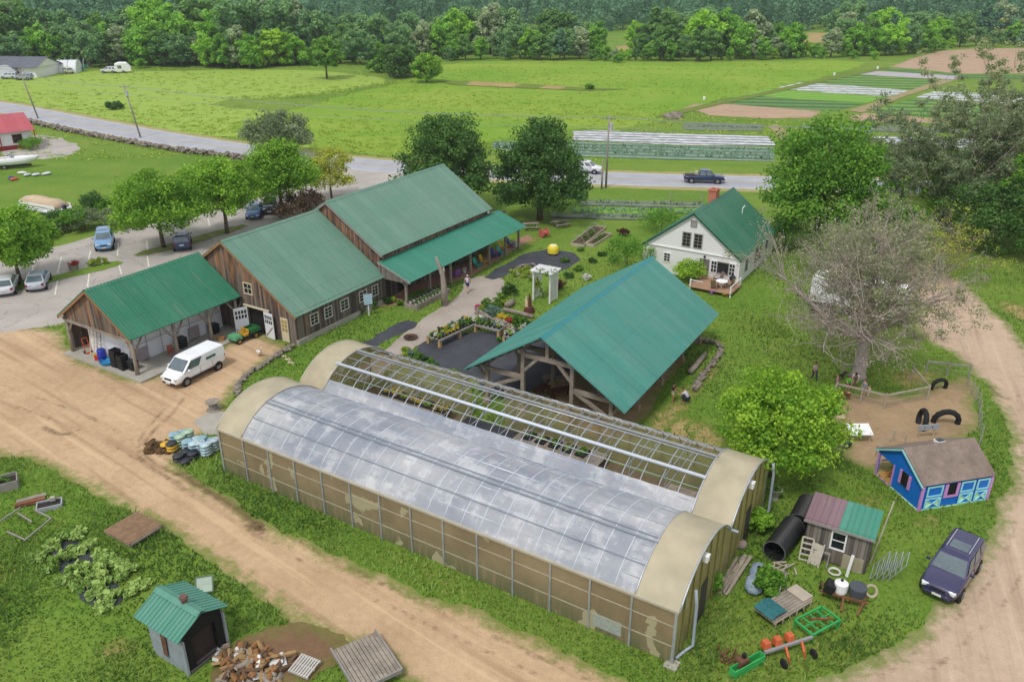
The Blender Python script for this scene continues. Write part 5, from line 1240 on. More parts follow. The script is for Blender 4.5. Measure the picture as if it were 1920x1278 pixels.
tree('dark_shrub', (568, 410), 357, 54, 'brown', 'dark brownish red bush behind the barn roof', 70, 90, .22, .05, 'round', .1, 21, 'shrub')
tree('field_tree', (613, 148), 64, 35, 'mid', 'single round tree with a bare stem standing in the meadow', 70, 90, .7, .2, 'egg', .25, 22)
tree('field_tree', (800, 155), 99, 31, 'bright', 'bright green round bushy tree alone in the meadow', 60, 90, .6, .02, 'round', .2, 23)
tree('field_tree', (752, 144), 80, 42, 'dark', 'dark spreading tree just left of the bright meadow tree', 80, 90, .65, .02, 'round', .25, 24)
tree('field_tree', (712, 136), 104, 24, 'mid', 'low dark bush beside the spreading meadow tree', 40, 80, .6, .02, 'round', .15, 25)
tree('field_tree', (670, 110), 50, 28, 'dark', 'dark pointed tree between two gaps in the far treeline', 60, 80, .7, .05, 'egg', .2, 26)
# thin half-bare trees along the lane
def branchy(name, base, top_y, hw_px, label, mat, seed, limbs=8, droop=.1, leaves=60, leafsz=.16, lean=(0, 0), up=.5, tr=.3, split=.22, sub=6, leafside=None, per=14, bark=None, cat='tree', spread=1., wl=0., lr=(.35, .8), e0=.15):
    p, h = px_height(base, top_y); r = hw_px/px_scale(p, h*.5); rg = random.Random(seed)
    t = thing(name, label, cat, p, 0)
    tm = MB(); bm_ = MB(); tips = []
    zs = h*split
    tm.tube([(0, 0, -.15), (.02, 0, .25), (.05*tr, .05, zs*.6), (0, 0, zs)], [tr*1.9, tr*1.15, tr, tr*.95], 10)
    def grow(mb, p0, d, ln, r0, lev):
        pts = [p0]; q = p0.copy(); dd = d.copy()
        for k in range(3):
            dd = (dd+Vector((rg.uniform(-.3, .3), rg.uniform(-.3, .3), rg.uniform(-.2, .2)-droop*lev*.5+.05))).normalized(); q = q+dd*ln/3; pts.append(q.copy())
        mb.tube(pts, [r0, r0*.8, r0*.6, r0*.32], 6 if lev < 2 else 3, cap=False)
        if lev >= 3: tips.append(pts[-1]); tips.append(pts[2]); return
        for k in range(sub if lev < 2 else 5):
            a = rg.choice((1, 2, 3)); b = pts[a].lerp(pts[a-1], rg.random()*.7)
            nd = (dd*.9+Vector((rg.uniform(-1, 1), rg.uniform(-1, 1), rg.uniform(-.6, .8)))*.85).normalized()
            grow(bm_, b, nd, ln*rg.uniform(.42, .66), max(.02, r0*.4), lev+1)
    for k in range(limbs):
        a = 2*PI*k/limbs+rg.uniform(-.3, .3); e = rg.uniform(e0, up)+(.55 if k % 3 == 0 else 0)
        d = Vector((math.cos(a)*math.cos(e)*spread, math.sin(a)*math.cos(e)*spread, math.sin(e)+.08)).normalized()
        ln = ((r*.78) if d.z < .6 else (h-zs)*.72)*(1+wl*max(0, -d.x))
        grow(tm, Vector((0, 0, zs*rg.uniform(.75, 1.))), d, ln, tr*(.42 if tr < .4 else .3), 1)
    tm.build('trunk', bark or BARKG, t, smooth=True); bm_.build('branches', bark or BARKG, t, smooth=True, fix=False)
    if leaves:
        tp = [q for q in tips if leafside is None or q.dot(Vector(leafside)) > -.3*r]
        cs = []
        for _ in range(leaves): q = rg.choice(tp); cs.append((q.x, q.y, q.z, rg.uniform(*lr), rg.uniform(.1, .9)))
        mobj('foliage', leaves_mesh('foliage', cs, per, leafsz, TL[mat], 1, rg), t)
    if name == 'bare_tree':
        cs = []
        for _ in range(1700): q = rg.choice(tips); cs.append((q.x, q.y, q.z, rg.uniform(.35, .8), rg.uniform(.1, .9)))
        mobj('dry_twigs', leaves_mesh('dry_twigs', cs, 13, .1, M_leaf('dry_twig', c('8a7a74'), c('bcaca4'), .2), 1, rg), t)
    return t
branchy('bare_tree', (1608, 706), 405, 205, 'wide grey half bare tree leaning over the pony pen', 'grey', 31, 19, .06, 1500, .15, up=1.15, tr=.44, split=.31, sub=10, e0=.3, leafside=(.7, .6, .2), per=14, wl=.45, bark=M('pale_bark', c('a0938a'), .95, .3, 2.5, bump=.5, col2=c('c6b9b0')))
branchy('thicket_tree', (1640, 540), 395, 95, 'pinkish bare thicket tree behind the box trailer', 'olive', 32, 12, .0, 260, .15, up=1.1, tr=.13, split=.1, bark=M('pink_bark', c('8c7a74'), .95, .3, 3.), per=12)
branchy('thicket_tree', (1752, 520), 400, 105, 'pinkish bare thicket tree on the lane bend with lime tips', 'yellow', 33, 12, .0, 260, .15, up=1.1, tr=.13, split=.1, bark=M('pink_bark', c('8c7a78'), .95, .3, 3.), per=12)
branchy('thicket_tree', (1560, 520), 430, 75, 'low tangled bare shrub between the house and the trailer', 'grey', 34, 12, .0, 420, .14, up=1., tr=.1, split=.1, per=14)
branchy('lane_tree', (1770, 425), 150, 120, 'tall sparse tree with see through crown beside the lane', 'olive', 35, 11, .0, 1500, .25, up=1.25, tr=.22, split=.14, per=22, lr=(.35, .8))
branchy('lane_tree', (1880, 400), 118, 110, 'tallest sparse tree at the right picture edge', 'grey', 36, 11, .0, 1500, .25, up=1.25, tr=.24, split=.14, per=22, lr=(.35, .8))
branchy('lane_tree', (1690, 370), 225, 80, 'grey twiggy tree rising above the far lane mouth', 'olive', 37, 9, .0, 420, .28, up=1.2, tr=.16, split=.15, per=26)
tree('hedge_tree', (1765, 415), 280, 75, 'bright', 'bright leafy tree in front of the sparse lane trees', 110, 110, .27, .03, 'egg', .15, 41)
tree('hedge_tree', (1860, 470), 330, 95, 'dark', 'dark green bushy tree at the lane edge below the sparse trees', 130, 110, .27, .02, 'round', .16, 42)
tree('hedge_tree', (1945, 440), 250, 75, 'mid', 'green tree cut by the right picture edge', 110, 100, .3, .03, 'egg', .16, 43)
tree('hedge_tree', (1700, 455), 385, 45, 'mid', 'small green tree between two pinkish thickets', 60, 80, .22, .03, 'round', .1, 44)
tree('hedge_tree', (1838, 425), 205, 62, 'olive', 'grey green tree filling the gap between the sparse lane trees', 110, 90, .26, .05, 'egg', .15, 45, cr=.16)
tree('hedge_tree', (1925, 470), 175, 66, 'mid', 'tall green tree at the right edge over the dark bushes', 120, 90, .28, .05, 'egg', .16, 46, cr=.16)
for i, (b, ty, hw, m, lb) in enumerate((((1470, 470), 400, 55, 'dark', 'dark bush against the rear corner of the white house'), ((1645, 470), 370, 45, 'dark', 'dark bush where the lane leaves the big green tree'), ((1174, 512), 438, 47, 'mid', 'large rounded olive bush behind the pavilion ridge'), ((1240, 432), 392, 45, 'mid', 'low spreading shrub at the left eave of the white house'), ((1290, 528), 485, 28, 'lime', 'tangled shrub by the white house door'), ((1545, 480), 430, 30, 'lime', 'small yellow green sapling beside the house wall'), ((1675, 375), 330, 30, 'dark', 'dark shrub at the far lane mouth beside the road'), ((215, 205), 190, 14, 'dark', 'single dark bush in the mown field beside the road'), ((60, 280), 258, 22, 'mid', 'round shrub at the corner of the red roofed house'), ((1420, 995), 955, 26, 'bright', 'bright bush against the greenhouse end wall'), ((1440, 1110), 1065, 28, 'mid', 'leafy bush beside the blue grey tank'), ((1335, 1110), 1070, 14, 'mid', 'weedy bush beside the plank pile'), ((1105, 168), 158, 8, 'mid', 'tiny dark bush beyond the meadow'))):
    tree('shrub', b, ty, hw, m, lb, 42, 90, .16 if b[1] > 250 else .4, .0, 'round', .05, 60+i, 'shrub', low=-.3, cr=.28, limbs=4)
for i in range(9):
    x = 55+i*21; y = 428+12*math.sin(i*1.7)-(i*1.5 if i > 4 else 0)
    tree('hedge_shrub', (x, y+(10 if i < 4 else 0)), y-(18 if i < 4 else 44)-8*math.sin(i*2.3), 30, ('dark', 'mid', 'olive')[i % 3], 'hedge shrub between the pontoon boat and the parking lot', 36, 80, .2, 0, 'round', .05, 80+i, 'shrub', low=-.2, cr=.3, group='hedge along the parking lot', limbs=3)
TLF = {k: M_leaf('far_'+k, c(a, 1.35), c(b, 1.35), .35) for k, a, b in (('mid', '40701f', '7fae3c'), ('bright', '4c8022', '94bf3c'), ('dark', '3c6430', '6f954a'), ('far', '4a724a', '789a5c'), ('olive', '66795a', 'a2b086'), ('pine', '3f644c', '668c6a'), ('lime', '588a22', 'aacb42'))}  # crown colours copied lighter, painting in haze and offsetting self-shade
# ---- far treeline: shared crowns, every tree its own object
fx = [-400, 0, 120, 240, 380, 480, 560, 700, 780, 900, 1050, 1200, 1350, 1480, 1620, 1700, 1780, 1920, 2300]
fy = [140, 131, 127, 121, 124, 128, 121, 118, 112, 111, 111, 114, 112, 109, 105, 101, 90, 81, 72]
def base_y(x): return float(np.interp(x, fx, fy))
protos = []
for i, (m, shp, r, zz, lb) in enumerate((('mid', 'egg', 3.6, .02, 'mid green leafy tree in the far treeline'), ('bright', 'round', 4., .04, 'bright green rounded tree in the far treeline'), ('dark', 'egg', 3.4, .03, 'dark green tree in the far treeline'), ('far', 'round', 4.2, .02, 'bluish green broad tree in the far treeline'), ('olive', 'egg', 3.2, .05, 'pale olive willow in the far treeline'), ('pine', 'cone', 2.8, .04, 'dark pointed conifer in the far treeline'), ('mid', 'round', 4.6, .0, 'low wide green tree in the far treeline'), ('lime', 'egg', 3.2, .04, 'lime green tree in the far treeline'))):
    rg = random.Random(200+i); rg.x1 = rg.uniform(0, 6); rg.x2 = rg.uniform(0, 6)
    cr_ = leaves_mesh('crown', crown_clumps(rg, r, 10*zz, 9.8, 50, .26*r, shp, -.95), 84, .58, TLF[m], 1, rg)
    tb = MB().tube([(0, 0, -.1), (0, 0, 3), (.1, 0, 7)], [.28, .22, .1], 5).mesh('trunk', BARK)
    protos.append((cr_, tb, lb))
rg = random.Random(99); ntl = 0
def far_tree(x, y, k, s, sz=None):
    global ntl
    cr_, tb, lb = protos[k]; ntl += 1
    o = thing('treeline_tree', lb, 'tree', (x, y, 0), rg.uniform(0, 6), 'trees of the far treeline'); o.scale = (s*rg.uniform(.9, 1.15), s*rg.uniform(.9, 1.15), sz or s)
    mobj('crown', cr_, o); mobj('trunk', tb, o)
x = -40.
while x < 1990:
    p = P(x, base_y(x)+rg.uniform(-1, 3)); small = rg.random() < .3
    gap = 1100 < x < 1180 or 1480 < x < 1600
    left = x < 480
    s = rg.uniform(.35, .55) if small or (gap and rg.random() < .6) else rg.uniform(.6, 1.2)*(1.2 if left else 1)
    far_tree(p.x, p.y, rg.choice((0, 1, 2, 3, 4, 6, 7, 0, 2)), s)
    x += rg.uniform(13, 26)*(1.25 if s > .7 else .7)
for row in range(1, 4):
    x = -60.
    while x < 2000:
        gap = (1120 < x < 1185 and row > 0) or (1490 < x < 1570)
        p = P(x, base_y(x)-row*4.5-(2 if x > 600 else 0)+rg.uniform(-2, 2))
        if not gap: far_tree(p.x, p.y, rg.choice((0, 2, 3, 3, 5, 1, 2, 4)), rg.choice((.65, .85, 1., 1.15, 1.45))*rg.uniform(.9, 1.1)*(1.25 if x < 560 else 1)*(1+.05*row))
        x += rg.uniform(24, 46)
print('treeline trees', ntl)
# scrub in front of the treeline and in the field margins
for i, (a, b_, w_) in enumerate(((540, 100, 26), (1640, 112, 22), (1600, 110, 24), (1500, 104, 30), (1310, 113, 18), (1160, 118, 20), (90, 140, 30), (160, 122, 14), (265, 128, 14), (1710, 100, 22))):
    p = P(a, b_); far_tree(p.x, p.y, (6, 1, 6, 3, 2, 6, 2, 2, 6, 6)[i], .35+.01*i, .3)
for a, b_, s_, k_ in ((455, 122, 1.25, 1), (432, 120, 1.1, 0), (480, 124, .9, 6), (395, 122, 1.0, 7), (560, 118, .8, 1), (548, 116, .7, 2), (640, 118, .8, 3), (1240, 112, 1.2, 2), (1255, 113, .7, 0), (1480, 106, 1.15, 0), (1450, 108, .7, 4), (1050, 111, 1.0, 5), (1865, 62, 1.5, 4), (1890, 66, 1.2, 0)):
    p = P(a, b_+2); far_tree(p.x, p.y, k_, s_)
# beyond: the wood that reads as one mass
r_ = np.random.RandomState(5); pts = []
while len(pts) < 2100:
    y = 330+520*r_.rand()**1.2; xx = (r_.rand()*2-1)*(y*.68+60)
    px = 960+FPX*xx/(y*math.cos(PITCH)+CAM_H*math.sin(PITCH))
    d0 = 400 if 640 < px < 1900 else 320
    if y < d0: continue
    pts.append((xx, y))
cs = []
for xx, y in pts:
    hh = r_.uniform(12, 19)+(3 if y > 430 else 0); tn = r_.rand()*.7
    for k in range(5): cs.append((xx+r_.normal()*2.4, y+r_.normal()*2.4, hh*(.18+.19*k), (4.6-.55*k)*r_.uniform(.8, 1.2), tn+r_.normal()*.12))
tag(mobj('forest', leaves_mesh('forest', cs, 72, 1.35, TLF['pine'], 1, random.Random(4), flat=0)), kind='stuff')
# ---------------------------------------------------------------- poles, wires, walls and fences
POLEW = M('pole_wood', c('8a8178'), .9, .25, 2., bump=.4, col2=c('a8a098'))
def pole(base, top_y, label, tr=True, lean=0., arm=True, dxt=0, r=.16):
    p, h = px_height(base, top_y); t = thing('utility_pole', label, 'utility pole', p, 0, 'utility poles along the road'); q = Vector((lean, 0, h))
    MB().tube([(0, 0, -.2), tuple(q)], [r, r*.65], 9).build('shaft', POLEW, t, smooth=True)
    if arm: MB().beam(q+Vector((-.9, .12, -.5)), q+Vector((.9, .12, -.5)), .1, .12).build('crossarm', POLEW, t)
    if tr: MB().cyl(q.x+.32, -.1, h-2.0, .24, .95, 12).build('transformer', M('transformer_grey', c('b4b8bc'), .5, .1), t)
    mb = MB()
    for k in (-.8, 0, .8): mb.cyl(q.x+k, .12, h-.42, .05, .16, 6)
    if arm: mb.build('insulators', M('porcelain', c('9a8f88'), .3), t)
    return Vector((p.x, p.y, 0))+q
W1 = pole((72, 222), 128, 'leaning weathered pole farthest along the road to the left', False, -1.6)
W2 = pole((264, 258), 158, 'grey pole with a transformer beside the stone wall', True, -1.3)
W3 = pole((1136, 352), 216, 'tall pole with transformer beside the road near the right maple')
pole((1128, 354), 298, 'short dark stub pole next to the tall road pole', False, 0, False, r=.14)
WIRE = M('wire', c('8f9296'), .6, .1)
for i, (a, b) in enumerate(((W1, W2), (W2, W3), (W3, W3+Vector((70, -10, 0))), (W1, W1+Vector((-60, 35, 0))))):
    for k in (-.8, .8, 0):
        o = Vector((0, .12, -.25-(1.3 if k == 0 else 0))); n = 16
        pts = [a.lerp(b, j/n)+o+Vector((k if k else 0, 0, -4*(.9 if i != 1 else 1.3)*(j/n)*(1-j/n))) for j in range(n+1)]
        solo('power_line', MB().tube(pts, .022, 4, False), WIRE, ('thin power line spanning the two left poles', 'thin power line spanning the long gap over the meadow', 'thin power line leaving the tall pole to the right', 'thin power line leaving the far left pole')[i], 'power line', group='power lines between the poles')
def stones(mb, p, n_, w_, h_, rg, s=.28):
    for _ in range(n_):
        q = s*rg.uniform(.6, 1.3); mb.blob(p.x+rg.uniform(-w_, w_), p.y+rg.uniform(-w_, w_), rg.uniform(.05, h_), q, q*rg.uniform(.7, 1.2), q*.65, 6, .22, rg)
STONE = M('field_stones', c('6f665e'), .95, .45, 1.3, bump=.5, col2=c('a79c90'))
def stone_wall(px, label, step, n_, w_, h_, s, seed):
    rg = random.Random(seed); mb = MB(); pts = [P(*q) for q in px]
    for a, b in zip(pts, pts[1:]):
        k = max(1, int((b-a).length/step))
        for i in range(k): stones(mb, a.lerp(b, (i+rg.random()*.4)/k), n_, w_, h_, rg, s)
    solo('stone_wall', mb, STONE, label, 'stone wall')
stone_wall([(40, 228), (100, 241), (160, 254), (264, 273), (350, 287), (420, 294), (478, 303)], 'long low wall of loose field stones along the road', .5, 4, .4, .75, .34, 1)
stone_wall([(548, 652), (520, 668), (490, 688), (462, 705), (450, 722), (443, 742)], 'curving low stone edging between the lawn and the dirt yard', .22, 3, .18, .25, .17, 2)
stone_wall([(1310, 640), (1345, 645), (1353, 660), (1335, 685), (1318, 705), (1300, 735)], 'curved low stone bed edging beside the pavilion', .22, 3, .13, .3, .17, 3)
stone_wall([(893, 588), (915, 602), (945, 612), (960, 622)], 'short stone retaining wall of the flower bed', .2, 4, .1, .5, .17, 4)
RAILW = M('pale_rail', c('a89c88'), .9, .25, 2., bump=.3, col2=c('c0b6a4')); SILV = M('grey_rail', c('9a968e'), .9, .25, 2.)
def rail_fence(px, label, z=1.15, mat=None, rails=(1.1,), wire=True, post_r=.06):
    pts = [P(x, y, z) for x, y in px]; o = pts[0].copy(); o.z = 0; t = thing('pen_fence', label, 'fence', o); m = mat or RAILW
    for p in pts: MB().cyl(p.x-o.x, p.y-o.y, -.1, post_r, z+.2, 7).build('post', m, t)
    for a, b in zip(pts, pts[1:]):
        for h in rails: MB().beam((a.x-o.x, a.y-o.y, h), (b.x-o.x, b.y-o.y, h), .07, .13).build('rail', m, t)
        if wire:
            mb = MB()
            for h in (.3, .6, .9): mb.tube([(a.x-o.x, a.y-o.y, h), (b.x-o.x, b.y-o.y, h)], .008, 3, False)
            mb.build('wire', WIRE, t)
z6 = lambda *q: [(1480+a/3.993, 660+b/3.993) for a, b in q]
rail_fence(z6((270, 400), (360, 232), (550, 275), (730, 318), (1055, 255), (930, 110)), 'pale wooden rail fence bent round the pony pen')
rail_fence(z6((410, 95), (530, 85)), 'short grey rail beside the bare tree trunk', mat=SILV)
rail_fence(z6((1040, 65), (1200, 82), (1365, 100)), 'grey top rail at the back of the pen', mat=SILV)
rail_fence(z6((1355, 150), (1392, 215), (1420, 260), (1440, 300), (1445, 370), (1447, 460), (1460, 560), (1432, 650)), 'thin wire fence on leaning stakes beside the lane', rails=(), mat=SILV, post_r=.04)
rail_fence(z6((660, 700), (790, 590), (880, 620)), 'low stake fence behind the blue animal house', rails=(), z=.8, mat=RAILW, post_r=.05)
rail_fence([(1205, 383), (1260, 362), (1320, 362)], 'sparse wire fence along the road verge', rails=(), z=1., mat=SILV, post_r=.05)
# ---------------------------------------------------------------- pen objects
def tyre(px, r, tilt, rz, label, sink=.4):
    p = P(*px); mb = MB()
    n, k = 28, 10; w_ = r*.3; R0 = r-w_*.55
    for i in range(n):
        a = 2*PI*i/n
        for j in range(k):
            b = 2*PI*j/k; rr = R0+w_*.6*math.cos(b)*(1 if math.cos(b) < 0 else 1-.0); tread = .04*r if (i % 2 and math.cos(b) > .6) else 0
            mb.v.append(((rr+tread)*math.cos(a), w_*.75*math.sin(b), (rr+tread)*math.sin(a)))
    for i in range(n):
        for j in range(k): mb.f.append([i*k+j, ((i+1) % n)*k+j, ((i+1) % n)*k+(j+1) % k, i*k+(j+1) % k]); mb.mi.append(0)
    o = solo('tractor_tyre', mb, TYRE, label, 'tyre', smooth=True, group='half buried tractor tyres in the pen'); o.location = (p.x, p.y, r*(1-sink)-.05); o.rotation_euler = (tilt, 0, rz)
tyre(z6((1115, 275))[0], .68, .15, R(10), 'tractor tyre half buried at the corner of the pale rail fence', .6)
tyre(z6((985, 555))[0], .8, .1, R(80), 'tractor tyre standing edge on in the pony pen', .35)
tyre(z6((1168, 530))[0], .92, .2, R(-8), 'largest tractor tyre arching out of the pen soil', .75)
p = P(*z6((510, 655))[0]); t = thing('feeding_board', 'white sloping board on legs inside the pony pen', 'board', p, R(2))
MB().box(0, 0, .75, 1.5, 1.0, .05, rx=R(18)).build('board', WHITE, t)
for x in (-.6, .6):
    for y in (-.35, .35): MB().box(x, y, 0, .06, .06, .72).build('leg', RAILW, t)
p = P(*z6((1025, 640))[0]); t = thing('pen_sign', 'grey plank sign on two stakes behind the blue animal house', 'sign', p, R(8))
MB().box(0, 0, .6, 1.4, .05, .38).build('sign_board', M('sign_grey', c('9aa0aa'), .7, .2), t); 
for x in (-.5, .5): MB().box(x, .05, 0, .07, .07, .9).build('post', RAILW, t)
mb = MB().box(-.3, -.035, .74, .05, .01, .14).box(.25, -.035, .72, .05, .01, .16); mb.build('marks', M('dark_mark', c('4a4440'), .8), t)
p = P(*z6((370, 490))[0]); solo('stone_disc', MB().cyl(0, 0, 0, .42, .16, 16), M('pale_stone', c('b8a586'), .9, .2), 'pale round stone disc by the pen fence corner', 'stone', p)
p = P(*z6((420, 700))[0]); t = thing('water_trough', 'dark rubber water trough beside the lime green tree', 'trough', p); mb = MB().lathe([(.3, 0), (.38, .35), (.34, .35), (.3, .06), (0, .06)], 16); mb.build('tub', BLK, t); MB().cyl(0, 0, .22, .32, .01, 16).build('water', M('still_water', c('3a4a50'), .05, .1, spec=.6), t)
p = P(*z6((385, 730))[0]); mb = MB(); stones(mb, Vector((0, 0, 0)), 9, .4, .2, random.Random(4), .16); solo('stone_heap', mb, STONE, 'little heap of stones beside the dark water trough', 'stones', p)
# ---------------------------------------------------------------- lawn and garden furniture
def picnic(px, rz, label):
    p = P(*px); t = thing('picnic_table', label, 'picnic table', p, rz, 'picnic tables near the maple')
    mb = MB()
    for k in range(5): mb.box(0, -.3+k*.15, .72, 1.9, .13, .04)
    mb.build('tabletop', TIMBER, t)
    for s in (-1, 1):
        MB().box(0, s*.72, .42, 1.9, .26, .04).build('seat', TIMBER, t)
        for x in (-.65, .65): MB().beam((x, s*.62, 0), (x, s*.2, .72), .09, .05).build('leg', TIMBER, t)
    for x in (-.65, .65): MB().beam((x, -.75, .38), (x, .75, .38), .05, .09).build('crossbar', TIMBER, t)
picnic((1050, 425), R(28), 'grey picnic table nearest the right maple'); picnic((995, 430), R(8), 'grey picnic table at the porch roof corner'); picnic((935, 408), R(10), 'grey picnic table behind the porch roof')
def adirondack(px, rz, col, label):
    p = P(*px); t = thing('garden_chair', label, 'chair', p, rz, 'coloured garden chairs on the brick porch'); m = M('chair_'+label.split()[0], c(col), .5, .1)
    MB().box(0, 0, .3, .55, .5, .05, ry=R(-10)).build('seat', m, t); mb = MB()
    for k in range(5): mb.box(-.3, -.2+k*.1, .32, .03, .085, .7, ry=R(-22))
    mb.build('backrest', m, t)
    for s in (-1, 1):
        MB().box(.02, s*.32, .52, .65, .12, .03).build('armrest', m, t); MB().box(.28, s*.3, 0, .06, .06, .52).build('leg', m, t); MB().beam((-.3, s*.26, .05), (.2, s*.26, .32), .05, .08).build('leg', m, t)
z7 = lambda a, b: (640+a/4.5643, 380+b/4.5643)
for q, rz, col, lb in (((1170, 555), -35, '3fae9c', 'turquoise garden chair on the brick porch'), ((1222, 528), -35, 'd6a928', 'yellow garden chair next to the turquoise one'), ((1320, 470), -35, '2a3f8a', 'navy garden chair between the porch posts'), ((1372, 450), -35, '44b3ac', 'aqua garden chair beside the navy chair'), ((1385, 398), -20, 'e0b62c', 'yellow garden chair nearest the far porch corner'), ((985, 635), 120, '8f5aa8', 'violet garden chair near the walking person'), ((1455, 380), -30, '2f4f9a', 'blue seat by the last porch post')):
    adirondack(z7(*q), R(rz), col, lb)
for q, m, lb in (((1052, 600), WPOT, 'white ball topped pot by the violet chair'), ((1100, 520), CLAYP, 'clay pot of dry stems against the porch wall'), ((1490, 378), WPOT, 'white pot beside the last porch post'), ((1428, 380), YEL, 'yellow bucket between the porch seats'), ((1110, 570), CLAYP, 'clay pot with brown plants on the porch edge')):
    p = P(*z7(*q)); t = thing('flower_pot', lb, 'pot', p); MB().lathe([(0, 0), (.16, 0), (.22, .36), (.24, .38), (.2, .38), (.18, .32), (0, .32)], 14).build('pot', m, t, smooth=False); bush((0, 0, .3), .25, .4, LEAFG if m != WPOT else FLW, None, name='plant', n=8, per=20, size=.12, seed=7, par=t)
# plain yellow bale standing in for a figure on the black cloth
p = P(*z7(1812, 440)); t = thing('figure_bale', 'bright yellow wrapped bale standing in for a figure on the black cloth', 'bale', p); t.scale = (.85,)*3
MB().lathe([(0, .0), (.62, .0), (.7, .2)], 20).build('base_wrap', M('teal_wrap', c('1f5a72'), .5), t, smooth=True); MB().lathe([(.7, .2), (.73, .6), (.66, 1.0), (.45, 1.2)], 20).build('wrap', M('yellow_wrap', c('e0cc3a'), .5, .15, 1.5), t, smooth=True); MB().lathe([(.45, 1.2), (.2, 1.26), (0, 1.27)], 20).build('top_wrap', M('pale_wrap', c('e8e0c0'), .5), t, smooth=True)
# red log wheel, arbour, dead trunk, sign
p = P(*z7(1732, 295)); t = thing('cable_drum', 'small faded red wooden drum on the lawn', 'drum', p, R(30)); RDW = M('faded_red', c('c0605a'), .8, .2)
for x in (-.35, .35): MB().lathe([(0, 0), (.5, 0), (.5, .07), (0, .07)], 18, (x, 0, .5), (1, 0, 0)).build('flange', RDW, t)
MB().lathe([(.25, -.35), (.25, .35)], 14, (0, 0, .5), (1, 0, 0)).build('core', RDW, t)
p = P(1022, 562); t = thing('garden_arbour', 'white lattice garden arbour with climbing leaves over a lawn path', 'arbour', p, R(60)); t.scale = (1.3,)*3
for y in (-.65, .65):
    mb = MB()
    for x in (-.55, .55): mb.box(x, y, 0, .1, .1, 2.2)
    for k in range(9): mb.box(-.5+k*.125, y, .1, .03, .03, 2.0)
    for k in range(14): mb.box(0, y+.03, .15+k*.15, 1.1, .02, .03)
    mb.build('lattice_side', WHITE, t)
mb = MB()
for k in range(8): mb.box(-.65+k*.185, 0, 2.22, .06, 1.75, .1)
mb.box(0, -.65, 2.15, 1.5, .08, .1).box(0, .65, 2.15, 1.5, .08, .1); mb.build('slatted_top', WHITE, t)
bush((-.1, .6, .0), .5, 2.4, LEAFY, None, name='climber', n=22, per=20, size=.14, seed=12, par=t); bush((-.3, -.2, 1.9), .8, .7, LEAFG, None, name='climber', n=16, per=18, size=.14, seed=13, par=t)
p = P(834, 572); t = thing('dead_tree', 'tall bare leaning trunk without branches on the lawn before the porch', 'tree', p)
MB().tube([(0, 0, -.1), (-.02, 0, 1.6), (-.1, .0, 2.9), (-.38, .02, 3.7), (-.62, 0, 4.6)], [.33, .27, .22, .16, .09], 10).build('trunk', BARKG, t, smooth=True); MB().tube([(-.1, 0, 2.8), (.02, .05, 3.3), (.0, .05, 3.6)], [.16, .12, .06], 8).build('limb', BARKG, t, smooth=True)
p = P(692, 592); t = thing('lawn_sign', 'pale blue sign board on a white post before the barn wall', 'sign', p, R(20)); MB().box(0, 0, 0, .08, .08, 1.9).build('post', WHITE, t); MB().box(0, -.06, 1.1, .75, .05, .95).build('sign_board', M('sign_blue', c('a9c4d4'), .6, .1), t)
# planter frames with hoops on the lawn
def bed_frame(a, b, w_, label, hoops=False):
    A, B = P(*a), P(*b); L_ = (B-A).length; t = thing('bed_frame', label, 'planter', (A+B)/2, facing(A, B)); PW = M('new_board', c('b3a894'), .85, .2)
    mb = MB().box(0, -w_/2, 0, L_, .07, .32).box(0, w_/2, 0, L_, .07, .32).box(-L_/2, 0, 0, .07, w_-.08, .32).box(L_/2, 0, 0, .07, w_-.08, .32); mb.build('boards', PW, t)
    MB().box(0, 0, .02, L_-.1, w_-.1, .16).build('soil', M('bed_soil', c('5a4a36'), .95, .3), t)
    mobj('seedlings', bush_mesh('seedlings', 1, .4, LEAFG, 20, 30, .12, 5), t, (0, 0, .15)).scale = (L_/2.2, w_/2.4, 1)
    if hoops:
        for k in range(5):
            x = -L_/2+.2+k*(L_-.4)/4; MB().tube([(x, w_/2*math.cos(PI*j/8), .3+.9*math.sin(PI*j/8)) for j in range(9)], .02, 5).build('hoop', GALV, t)
bed_frame((1082, 462), (1125, 428), 1.5, 'hooped board planter on the lawn behind the pavilion', True); bed_frame((1106, 462), (1140, 441), .9, 'low board planter beside the hooped one')
for q, lb, r, h, m in (((1168, 442), 'maroon round shrub on the lawn before the white house', .75, 1.1, LEAFR), ((1048, 542), 'maroon shrub beside the white arbour', .75, 1.2, LEAFR), ((957, 552), 'dark rounded shrub at the bend of the asphalt path', .9, 1.4, LEAFD), ((938, 566), 'leafy shrub between the path and the dark rounded shrub', .7, 1.0, LEAFG), ((925, 592), 'grey green shrub over the stone wall corner', .9, 1.2, LEAFB), ((941, 600), 'yellow flowering bush in the flower bed', .55, .8, FLY), ((975, 606), 'bright green bush by the pavilion eave', .8, 1.0, LEAFG), ((950, 611), 'small red flower clump at the flower bed edge', .3, .4, FLR), ((896, 577), 'pink flowers at the tip of the stone bed', .28, .4, FLP), ((184, 496), 'bright leafy clump on the lot island', 1.0, .9, LEAFY), ((1100, 524), 'tuft of plants round a white lawn ornament', .5, .7, FLW), ((675, 588), 'dark shrub against the barn foundation', .6, .9, LEAFD), ((700, 578), 'green plant on the brick entrance', .45, 1.0, LEAFG)):
    bush(P(*q), r, h, m, lb, n=16, per=70, size=.14)
p = P(139, 505); t = thing('flower_tub', 'wooden tub of red flowers on the parking lot island', 'planter', p); MB().lathe([(0, 0), (.4, 0), (.5, .5), (.44, .5), (.42, .4), (0, .4)], 14).build('tub', TIMBER, t); bush((0, 0, .4), .55, .6, FLR, None, name='flowers', n=14, per=40, size=.12, seed=4, par=t)
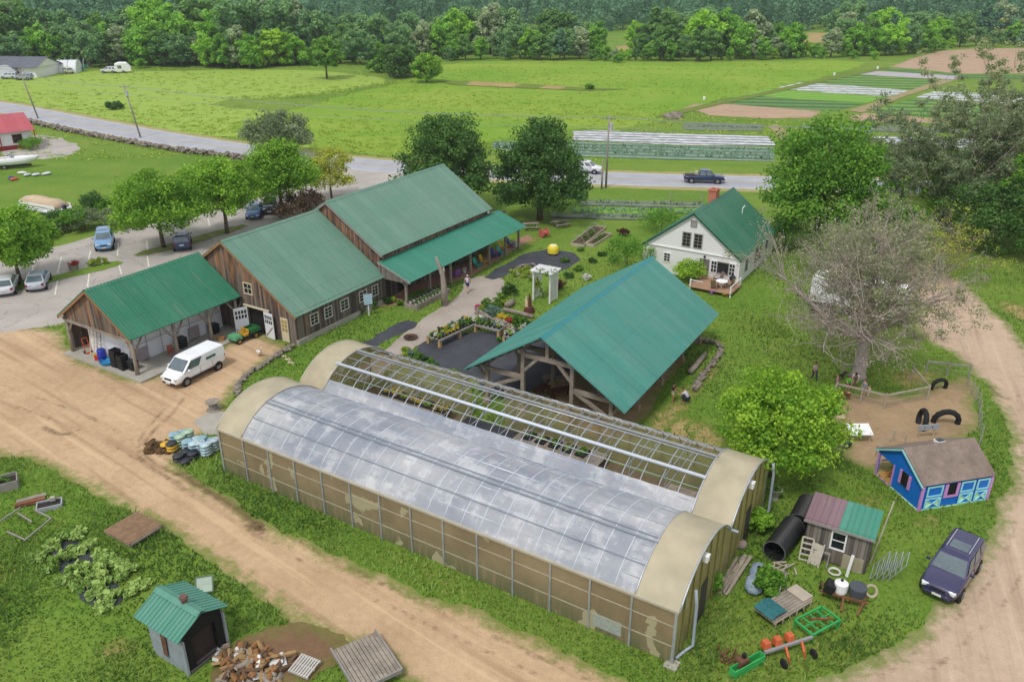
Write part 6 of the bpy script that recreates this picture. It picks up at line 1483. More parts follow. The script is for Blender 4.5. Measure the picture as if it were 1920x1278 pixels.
for i, (q, r, h, m, lb) in enumerate((((912, 570), .5, .7, LEAFG, 'green clump at the upper path border'), ((905, 582), .5, .6, LEAFY, 'lime clump at the middle of the path border'), ((918, 580), .55, .9, LEAFD, 'dark clump behind the lime clump of the border'), ((931, 578), .5, .8, LEAFG, 'green clump under the yellow green border shrubs'), ((946, 572), .5, .7, LEAFY, 'lime clump next to the grey log bench'), ((930, 607), .4, .5, FLY, 'yellow clump at the wall foot'), ((960, 603), .45, .6, FLR, 'reddish clump behind the stone wall'), ((985, 611), .5, .7, LEAFD, 'dark clump touching the pavilion eave'), ((905, 598), .4, .5, FLW, 'pale clump at the corner of the stone bed'), ((1002, 606), .45, .6, LEAFY, 'lime clump farthest along the flower bed'), ((885, 606), .45, .55, LEAFB, 'bluish clump at the end of the plant tables'), ((870, 612), .4, .5, LEAFG, 'green hosta clump behind the plant tables'), ((855, 616), .4, .5, LEAFY, 'striped hosta clump behind the plant tables'), ((1035, 505), .6, .5, LEAFY, 'lime weeds at the edge of the upper black cloth'), ((1060, 490), .6, .5, LEAFG, 'green weeds growing through the upper black cloth'), ((1000, 525), .5, .5, LEAFG, 'green plants below the round bed'), ((1012, 548), .4, .6, FLW, 'white flowers at the arbour foot'), ((1035, 552), .4, .5, FLY, 'yellow flowers at the arbour foot'), ((750, 572), .45, .6, LEAFG, 'green plant at the near end of the raised bed'), ((725, 570), .5, .9, LEAFD, 'dark plant at the barn and porch corner'), ((738, 566), .4, .6, LEAFY, 'lime plant beside the first porch post'), ((1090, 470), .5, .5, LEAFG, 'grass tuft at the foot of the board planter'), ((1130, 480), .6, .6, LEAFD, 'dark hedge clump along the lawn strip'), ((1110, 492), .6, .6, LEAFD, 'second hedge clump along the lawn strip'), ((1085, 507), .6, .6, LEAFG, 'third hedge clump along the lawn strip'), ((1065, 520), .6, .6, LEAFD, 'last hedge clump of the strip by the arbour'))): bush(P(*q), r, h, m, lb, 'plant', 'border_plant', n=12, per=50, size=.13)
bush(P(940, 640), .4, .5, LEAFG, 'green plant on the black cloth by the back table', 'plant', 'cloth_plant', n=8, per=40, size=.12)
# circular flower bed, stump bench, logs
p = P(985, 512); o = bush(p, 2.2, .5, LEAFY, 'low round bed of pale yellow plants edged with logs', 'flower bed', 'flower_bed', 40, 50, .16, seed=9)
stone_wall([(968, 508), (975, 500), (1000, 496), (1012, 505), (1003, 516), (985, 520), (970, 516), (968, 508)], 'ring of stones round the pale yellow flower bed', .3, 2, .1, .15, .15, 8)
def log(a, b, r, label, z=None, mat=None):
    A, B = P(*a), P(*b); mb = MB().tube([A+Vector((0, 0, z or r)), (A+B)/2+Vector((.05, .05, z or r)), B+Vector((0, 0, z or r))], [r, r*1.05, r*.9], 9); solo('log', mb, mat or TRUNKW, label, 'log', smooth=True)
log((945, 584), (1000, 598), .2, 'long grey log edging the lawn above the flower bed'); log((950, 578), (962, 570), .28, 'short grey log bench on the lawn')
log((1293, 702), (1322, 668), .22, 'straight pale log inside the stone edged bed beside the pavilion')
p = P(992, 586); t = thing('stump_throne', 'carved reddish stump seat with upright split backs on the lawn', 'stump', p, R(-60)); RW = M('red_wood', c('5c3226'), .8, .4, 3., bump=.5)
MB().lathe([(0, 0), (.5, 0), (.46, .3), (.4, .55), (0, .55)], 12).build('stump', RW, t); MB().tube([(-.15, .2, .4), (-.3, .25, 1.2), (-.35, .25, 1.7)], [.18, .13, .03], 7).build('split_back', RW, t); MB().tube([(-.15, -.15, .4), (-.32, -.1, 1.1), (-.36, -.1, 1.5)], [.16, .12, .03], 7).build('split_back', M('pale_cut', c('cbb394'), .8), t)
mb = MB().lathe([(.0, 0), (.42, .0), (.6, .16), (.5, .16), (.36, .05), (0, .05)], 18); t = thing('fire_bowl', 'round rusty fire bowl on the asphalt path', 'fire bowl', P(770, 634)); mb.build('bowl', M('rusty_bowl', c('4a3426'), .8, .4, 3.), t); mb = MB(); stones(mb, Vector((0, 0, .05)), 12, .3, .1, rnd, .1); mb.build('ash', M('ash', c('3a2f28'), .95, .3), t)
# plant sale tables by the pavilion
def sale_table(a, b, w_, label):
    A, B = P(*a), P(*b); L_ = (B-A).length; t = thing('sale_table', label, 'table', (A+B)/2, facing(A, B), 'plant sale tables on the black cloth')
    mb = MB()
    for k in range(5): mb.box(0, -w_/2+.1+k*(w_-.2)/4, .62, L_, .14, .05)
    mb.beam((-L_/2, -w_/2, .6), (L_/2, -w_/2, .6), .05, .12); mb.build('tabletop', GREYTRIM, t)
    k = max(2, int(L_/2.2)+1)
    for i in range(k):
        for s in (-1, 1): MB().box(-L_/2+.15+i*(L_-.3)/(k-1), s*(w_/2-.12), 0, .24, .24, .6).build('leg', M('stump_leg', c('b39468'), .9, .3), t)
    return t, L_
pn = 0
for (a, b, w_, lb, sd) in (((812, 648), (888, 612), 1.5, 'longest slatted plant table beside the asphalt path', 1), ((893, 618), (942, 630), .9, 'narrow plant table at the back of the cloth area', 2), ((950, 646), (985, 625), .9, 'plant table half hidden by the pavilion eave', 3)):
    t_, L_ = sale_table(a, b, w_, lb); A, B = P(*a), P(*b); ang = facing(A, B)
    rg = random.Random(sd)
    for i in range(int(L_/.42)):
        for k in range(3 if w_ > 1 else 2):
            f = -L_/2+.25+i*.42; y = -w_/2+.25+k*.42; m = (A+B)/2; q = Vector((m.x+f*math.cos(ang)-y*math.sin(ang), m.y+f*math.sin(ang)+y*math.cos(ang), .67)); j = rg.randrange(6)
            mt, lb2 = ((LEAFG, 'potted green perennial on a plant table'), (LEAFY, 'potted lime leaved perennial on a plant table'), (LEAFB, 'potted grey blue leaved plant on a plant table'), (FLY, 'potted yellow flowering plant on a plant table'), (FLW, 'potted pale flowering plant on a plant table'), (LEAFD, 'potted dark green plant on a plant table'))[j]
            t = thing('potted_plant', lb2, 'potted plant', q, 0, 'potted plants on the sale tables')
            MB().lathe([(0, 0), (.1, 0), (.13, .18), (0, .17)], 10).build('pot', POT, t); bush((0, 0, .1), .2, .38+.1*(j % 3), mt, None, name='leaves', n=7, per=16, size=.12, seed=20+j, par=t)
for i, q in enumerate(((762, 660), (772, 668), (785, 672), (795, 678), (806, 683), (757, 672), (815, 690))):
    bush(P(*q), .42, .65, (LEAFY, LEAFB, LEAFG, LEAFD, LEAFG, LEAFY, LEAFG)[i], ('lime plant behind the greenhouse rear corner', 'bluish plant behind the greenhouse rear wall', 'green plant in the row behind the greenhouse', 'dark plant in the row behind the greenhouse', 'green plant at the end of the row by the pavilion', 'lime plant next to the bare greenhouse ridge', 'green plant nearest the pavilion eave corner')[i], 'plant', 'garden_plant', n=10, per=40, size=.14)
# raised bed before the porch with rows of white pots
A, B = P(770, 580), P(832, 548); t = thing('raised_bed', 'long raised timber bed of white potted plants before the porch', 'planter', (A+B)/2, facing(A, B)); L_ = (B-A).length
mb = MB().box(0, -.7, 0, L_, .1, .55).box(0, .7, 0, L_, .1, .5).box(-L_/2, 0, 0, .1, 1.3, .5).box(L_/2, 0, 0, .1, 1.3, .5); mb.build('timber_wall', TIMBER, t); MB().box(0, 0, .05, L_-.1, 1.3, .4).build('soil', M('bed_soil2', c('4a4036'), .95), t)
for i in range(int(L_/.5)):
    for k in range(2):
        f = -L_/2+.3+i*.5; y = -.4+k*.6; m = (A+B)/2; an = facing(A, B); q = Vector((m.x+f*math.cos(an)-y*math.sin(an), m.y+f*math.sin(an)+y*math.cos(an), .45))
        tt = thing('potted_plant', ('white pot of green leaves in the front row of the porch bed', 'white pot of dark leaves in the back row of the porch bed')[k], 'potted plant', q, 0, 'white pots in the porch bed'); MB().lathe([(0, 0), (.11, 0), (.14, .2), (0, .19)], 10).build('pot', WPOT, tt); bush((0, 0, .12), .2, .35, (LEAFG, LEAFD)[k], None, name='leaves', n=7, per=16, size=.11, seed=30+k, par=tt)
# under the pavilion
for q, lb, sc_, rz in (((1052, 745), 'rust brown table under the pavilion timbers', 1.6, 20), ((1015, 742), 'reddish plank bench by the pavilion front post', 1.3, 50), ((1040, 722), 'long pale log table in the pavilion shade', 1.8, -15)):
    p = P(*q); t = thing('rustic_table', lb, 'table', p, R(rz)); m = RW if 'r' == lb[0] else TIMBER
    MB().box(0, 0, .6, sc_, .7, .1).build('tabletop', m, t, bevel=.02)
    for sx in (-1, 1):
        for sy in (-1, 1): MB().box(sx*sc_*.4, sy*.25, 0, .1, .1, .6).build('leg', m, t)
# ---------------------------------------------------------------- low shed contents and the dirt yard
def shed_world(x, y, z=0): 
    a = R(58.57); return Vector((-31.63+x*math.cos(a)-y*math.sin(a), 57.08+x*math.sin(a)+y*math.cos(a), z))
for (x, y, n_, lb) in ((.45, -1.5, 6, 'tallest stack of black crates at the shed front'), (.45, -2.3, 5, 'lower stack of black crates by the shed corner post')):
    for k in range(n_):
        p = shed_world(x+rnd.uniform(-.03, .03), y+rnd.uniform(-.03, .03), .15+k*.24); t = thing('crate', ('%s crate %s' % (('bottom black', 'second black', 'third black', 'fourth black', 'fifth black', 'topmost black')[k], 'of the taller stack at the shed front' if n_ == 6 else 'of the lower stack by the corner post')), 'crate', p, R(58.57)+rnd.uniform(-.05, .05), 'stacked black crates')
        mb = MB().box(0, .32, 0, .6, .03, .22).box(0, -.32, 0, .6, .03, .22).box(.3, 0, 0, .03, .6, .22).box(-.3, 0, 0, .03, .6, .22); mb.build('sides', BLK, t); MB().box(0, 0, .0, .58, .6, .03).build('base', BLK, t)
BLUEB = M('blue_barrel', c('1c2f9a'), .5, .12)
p = shed_world(.5, .35, .15); t = thing('barrel', 'deep blue plastic barrel at the shed front', 'barrel', p); MB().lathe([(0, 0), (.3, 0), (.33, .1), (.33, .4), (.35, .45), (.33, .5), (.33, .85), (.28, .95), (0, .95)], 16).build('drum', BLUEB, t, smooth=True)
p = shed_world(.35, -.45, .15); t = thing('sled', 'light blue plastic tub lying before the blue barrel', 'tub', p, R(20)); MB().lathe([(0, .02), (.5, .05), (.6, .25), (.55, .25), (.46, .1), (0, .08)], 14).build('tub', M('tub_blue', c('2f86b8'), .5), t)
p = shed_world(.3, .75, .15); solo('fuel_can', MB().box(0, 0, 0, .35, .25, .4, taper=.85).box(.08, 0, .4, .1, .1, .08), M('can_red', c('b0302c'), .5), 'red fuel can by the blue barrel', 'can', p, bevel=.03)
p = shed_world(.45, 1.15, .15); solo('bucket', MB().lathe([(0, 0), (.14, 0), (.18, .34), (.16, .34), (0, .3)], 12), YEL, 'yellow bucket near the ladder in the shed', 'bucket', p)
p = shed_world(.75, 2.6, .15); t = thing('hand_cart', 'orange upright hand truck leaning in the dark shed end', 'hand truck', p, R(50)); OR = M('cart_orange', c('c4502a'), .5); mb = MB(); mb.beam((-.2, 0, .1), (-.2, .25, 1.2), .05); mb.beam((.2, 0, .1), (.2, .25, 1.2), .05); mb.beam((-.2, .12, .6), (.2, .12, .6), .05); mb.beam((-.2, .25, 1.2), (.2, .25, 1.2), .05); mb.build('frame', OR, t); MB().box(0, -.12, .03, .45, .25, .03).build('toe_plate', OR, t)
for x in (-.26, .26): MB().lathe([(0, -.03), (.12, -.03), (.12, .03), (0, .03)], 12, (x, .05, .13), (1, 0, 0)).build('wheel', TYRE, t)
def ladder(base, top, w_, n_, label, mat, side):
    A, B = Vector(base), Vector(top); s = Vector(side).normalized()*w_/2; t = thing('ladder', label, 'ladder', A); B = B-A
    for k in (-1, 1): MB().beam(s*k, B+s*k, .06, .04).build('rail', mat, t)
    mb = MB()
    for i in range(n_): q = B*((i+.6)/n_); mb.beam(q-s, q+s, .035)
    mb.build('rungs', mat, t)
ladder(shed_world(.55, 1.75, .15), shed_world(1.02, 1.75, 3.0), .5, 9, 'pale wooden ladder leaning on the white shed wall', CREAM, (-.85, .52, 0)); ladder(shed_world(.6, .95, .15), shed_world(1.04, .95, 2.6), .5, 8, 'grey ladder leaning beside the pale ladder', GREYTRIM, (-.85, .52, 0))
for x, y, s, lb in ((.75, -3.05, .7, 'round black bin by the shed corner'), (5.3, -2.85, .8, 'square black bin against the white wall'), (8.6, -2.8, .75, 'black bin nearest the barn')):
    p = shed_world(x, y, .15); t = thing('bin', lb, 'bin', p, R(58)); MB().box(0, 0, 0, s*.8, s*.8, s, taper=1.1).build('bin_body', BLK, t, bevel=.04); MB().box(0, 0, s, s*.92, s*.92, .06).build('lid', M('bin_lid', c('2c2f36'), .5), t, bevel=.02)
for q, r, h, lb in (((402, 638), .26, .3, 'pale sawn stump on the slab edge'), ((416, 640), .3, .42, 'orange brown stump beside the green cart')):
    solo('stump', MB().lathe([(0, 0), (r*1.1, 0), (r, h*.5), (r*.97, h), (0, h)], 12), M('stump_'+lb.split()[0], c('a87a48' if 'o' == lb[0] else 'b8a078'), .9, .25, 3.), lb, 'stump', P(*q), smooth=False)
t = thing('metal_chair', 'rust red metal garden chair between the shed post and the van', 'chair', P(322, 668), R(-60)); m = M('rust_red', c('a05a4a'), .7)
MB().box(0, 0, .42, .45, .45, .03).build('seat', m, t); MB().box(-.22, 0, .45, .03, .45, .45).build('backrest', m, t)
for sx in (-1, 1):
    for sy in (-1, 1): MB().box(sx*.19, sy*.19, 0, .03, .03, .42).build('leg', m, t)
# stacked soil bags on pallets beside the greenhouse
BAGS = {k: M('bag_'+k, c(v), .4, .25, 4., bump=.3, col2=c(w_)) for k, v, w_ in (('teal', '2a7f96', 'd4dcde'), ('white', 'c8ccd0', '4f9ab0'), ('green', '2f9a6a', 'cfd8c8'), ('yellow', 'd2a21e', 'e0b840'), ('black', '25272c', '3c4048'), ('aqua', '4aa4ba', 'dfe5e6'))}
def bag_pallet(px, rz, rows, label, order):
    p = P(*px); t = thing('pallet', 'wooden pallet under the '+label, 'pallet', p, rz, 'pallets of soil bags'); mb = MB()
    for k in range(5): mb.box(-.45+k*.225, 0, .1, .12, 1.2, .03)
    for y in (-.5, 0, .5): mb.box(0, y, 0, 1.05, .1, .1)
    mb.build('slats', TIMBER, t); i = 0
    for r_i in range(rows):
        for x, y in ((-.27, -.33), (.27, -.33), (-.27, .33), (.27, .33)):
            if r_i == rows-1 and i % 3 == 2: i += 1; continue
            cc, sn = math.cos(rz), math.sin(rz); m = order[i % len(order)]; i += 1
            q = Vector((p.x+x*cc-y*sn, p.y+x*sn+y*cc, .13+r_i*.2+.1))
            mb = MB().blob(0, 0, 0, .33, .40, .115, 12, .05, rnd); solo('soil_bag', mb, BAGS[m], '%s soil bag in %s of the %s' % (m, ('the bottom layer', 'the second layer', 'the third layer', 'the top layer')[r_i], label), 'soil bag', q, rz+rnd.uniform(-.1, .1), 'bags of soil on the pallets', smooth=True)
bag_pallet((391, 848), R(-30), 4, 'teal pile nearest the greenhouse', ['teal', 'aqua', 'white', 'teal']); bag_pallet((368, 845), R(-25), 4, 'aqua and white pile', ['white', 'aqua', 'white']); bag_pallet((343, 832), R(-28), 4, 'green and white pile at the back', ['white', 'green', 'white', 'green']); bag_pallet((326, 840), R(-25), 3, 'yellow topped pile', ['black', 'yellow', 'yellow']); bag_pallet((350, 862), R(-28), 2, 'black pile in front', ['black'])
p = P(302, 838); t = thing('compost_heap', 'small heap of brown bark beside the yellow bags', 'heap', p); mb = MB(); stones(mb, Vector((0, 0, 0)), 40, .8, .35, random.Random(2), .2); mb.build('bark_chunks', M('bark_heap', c('5f4a30'), .95, .4, 3.), t)
p = P(401, 768); t = thing('cable_reel', 'grey wooden cable reel standing on the grass corner', 'reel', p); 
for z in (0, .62): MB().cyl(0, 0, z, .48, .07, 20).build('flange', TIMBER, t)
MB().cyl(0, 0, .07, .3, .55, 16).build('core', GREYTRIM, t)
for i, q in enumerate(((533, 668), (540, 673), (546, 680))): solo('stepping_stone', MB().blob(0, 0, .02, .35, .2, .06, 8, .15), M('pale_slab', c('b0a486'), .9), 'flat pale stepping stone on the lawn by the greenhouse', 'stone', P(*q), R(-30), 'stepping stones')
t = thing('goose', 'white bird standing on the lawn edge by the stone edging', 'bird', P(487, 668), R(-40))
b = MB().loft([[(x, r*math.cos(a)*.8, z+r*math.sin(a)) for a in [2*PI*k/8 for k in range(8)]] for x, r, z in ((-.42, .02, .42), (-.3, .12, .38), (0, .2, .36), (.2, .14, .42), (.28, .07, .6), (.3, .05, .75), (.33, .06, .82), (.42, .02, .8))]); b.build('body', M('white_feathers', c('d8d4cc'), .8, .15), t, smooth=True); MB().tube([(0, .07, .2), (.02, .07, 0)], .02).tube([(0, -.07, .2), (.02, -.07, 0)], .02).build('legs', OR, t)
# ---------------------------------------------------------------- lower left corner
p = P(252, 1000); t = thing('wooden_platform', 'brown square wooden deck panel propped on the grass', 'platform', p+Vector((0, 0, 0)), R(-32))
mb = MB()
for k in range(12): mb.box(-1.0+k*.182, 0, .38, .17, 2.05, .05)
mb.build('boards', M('deck_brown', c('7a6048'), .85, .3, 3., col2=c('96785c')), t); mb = MB()
for y in (-.95, .95): mb.box(0, y, .26, 2.2, .1, .12)
mb.box(-1.1, 0, .26, .1, 1.8, .12).box(1.1, 0, .26, .1, 1.8, .12); mb.build('frame', TIMBER, t)
for x in (-.95, .95):
    for y in (-.8, .8): MB().box(x, y, 0, .12, .12, .26).build('leg', TIMBER, t)
# squash patch on black cloth
sheet('ground_cloth.004', [(88, 1025), (128, 1004), (180, 1042), (240, 1115), (225, 1132), (182, 1150), (105, 1075)], .014, FABRIC, .3, .2, .6)
SQ = M_leaf('squash_leaf', c('527e2c'), c('b2ca74'), .3)
sqm = [bush_mesh('leaves', .55, .55, SQ, 9, 16, .3, 300+i, .55) for i in range(4)]; rg = random.Random(8); k = 0
for i in range(7):
    for j in range(4):
        u = i/6; q = (112+118*u+(j-1.5)*26*(.9-.1*u)+rg.uniform(-5, 5), 1022+100*u-(j-1.5)*13*(1)+rg.uniform(-4, 4)+12*math.sin(i))
        o = mobj('squash_plant', sqm[k % 4], None, P(*q), rg.uniform(0, 6)); k += 1
        tag(o, ('broad leaved squash plant at the upper end of the patch', 'broad leaved squash plant in the middle of the patch', 'broad leaved squash plant at the shed end of the patch')[min(2, int(u*3))], 'squash plant', 'squash plants on black cloth'); o.scale = (1, 1, rg.uniform(.8, 1.2))
def bin_planter(px, s, rz, mat, label):
    p = P(*px); t = thing('planter_box', label, 'planter', p, rz); mb = MB().box(0, s[1]/2, 0, s[0], .06, s[2]).box(0, -s[1]/2, 0, s[0], .06, s[2]).box(s[0]/2, 0, 0, .06, s[1]-.07, s[2]).box(-s[0]/2, 0, 0, .06, s[1]-.07, s[2]); mb.build('sides', mat, t); MB().box(0, 0, .02, s[0]-.1, s[1]-.1, s[2]*.6).build('soil', M('dark_soil', c('2f2a26'), .95, .3), t); return t
t = bin_planter((8, 913), (1.5, 1.1, .55), R(30), GREYTRIM, 'grey board planter box cut by the left picture edge'); bush((0, 0, .3), .5, .35, LEAFG, None, name='plants', n=9, per=30, size=.12, seed=3, par=t)
t = bin_planter((94, 950), (1.25, .75, .28), R(25), M('pale_tray', c('a4a8ac'), .7), 'pale grey tray with black cells on the grass'); MB().box(.2, .2, .28, .25, .25, .22).build('block', CONC, t)
p = P(57, 942); t = thing('plank_stack', 'few rusty brown planks stacked on the grass', 'planks', p, R(20))
for k, m in ((0, RW), (1, M('rust_plank', c('8a5a3a'), .9)), (2, TIMBER)): MB().box(.03*k, -.2+.2*k, .05+.06*k, 1.5, .3, .05, rz=.1*k).build('plank', m, t)
for i, (a, b) in enumerate((((0, 985), (40, 958)), ((15, 1003), (48, 1018)), ((48, 1020), (98, 978)), ((98, 978), (66, 962)), ((35, 968), (62, 985)))):
    A, B = P(*a), P(*b); solo('frame_pole', MB().beam(A+Vector((0, 0, .25)), B+Vector((0, 0, .25)), .07), GREYTRIM, ('grey timber lying at the left edge', 'short grey timber end on the weeds', 'longest grey frame timber on the weeds', 'grey timber across the top of the frame', 'grey timber inside the fallen frame')[i], 'timber', group='timbers of a fallen cold frame')
p = P(385, 1105); t = thing('cold_frame', 'small glazed green frame leaning behind the smoke shed', 'frame', p, R(15)); mb = MB().box(0, -.4, 0, .8, .06, .1).box(0, .4, 0, .8, .06, .1).box(.4, 0, 0, .06, .75, .1).box(-.4, 0, 0, .06, .75, .1); mb.build('frame', M('frame_green', c('5a6f5c'), .8), t); MB().box(0, 0, .04, .75, .75, .02).build('glass', M('old_glass', c('9fb0a0'), .2), t); t.rotation_euler = (R(35), 0, R(15)); t.location.z = .3
# firewood and scrap heap by the smoke shed
sheet('scrap_soil', [(400, 1240), (440, 1200), (520, 1165), (600, 1170), (660, 1195), (650, 1235), (560, 1290), (400, 1300)], .012, m_dirt('scrap_earth', c('6b5240'), c('84694f'), c('4f3b2c'), .5), .3, .4, .6)
rg = random.Random(17); FW = [M('split_wood_%s' % n_, c(v), .9, .25, 4.) for n_, v in (('tan', '9c8058'), ('orange', '93683f'), ('grey', '968c80'), ('dark', '66503c'))]; PW = M('painted_scrap', c('dcdcd8'), .6)
wm = []
for k in range(6): L_ = rg.uniform(.4, .75); mb = MB().loft([[(x, .0, .0), (x, w_, .02), (x, w_*.8, .14), (x, .05, .12)] for x, w_ in ((-L_/2, .2), (0, .24), (L_/2, .18))]); wm.append(mb)
for i in range(120):
    u = rg.random(); q = (415+rg.gauss(60, 38), 1248+rg.gauss(4, 20)); 
    if not 400 < q[0] < 545: continue
    p = P(*q); d = math.exp(-((q[0]-478)/55)**2-((q[1]-1250)/28)**2); mi = rg.randrange(4)
    o = wm[i % 6].build('firewood', PW if i % 14 == 0 else FW[mi]); o.location = (p.x, p.y, .03+d*rg.uniform(.05, .5)); o.rotation_euler = (rg.uniform(-.6, .6), rg.uniform(-.5, .5), rg.uniform(0, 6))
    tag(o, 'white painted scrap of wood in the firewood heap' if i % 14 == 0 else ('tan split log in the loose firewood heap', 'orange brown split log in the loose firewood heap', 'grey split log in the loose firewood heap', 'dark split log in the loose firewood heap')[mi], 'firewood', 'loose firewood heap')
def pallet(px, rz, label, mat, s=1.1, z=.1, tilt=0.):
    p = P(*px); t = thing('slatted_pallet', label, 'pallet', p, rz); mb = MB()
    for k in range(8): mb.box(-s/2+.06+k*(s-.12)/7, 0, .1, .09, s*.95, .03)
    mb.build('slats', mat, t); mb = MB()
    for y in (-s*.42, 0, s*.42): mb.box(0, y, 0, s, .09, .1)
    mb.build('runners', mat, t); t.rotation_euler = (tilt, 0, rz); t.location.z = z
pallet((572, 1254), R(-25), 'pale grey pallet with a broken slat beside the firewood', M('pale_slats', c('b4b0aa'), .85, .2), 1.05, .12, .1)
p = P(688, 1252); t = thing('flat_trailer', 'grey planked wooden bed with raised rim at the bottom edge', 'wagon bed', p, R(-57)); mb = MB()
for k in range(11): mb.box(0, -.95+k*.19, .42, 2.7, .16, .05)
mb.build('boards', TIMBER, t); mb = MB().box(0, 1.06, .4, 2.8, .07, .2).box(0, -1.06, .4, 2.8, .07, .2).box(1.4, 0, .4, .07, 2.05, .2); mb.build('rim', GREYTRIM, t)
for x in (-1.1, 1.1):
    for y in (-.9, .9): MB().box(x, y, 0, .14, .14, .4).build('leg', TIMBER, t)
# ---------------------------------------------------------------- junk by the tool shed, lower right
z8 = lambda a, b: (1280+a/3.381, 900+b/3.381)
PIPE = M('black_pipe', c('1f2022'), .5, .2, 1.)
def culvert(a, b, r, label, z=None):
    A, B = P(*z8(*a)), P(*z8(*b)); d = (B-A); L_ = d.length; d.normalize(); t = thing('culvert_pipe', label, 'pipe', A+Vector((0, 0, r)), facing(A, B)); pr = []
    for i in range(int(L_/.1)+1): x = i*.1; pr += [(r*.955, x), (r, x+.03), (r, x+.07)]
    pr.append((r*.955, L_)); MB().lathe(pr, 28, (0, 0, 0), (1, 0, 0)).build('outer_wall', PIPE, t); MB().lathe([(r*.9, 0), (r*.9, L_)], 28, (0, 0, 0), (1, 0, 0)).build('inner_wall', BLK, t)
    for x in (0, L_): MB().lathe([(r*.9, 0), (r*1.0, 0), (r*1.0, .02), (r*.9, .02)], 28, (x, 0, 0), (1, 0, 0)).build('rim', M('pipe_rim', c('5c5e60'), .6), t)
    return t
culvert((570, 510), (690, 345), .6, 'nearer black culvert pipe with its open end facing the camera'); culvert((725, 335), (790, 205), .62, 'farther black culvert pipe against the tool shed')
A, B = P(*z8(225, 745)), P(*z8(395, 480)); t = thing('plank_pile', 'pile of long weathered planks along the greenhouse end', 'planks', (A+B)/2, facing(A, B)); L_ = (B-A).length
for k in range(6): MB().box(rnd.uniform(-.15, .15), -.3+.17*(k % 4), .05+.09*(k//4), L_*rnd.uniform(.75, 1.), .16, .08, rz=rnd.uniform(-.04, .04)).build('plank', TIMBER if k % 2 else M('pale_plank', c('9a8f80'), .9, .25, 3.), t)
A, B = P(*z8(440, 730)), P(*z8(490, 570)); t = thing('water_tank', 'blue grey figure eight plastic tank lying on the weeds', 'tank', (A+B)/2, facing(A, B)); L_ = (B-A).length
TK = M('tank_blue', c('7a8ea6'), .5, .25, 5., bump=.2, col2=c('a2b2c4'))
MB().loft([[(x, w_*math.cos(a), .05+h*(math.sin(a)+1)/2) for a in [2*PI*k/14 for k in range(14)]] for x, w_, h in ((-L_/2-.05, .2, .3), (-L_/2+.1, .42, .55), (-.35, .48, .62), (-.05, .38, .5), (.3, .44, .58), (L_/2-.1, .42, .52), (L_/2+.05, .2, .3))]).build('shell', TK, t, smooth=True); MB().cyl(.45, 0, .6, .1, .06, 10).build('cap', BLK, t)
p = P(*z8(620, 720)); t = thing('watering_can', 'oversized grey metal watering can among the weeds', 'watering can', p, R(60)); ZN = M('zinc', c('a6a39c'), .5, .3, 3., metal=.4)
MB().lathe([(0, 0), (.3, 0), (.26, .6), (0, .6)], 16).build('can_body', ZN, t); MB().tube([(.26, 0, .15), (.7, 0, .8)], [.07, .04], 8).lathe([(.04, 0), (.14, .1), (0, .1)], 12, (.7, 0, .78), (.6, 0, .8)).build('spout', ZN, t); MB().tube([(-.26, 0, .15), (-.5, 0, .45), (-.3, 0, .8), (.1, 0, .8), (.18, 0, .58)], .03, 6).build('handle', ZN, t)
# plank wagon with teal tarp
A, B = P(*z8(520, 890)), P(*z8(740, 760)); an = facing(A, B); L_ = (B-A).length; t = thing('plank_wagon', 'low grey plank wagon half covered by a teal tarp', 'wagon', (A+B)/2, an); mb = MB()
for k in range(7): mb.box(0, -.5+k*.165, .4, L_*1.15, .15, .05)
mb.build('bed', TIMBER, t); mb = MB()
for y in (-.58, .58): mb.box(0, y, .28, L_*1.1, .06, .1)
for k in range(6): mb.box(-L_*.5+k*L_*.2, -.62, .05, .06, .04, .35)
mb.build('side_rack', RAILW, t); MB().box(L_*.47, 0, .46, .7, 1.0, .06).build('pale_panel', M('pale_ply', c('b0a494'), .85), t)
for x in (-.8, .8):
    for y in (-.5, .5): MB().lathe([(0, -.04), (.18, -.04), (.18, .04), (0, .04)], 12, (x, y, .18), (0, 1, 0)).build('wheel', TYRE, t)
mb = MB(); k_ = 12
for i in range(k_):
    for j in range(k_): mb.v.append((-L_*.6+i*.1, -.55+j*.1, .52+rnd.uniform(0, .16)*math.sin(PI*i/(k_-1))+.06))
for i in range(k_-1):
    for j in range(k_-1): a = i*k_+j; mb.f.append((a, a+1, a+1+k_, a+k_)); mb.mi.append(0)
tp_ = solo('tarp', mb, M('teal_tarp', c('2a6a6e'), .6, .35, 3.), 'crumpled teal tarp lying on the plank wagon', 'tarp', (A+B)/2, an, smooth=True)
# green steel frame
A, B = P(*z8(710, 880)), P(*z8(1000, 885)); cs_ = [P(x, y, .55) for x, y in (z8(710, 885), z8(880, 800), z8(1000, 885), z8(825, 980))]; o = sum(cs_, Vector())/4; o.z = 0
t = thing('implement_frame', 'bright green welded steel frame lying on the grass', 'steel frame', o); GF = M('frame_bright_green', c('2f9a50'), .5, .2)
q = [x-o for x in cs_]; mb = MB()
for i in range(4): mb.beam(q[i], q[(i+1) % 4], .09)
mb.build('outer_frame', GF, t); mb = MB()
for f in (.25, .5, .75): mb.beam(q[0].lerp(q[1], f), q[3].lerp(q[2], f), .06); 
mb.beam(q[0].lerp(q[3], .5), q[1].lerp(q[2], .5), .06); mb.build('cross_bars', GF, t)
mb = MB()
for v in q: mb.beam(v, Vector((v.x*.9, v.y*.9, 0)), .08)
mb.build('feet', GF, t); MB().beam(q[0].lerp(q[2], .35)+Vector((0, 0, .08)), q[0].lerp(q[2], .8)+Vector((0, 0, .08)), .06).build('rusty_tine', M('rust_tine', c('8a4a34'), .8), t)
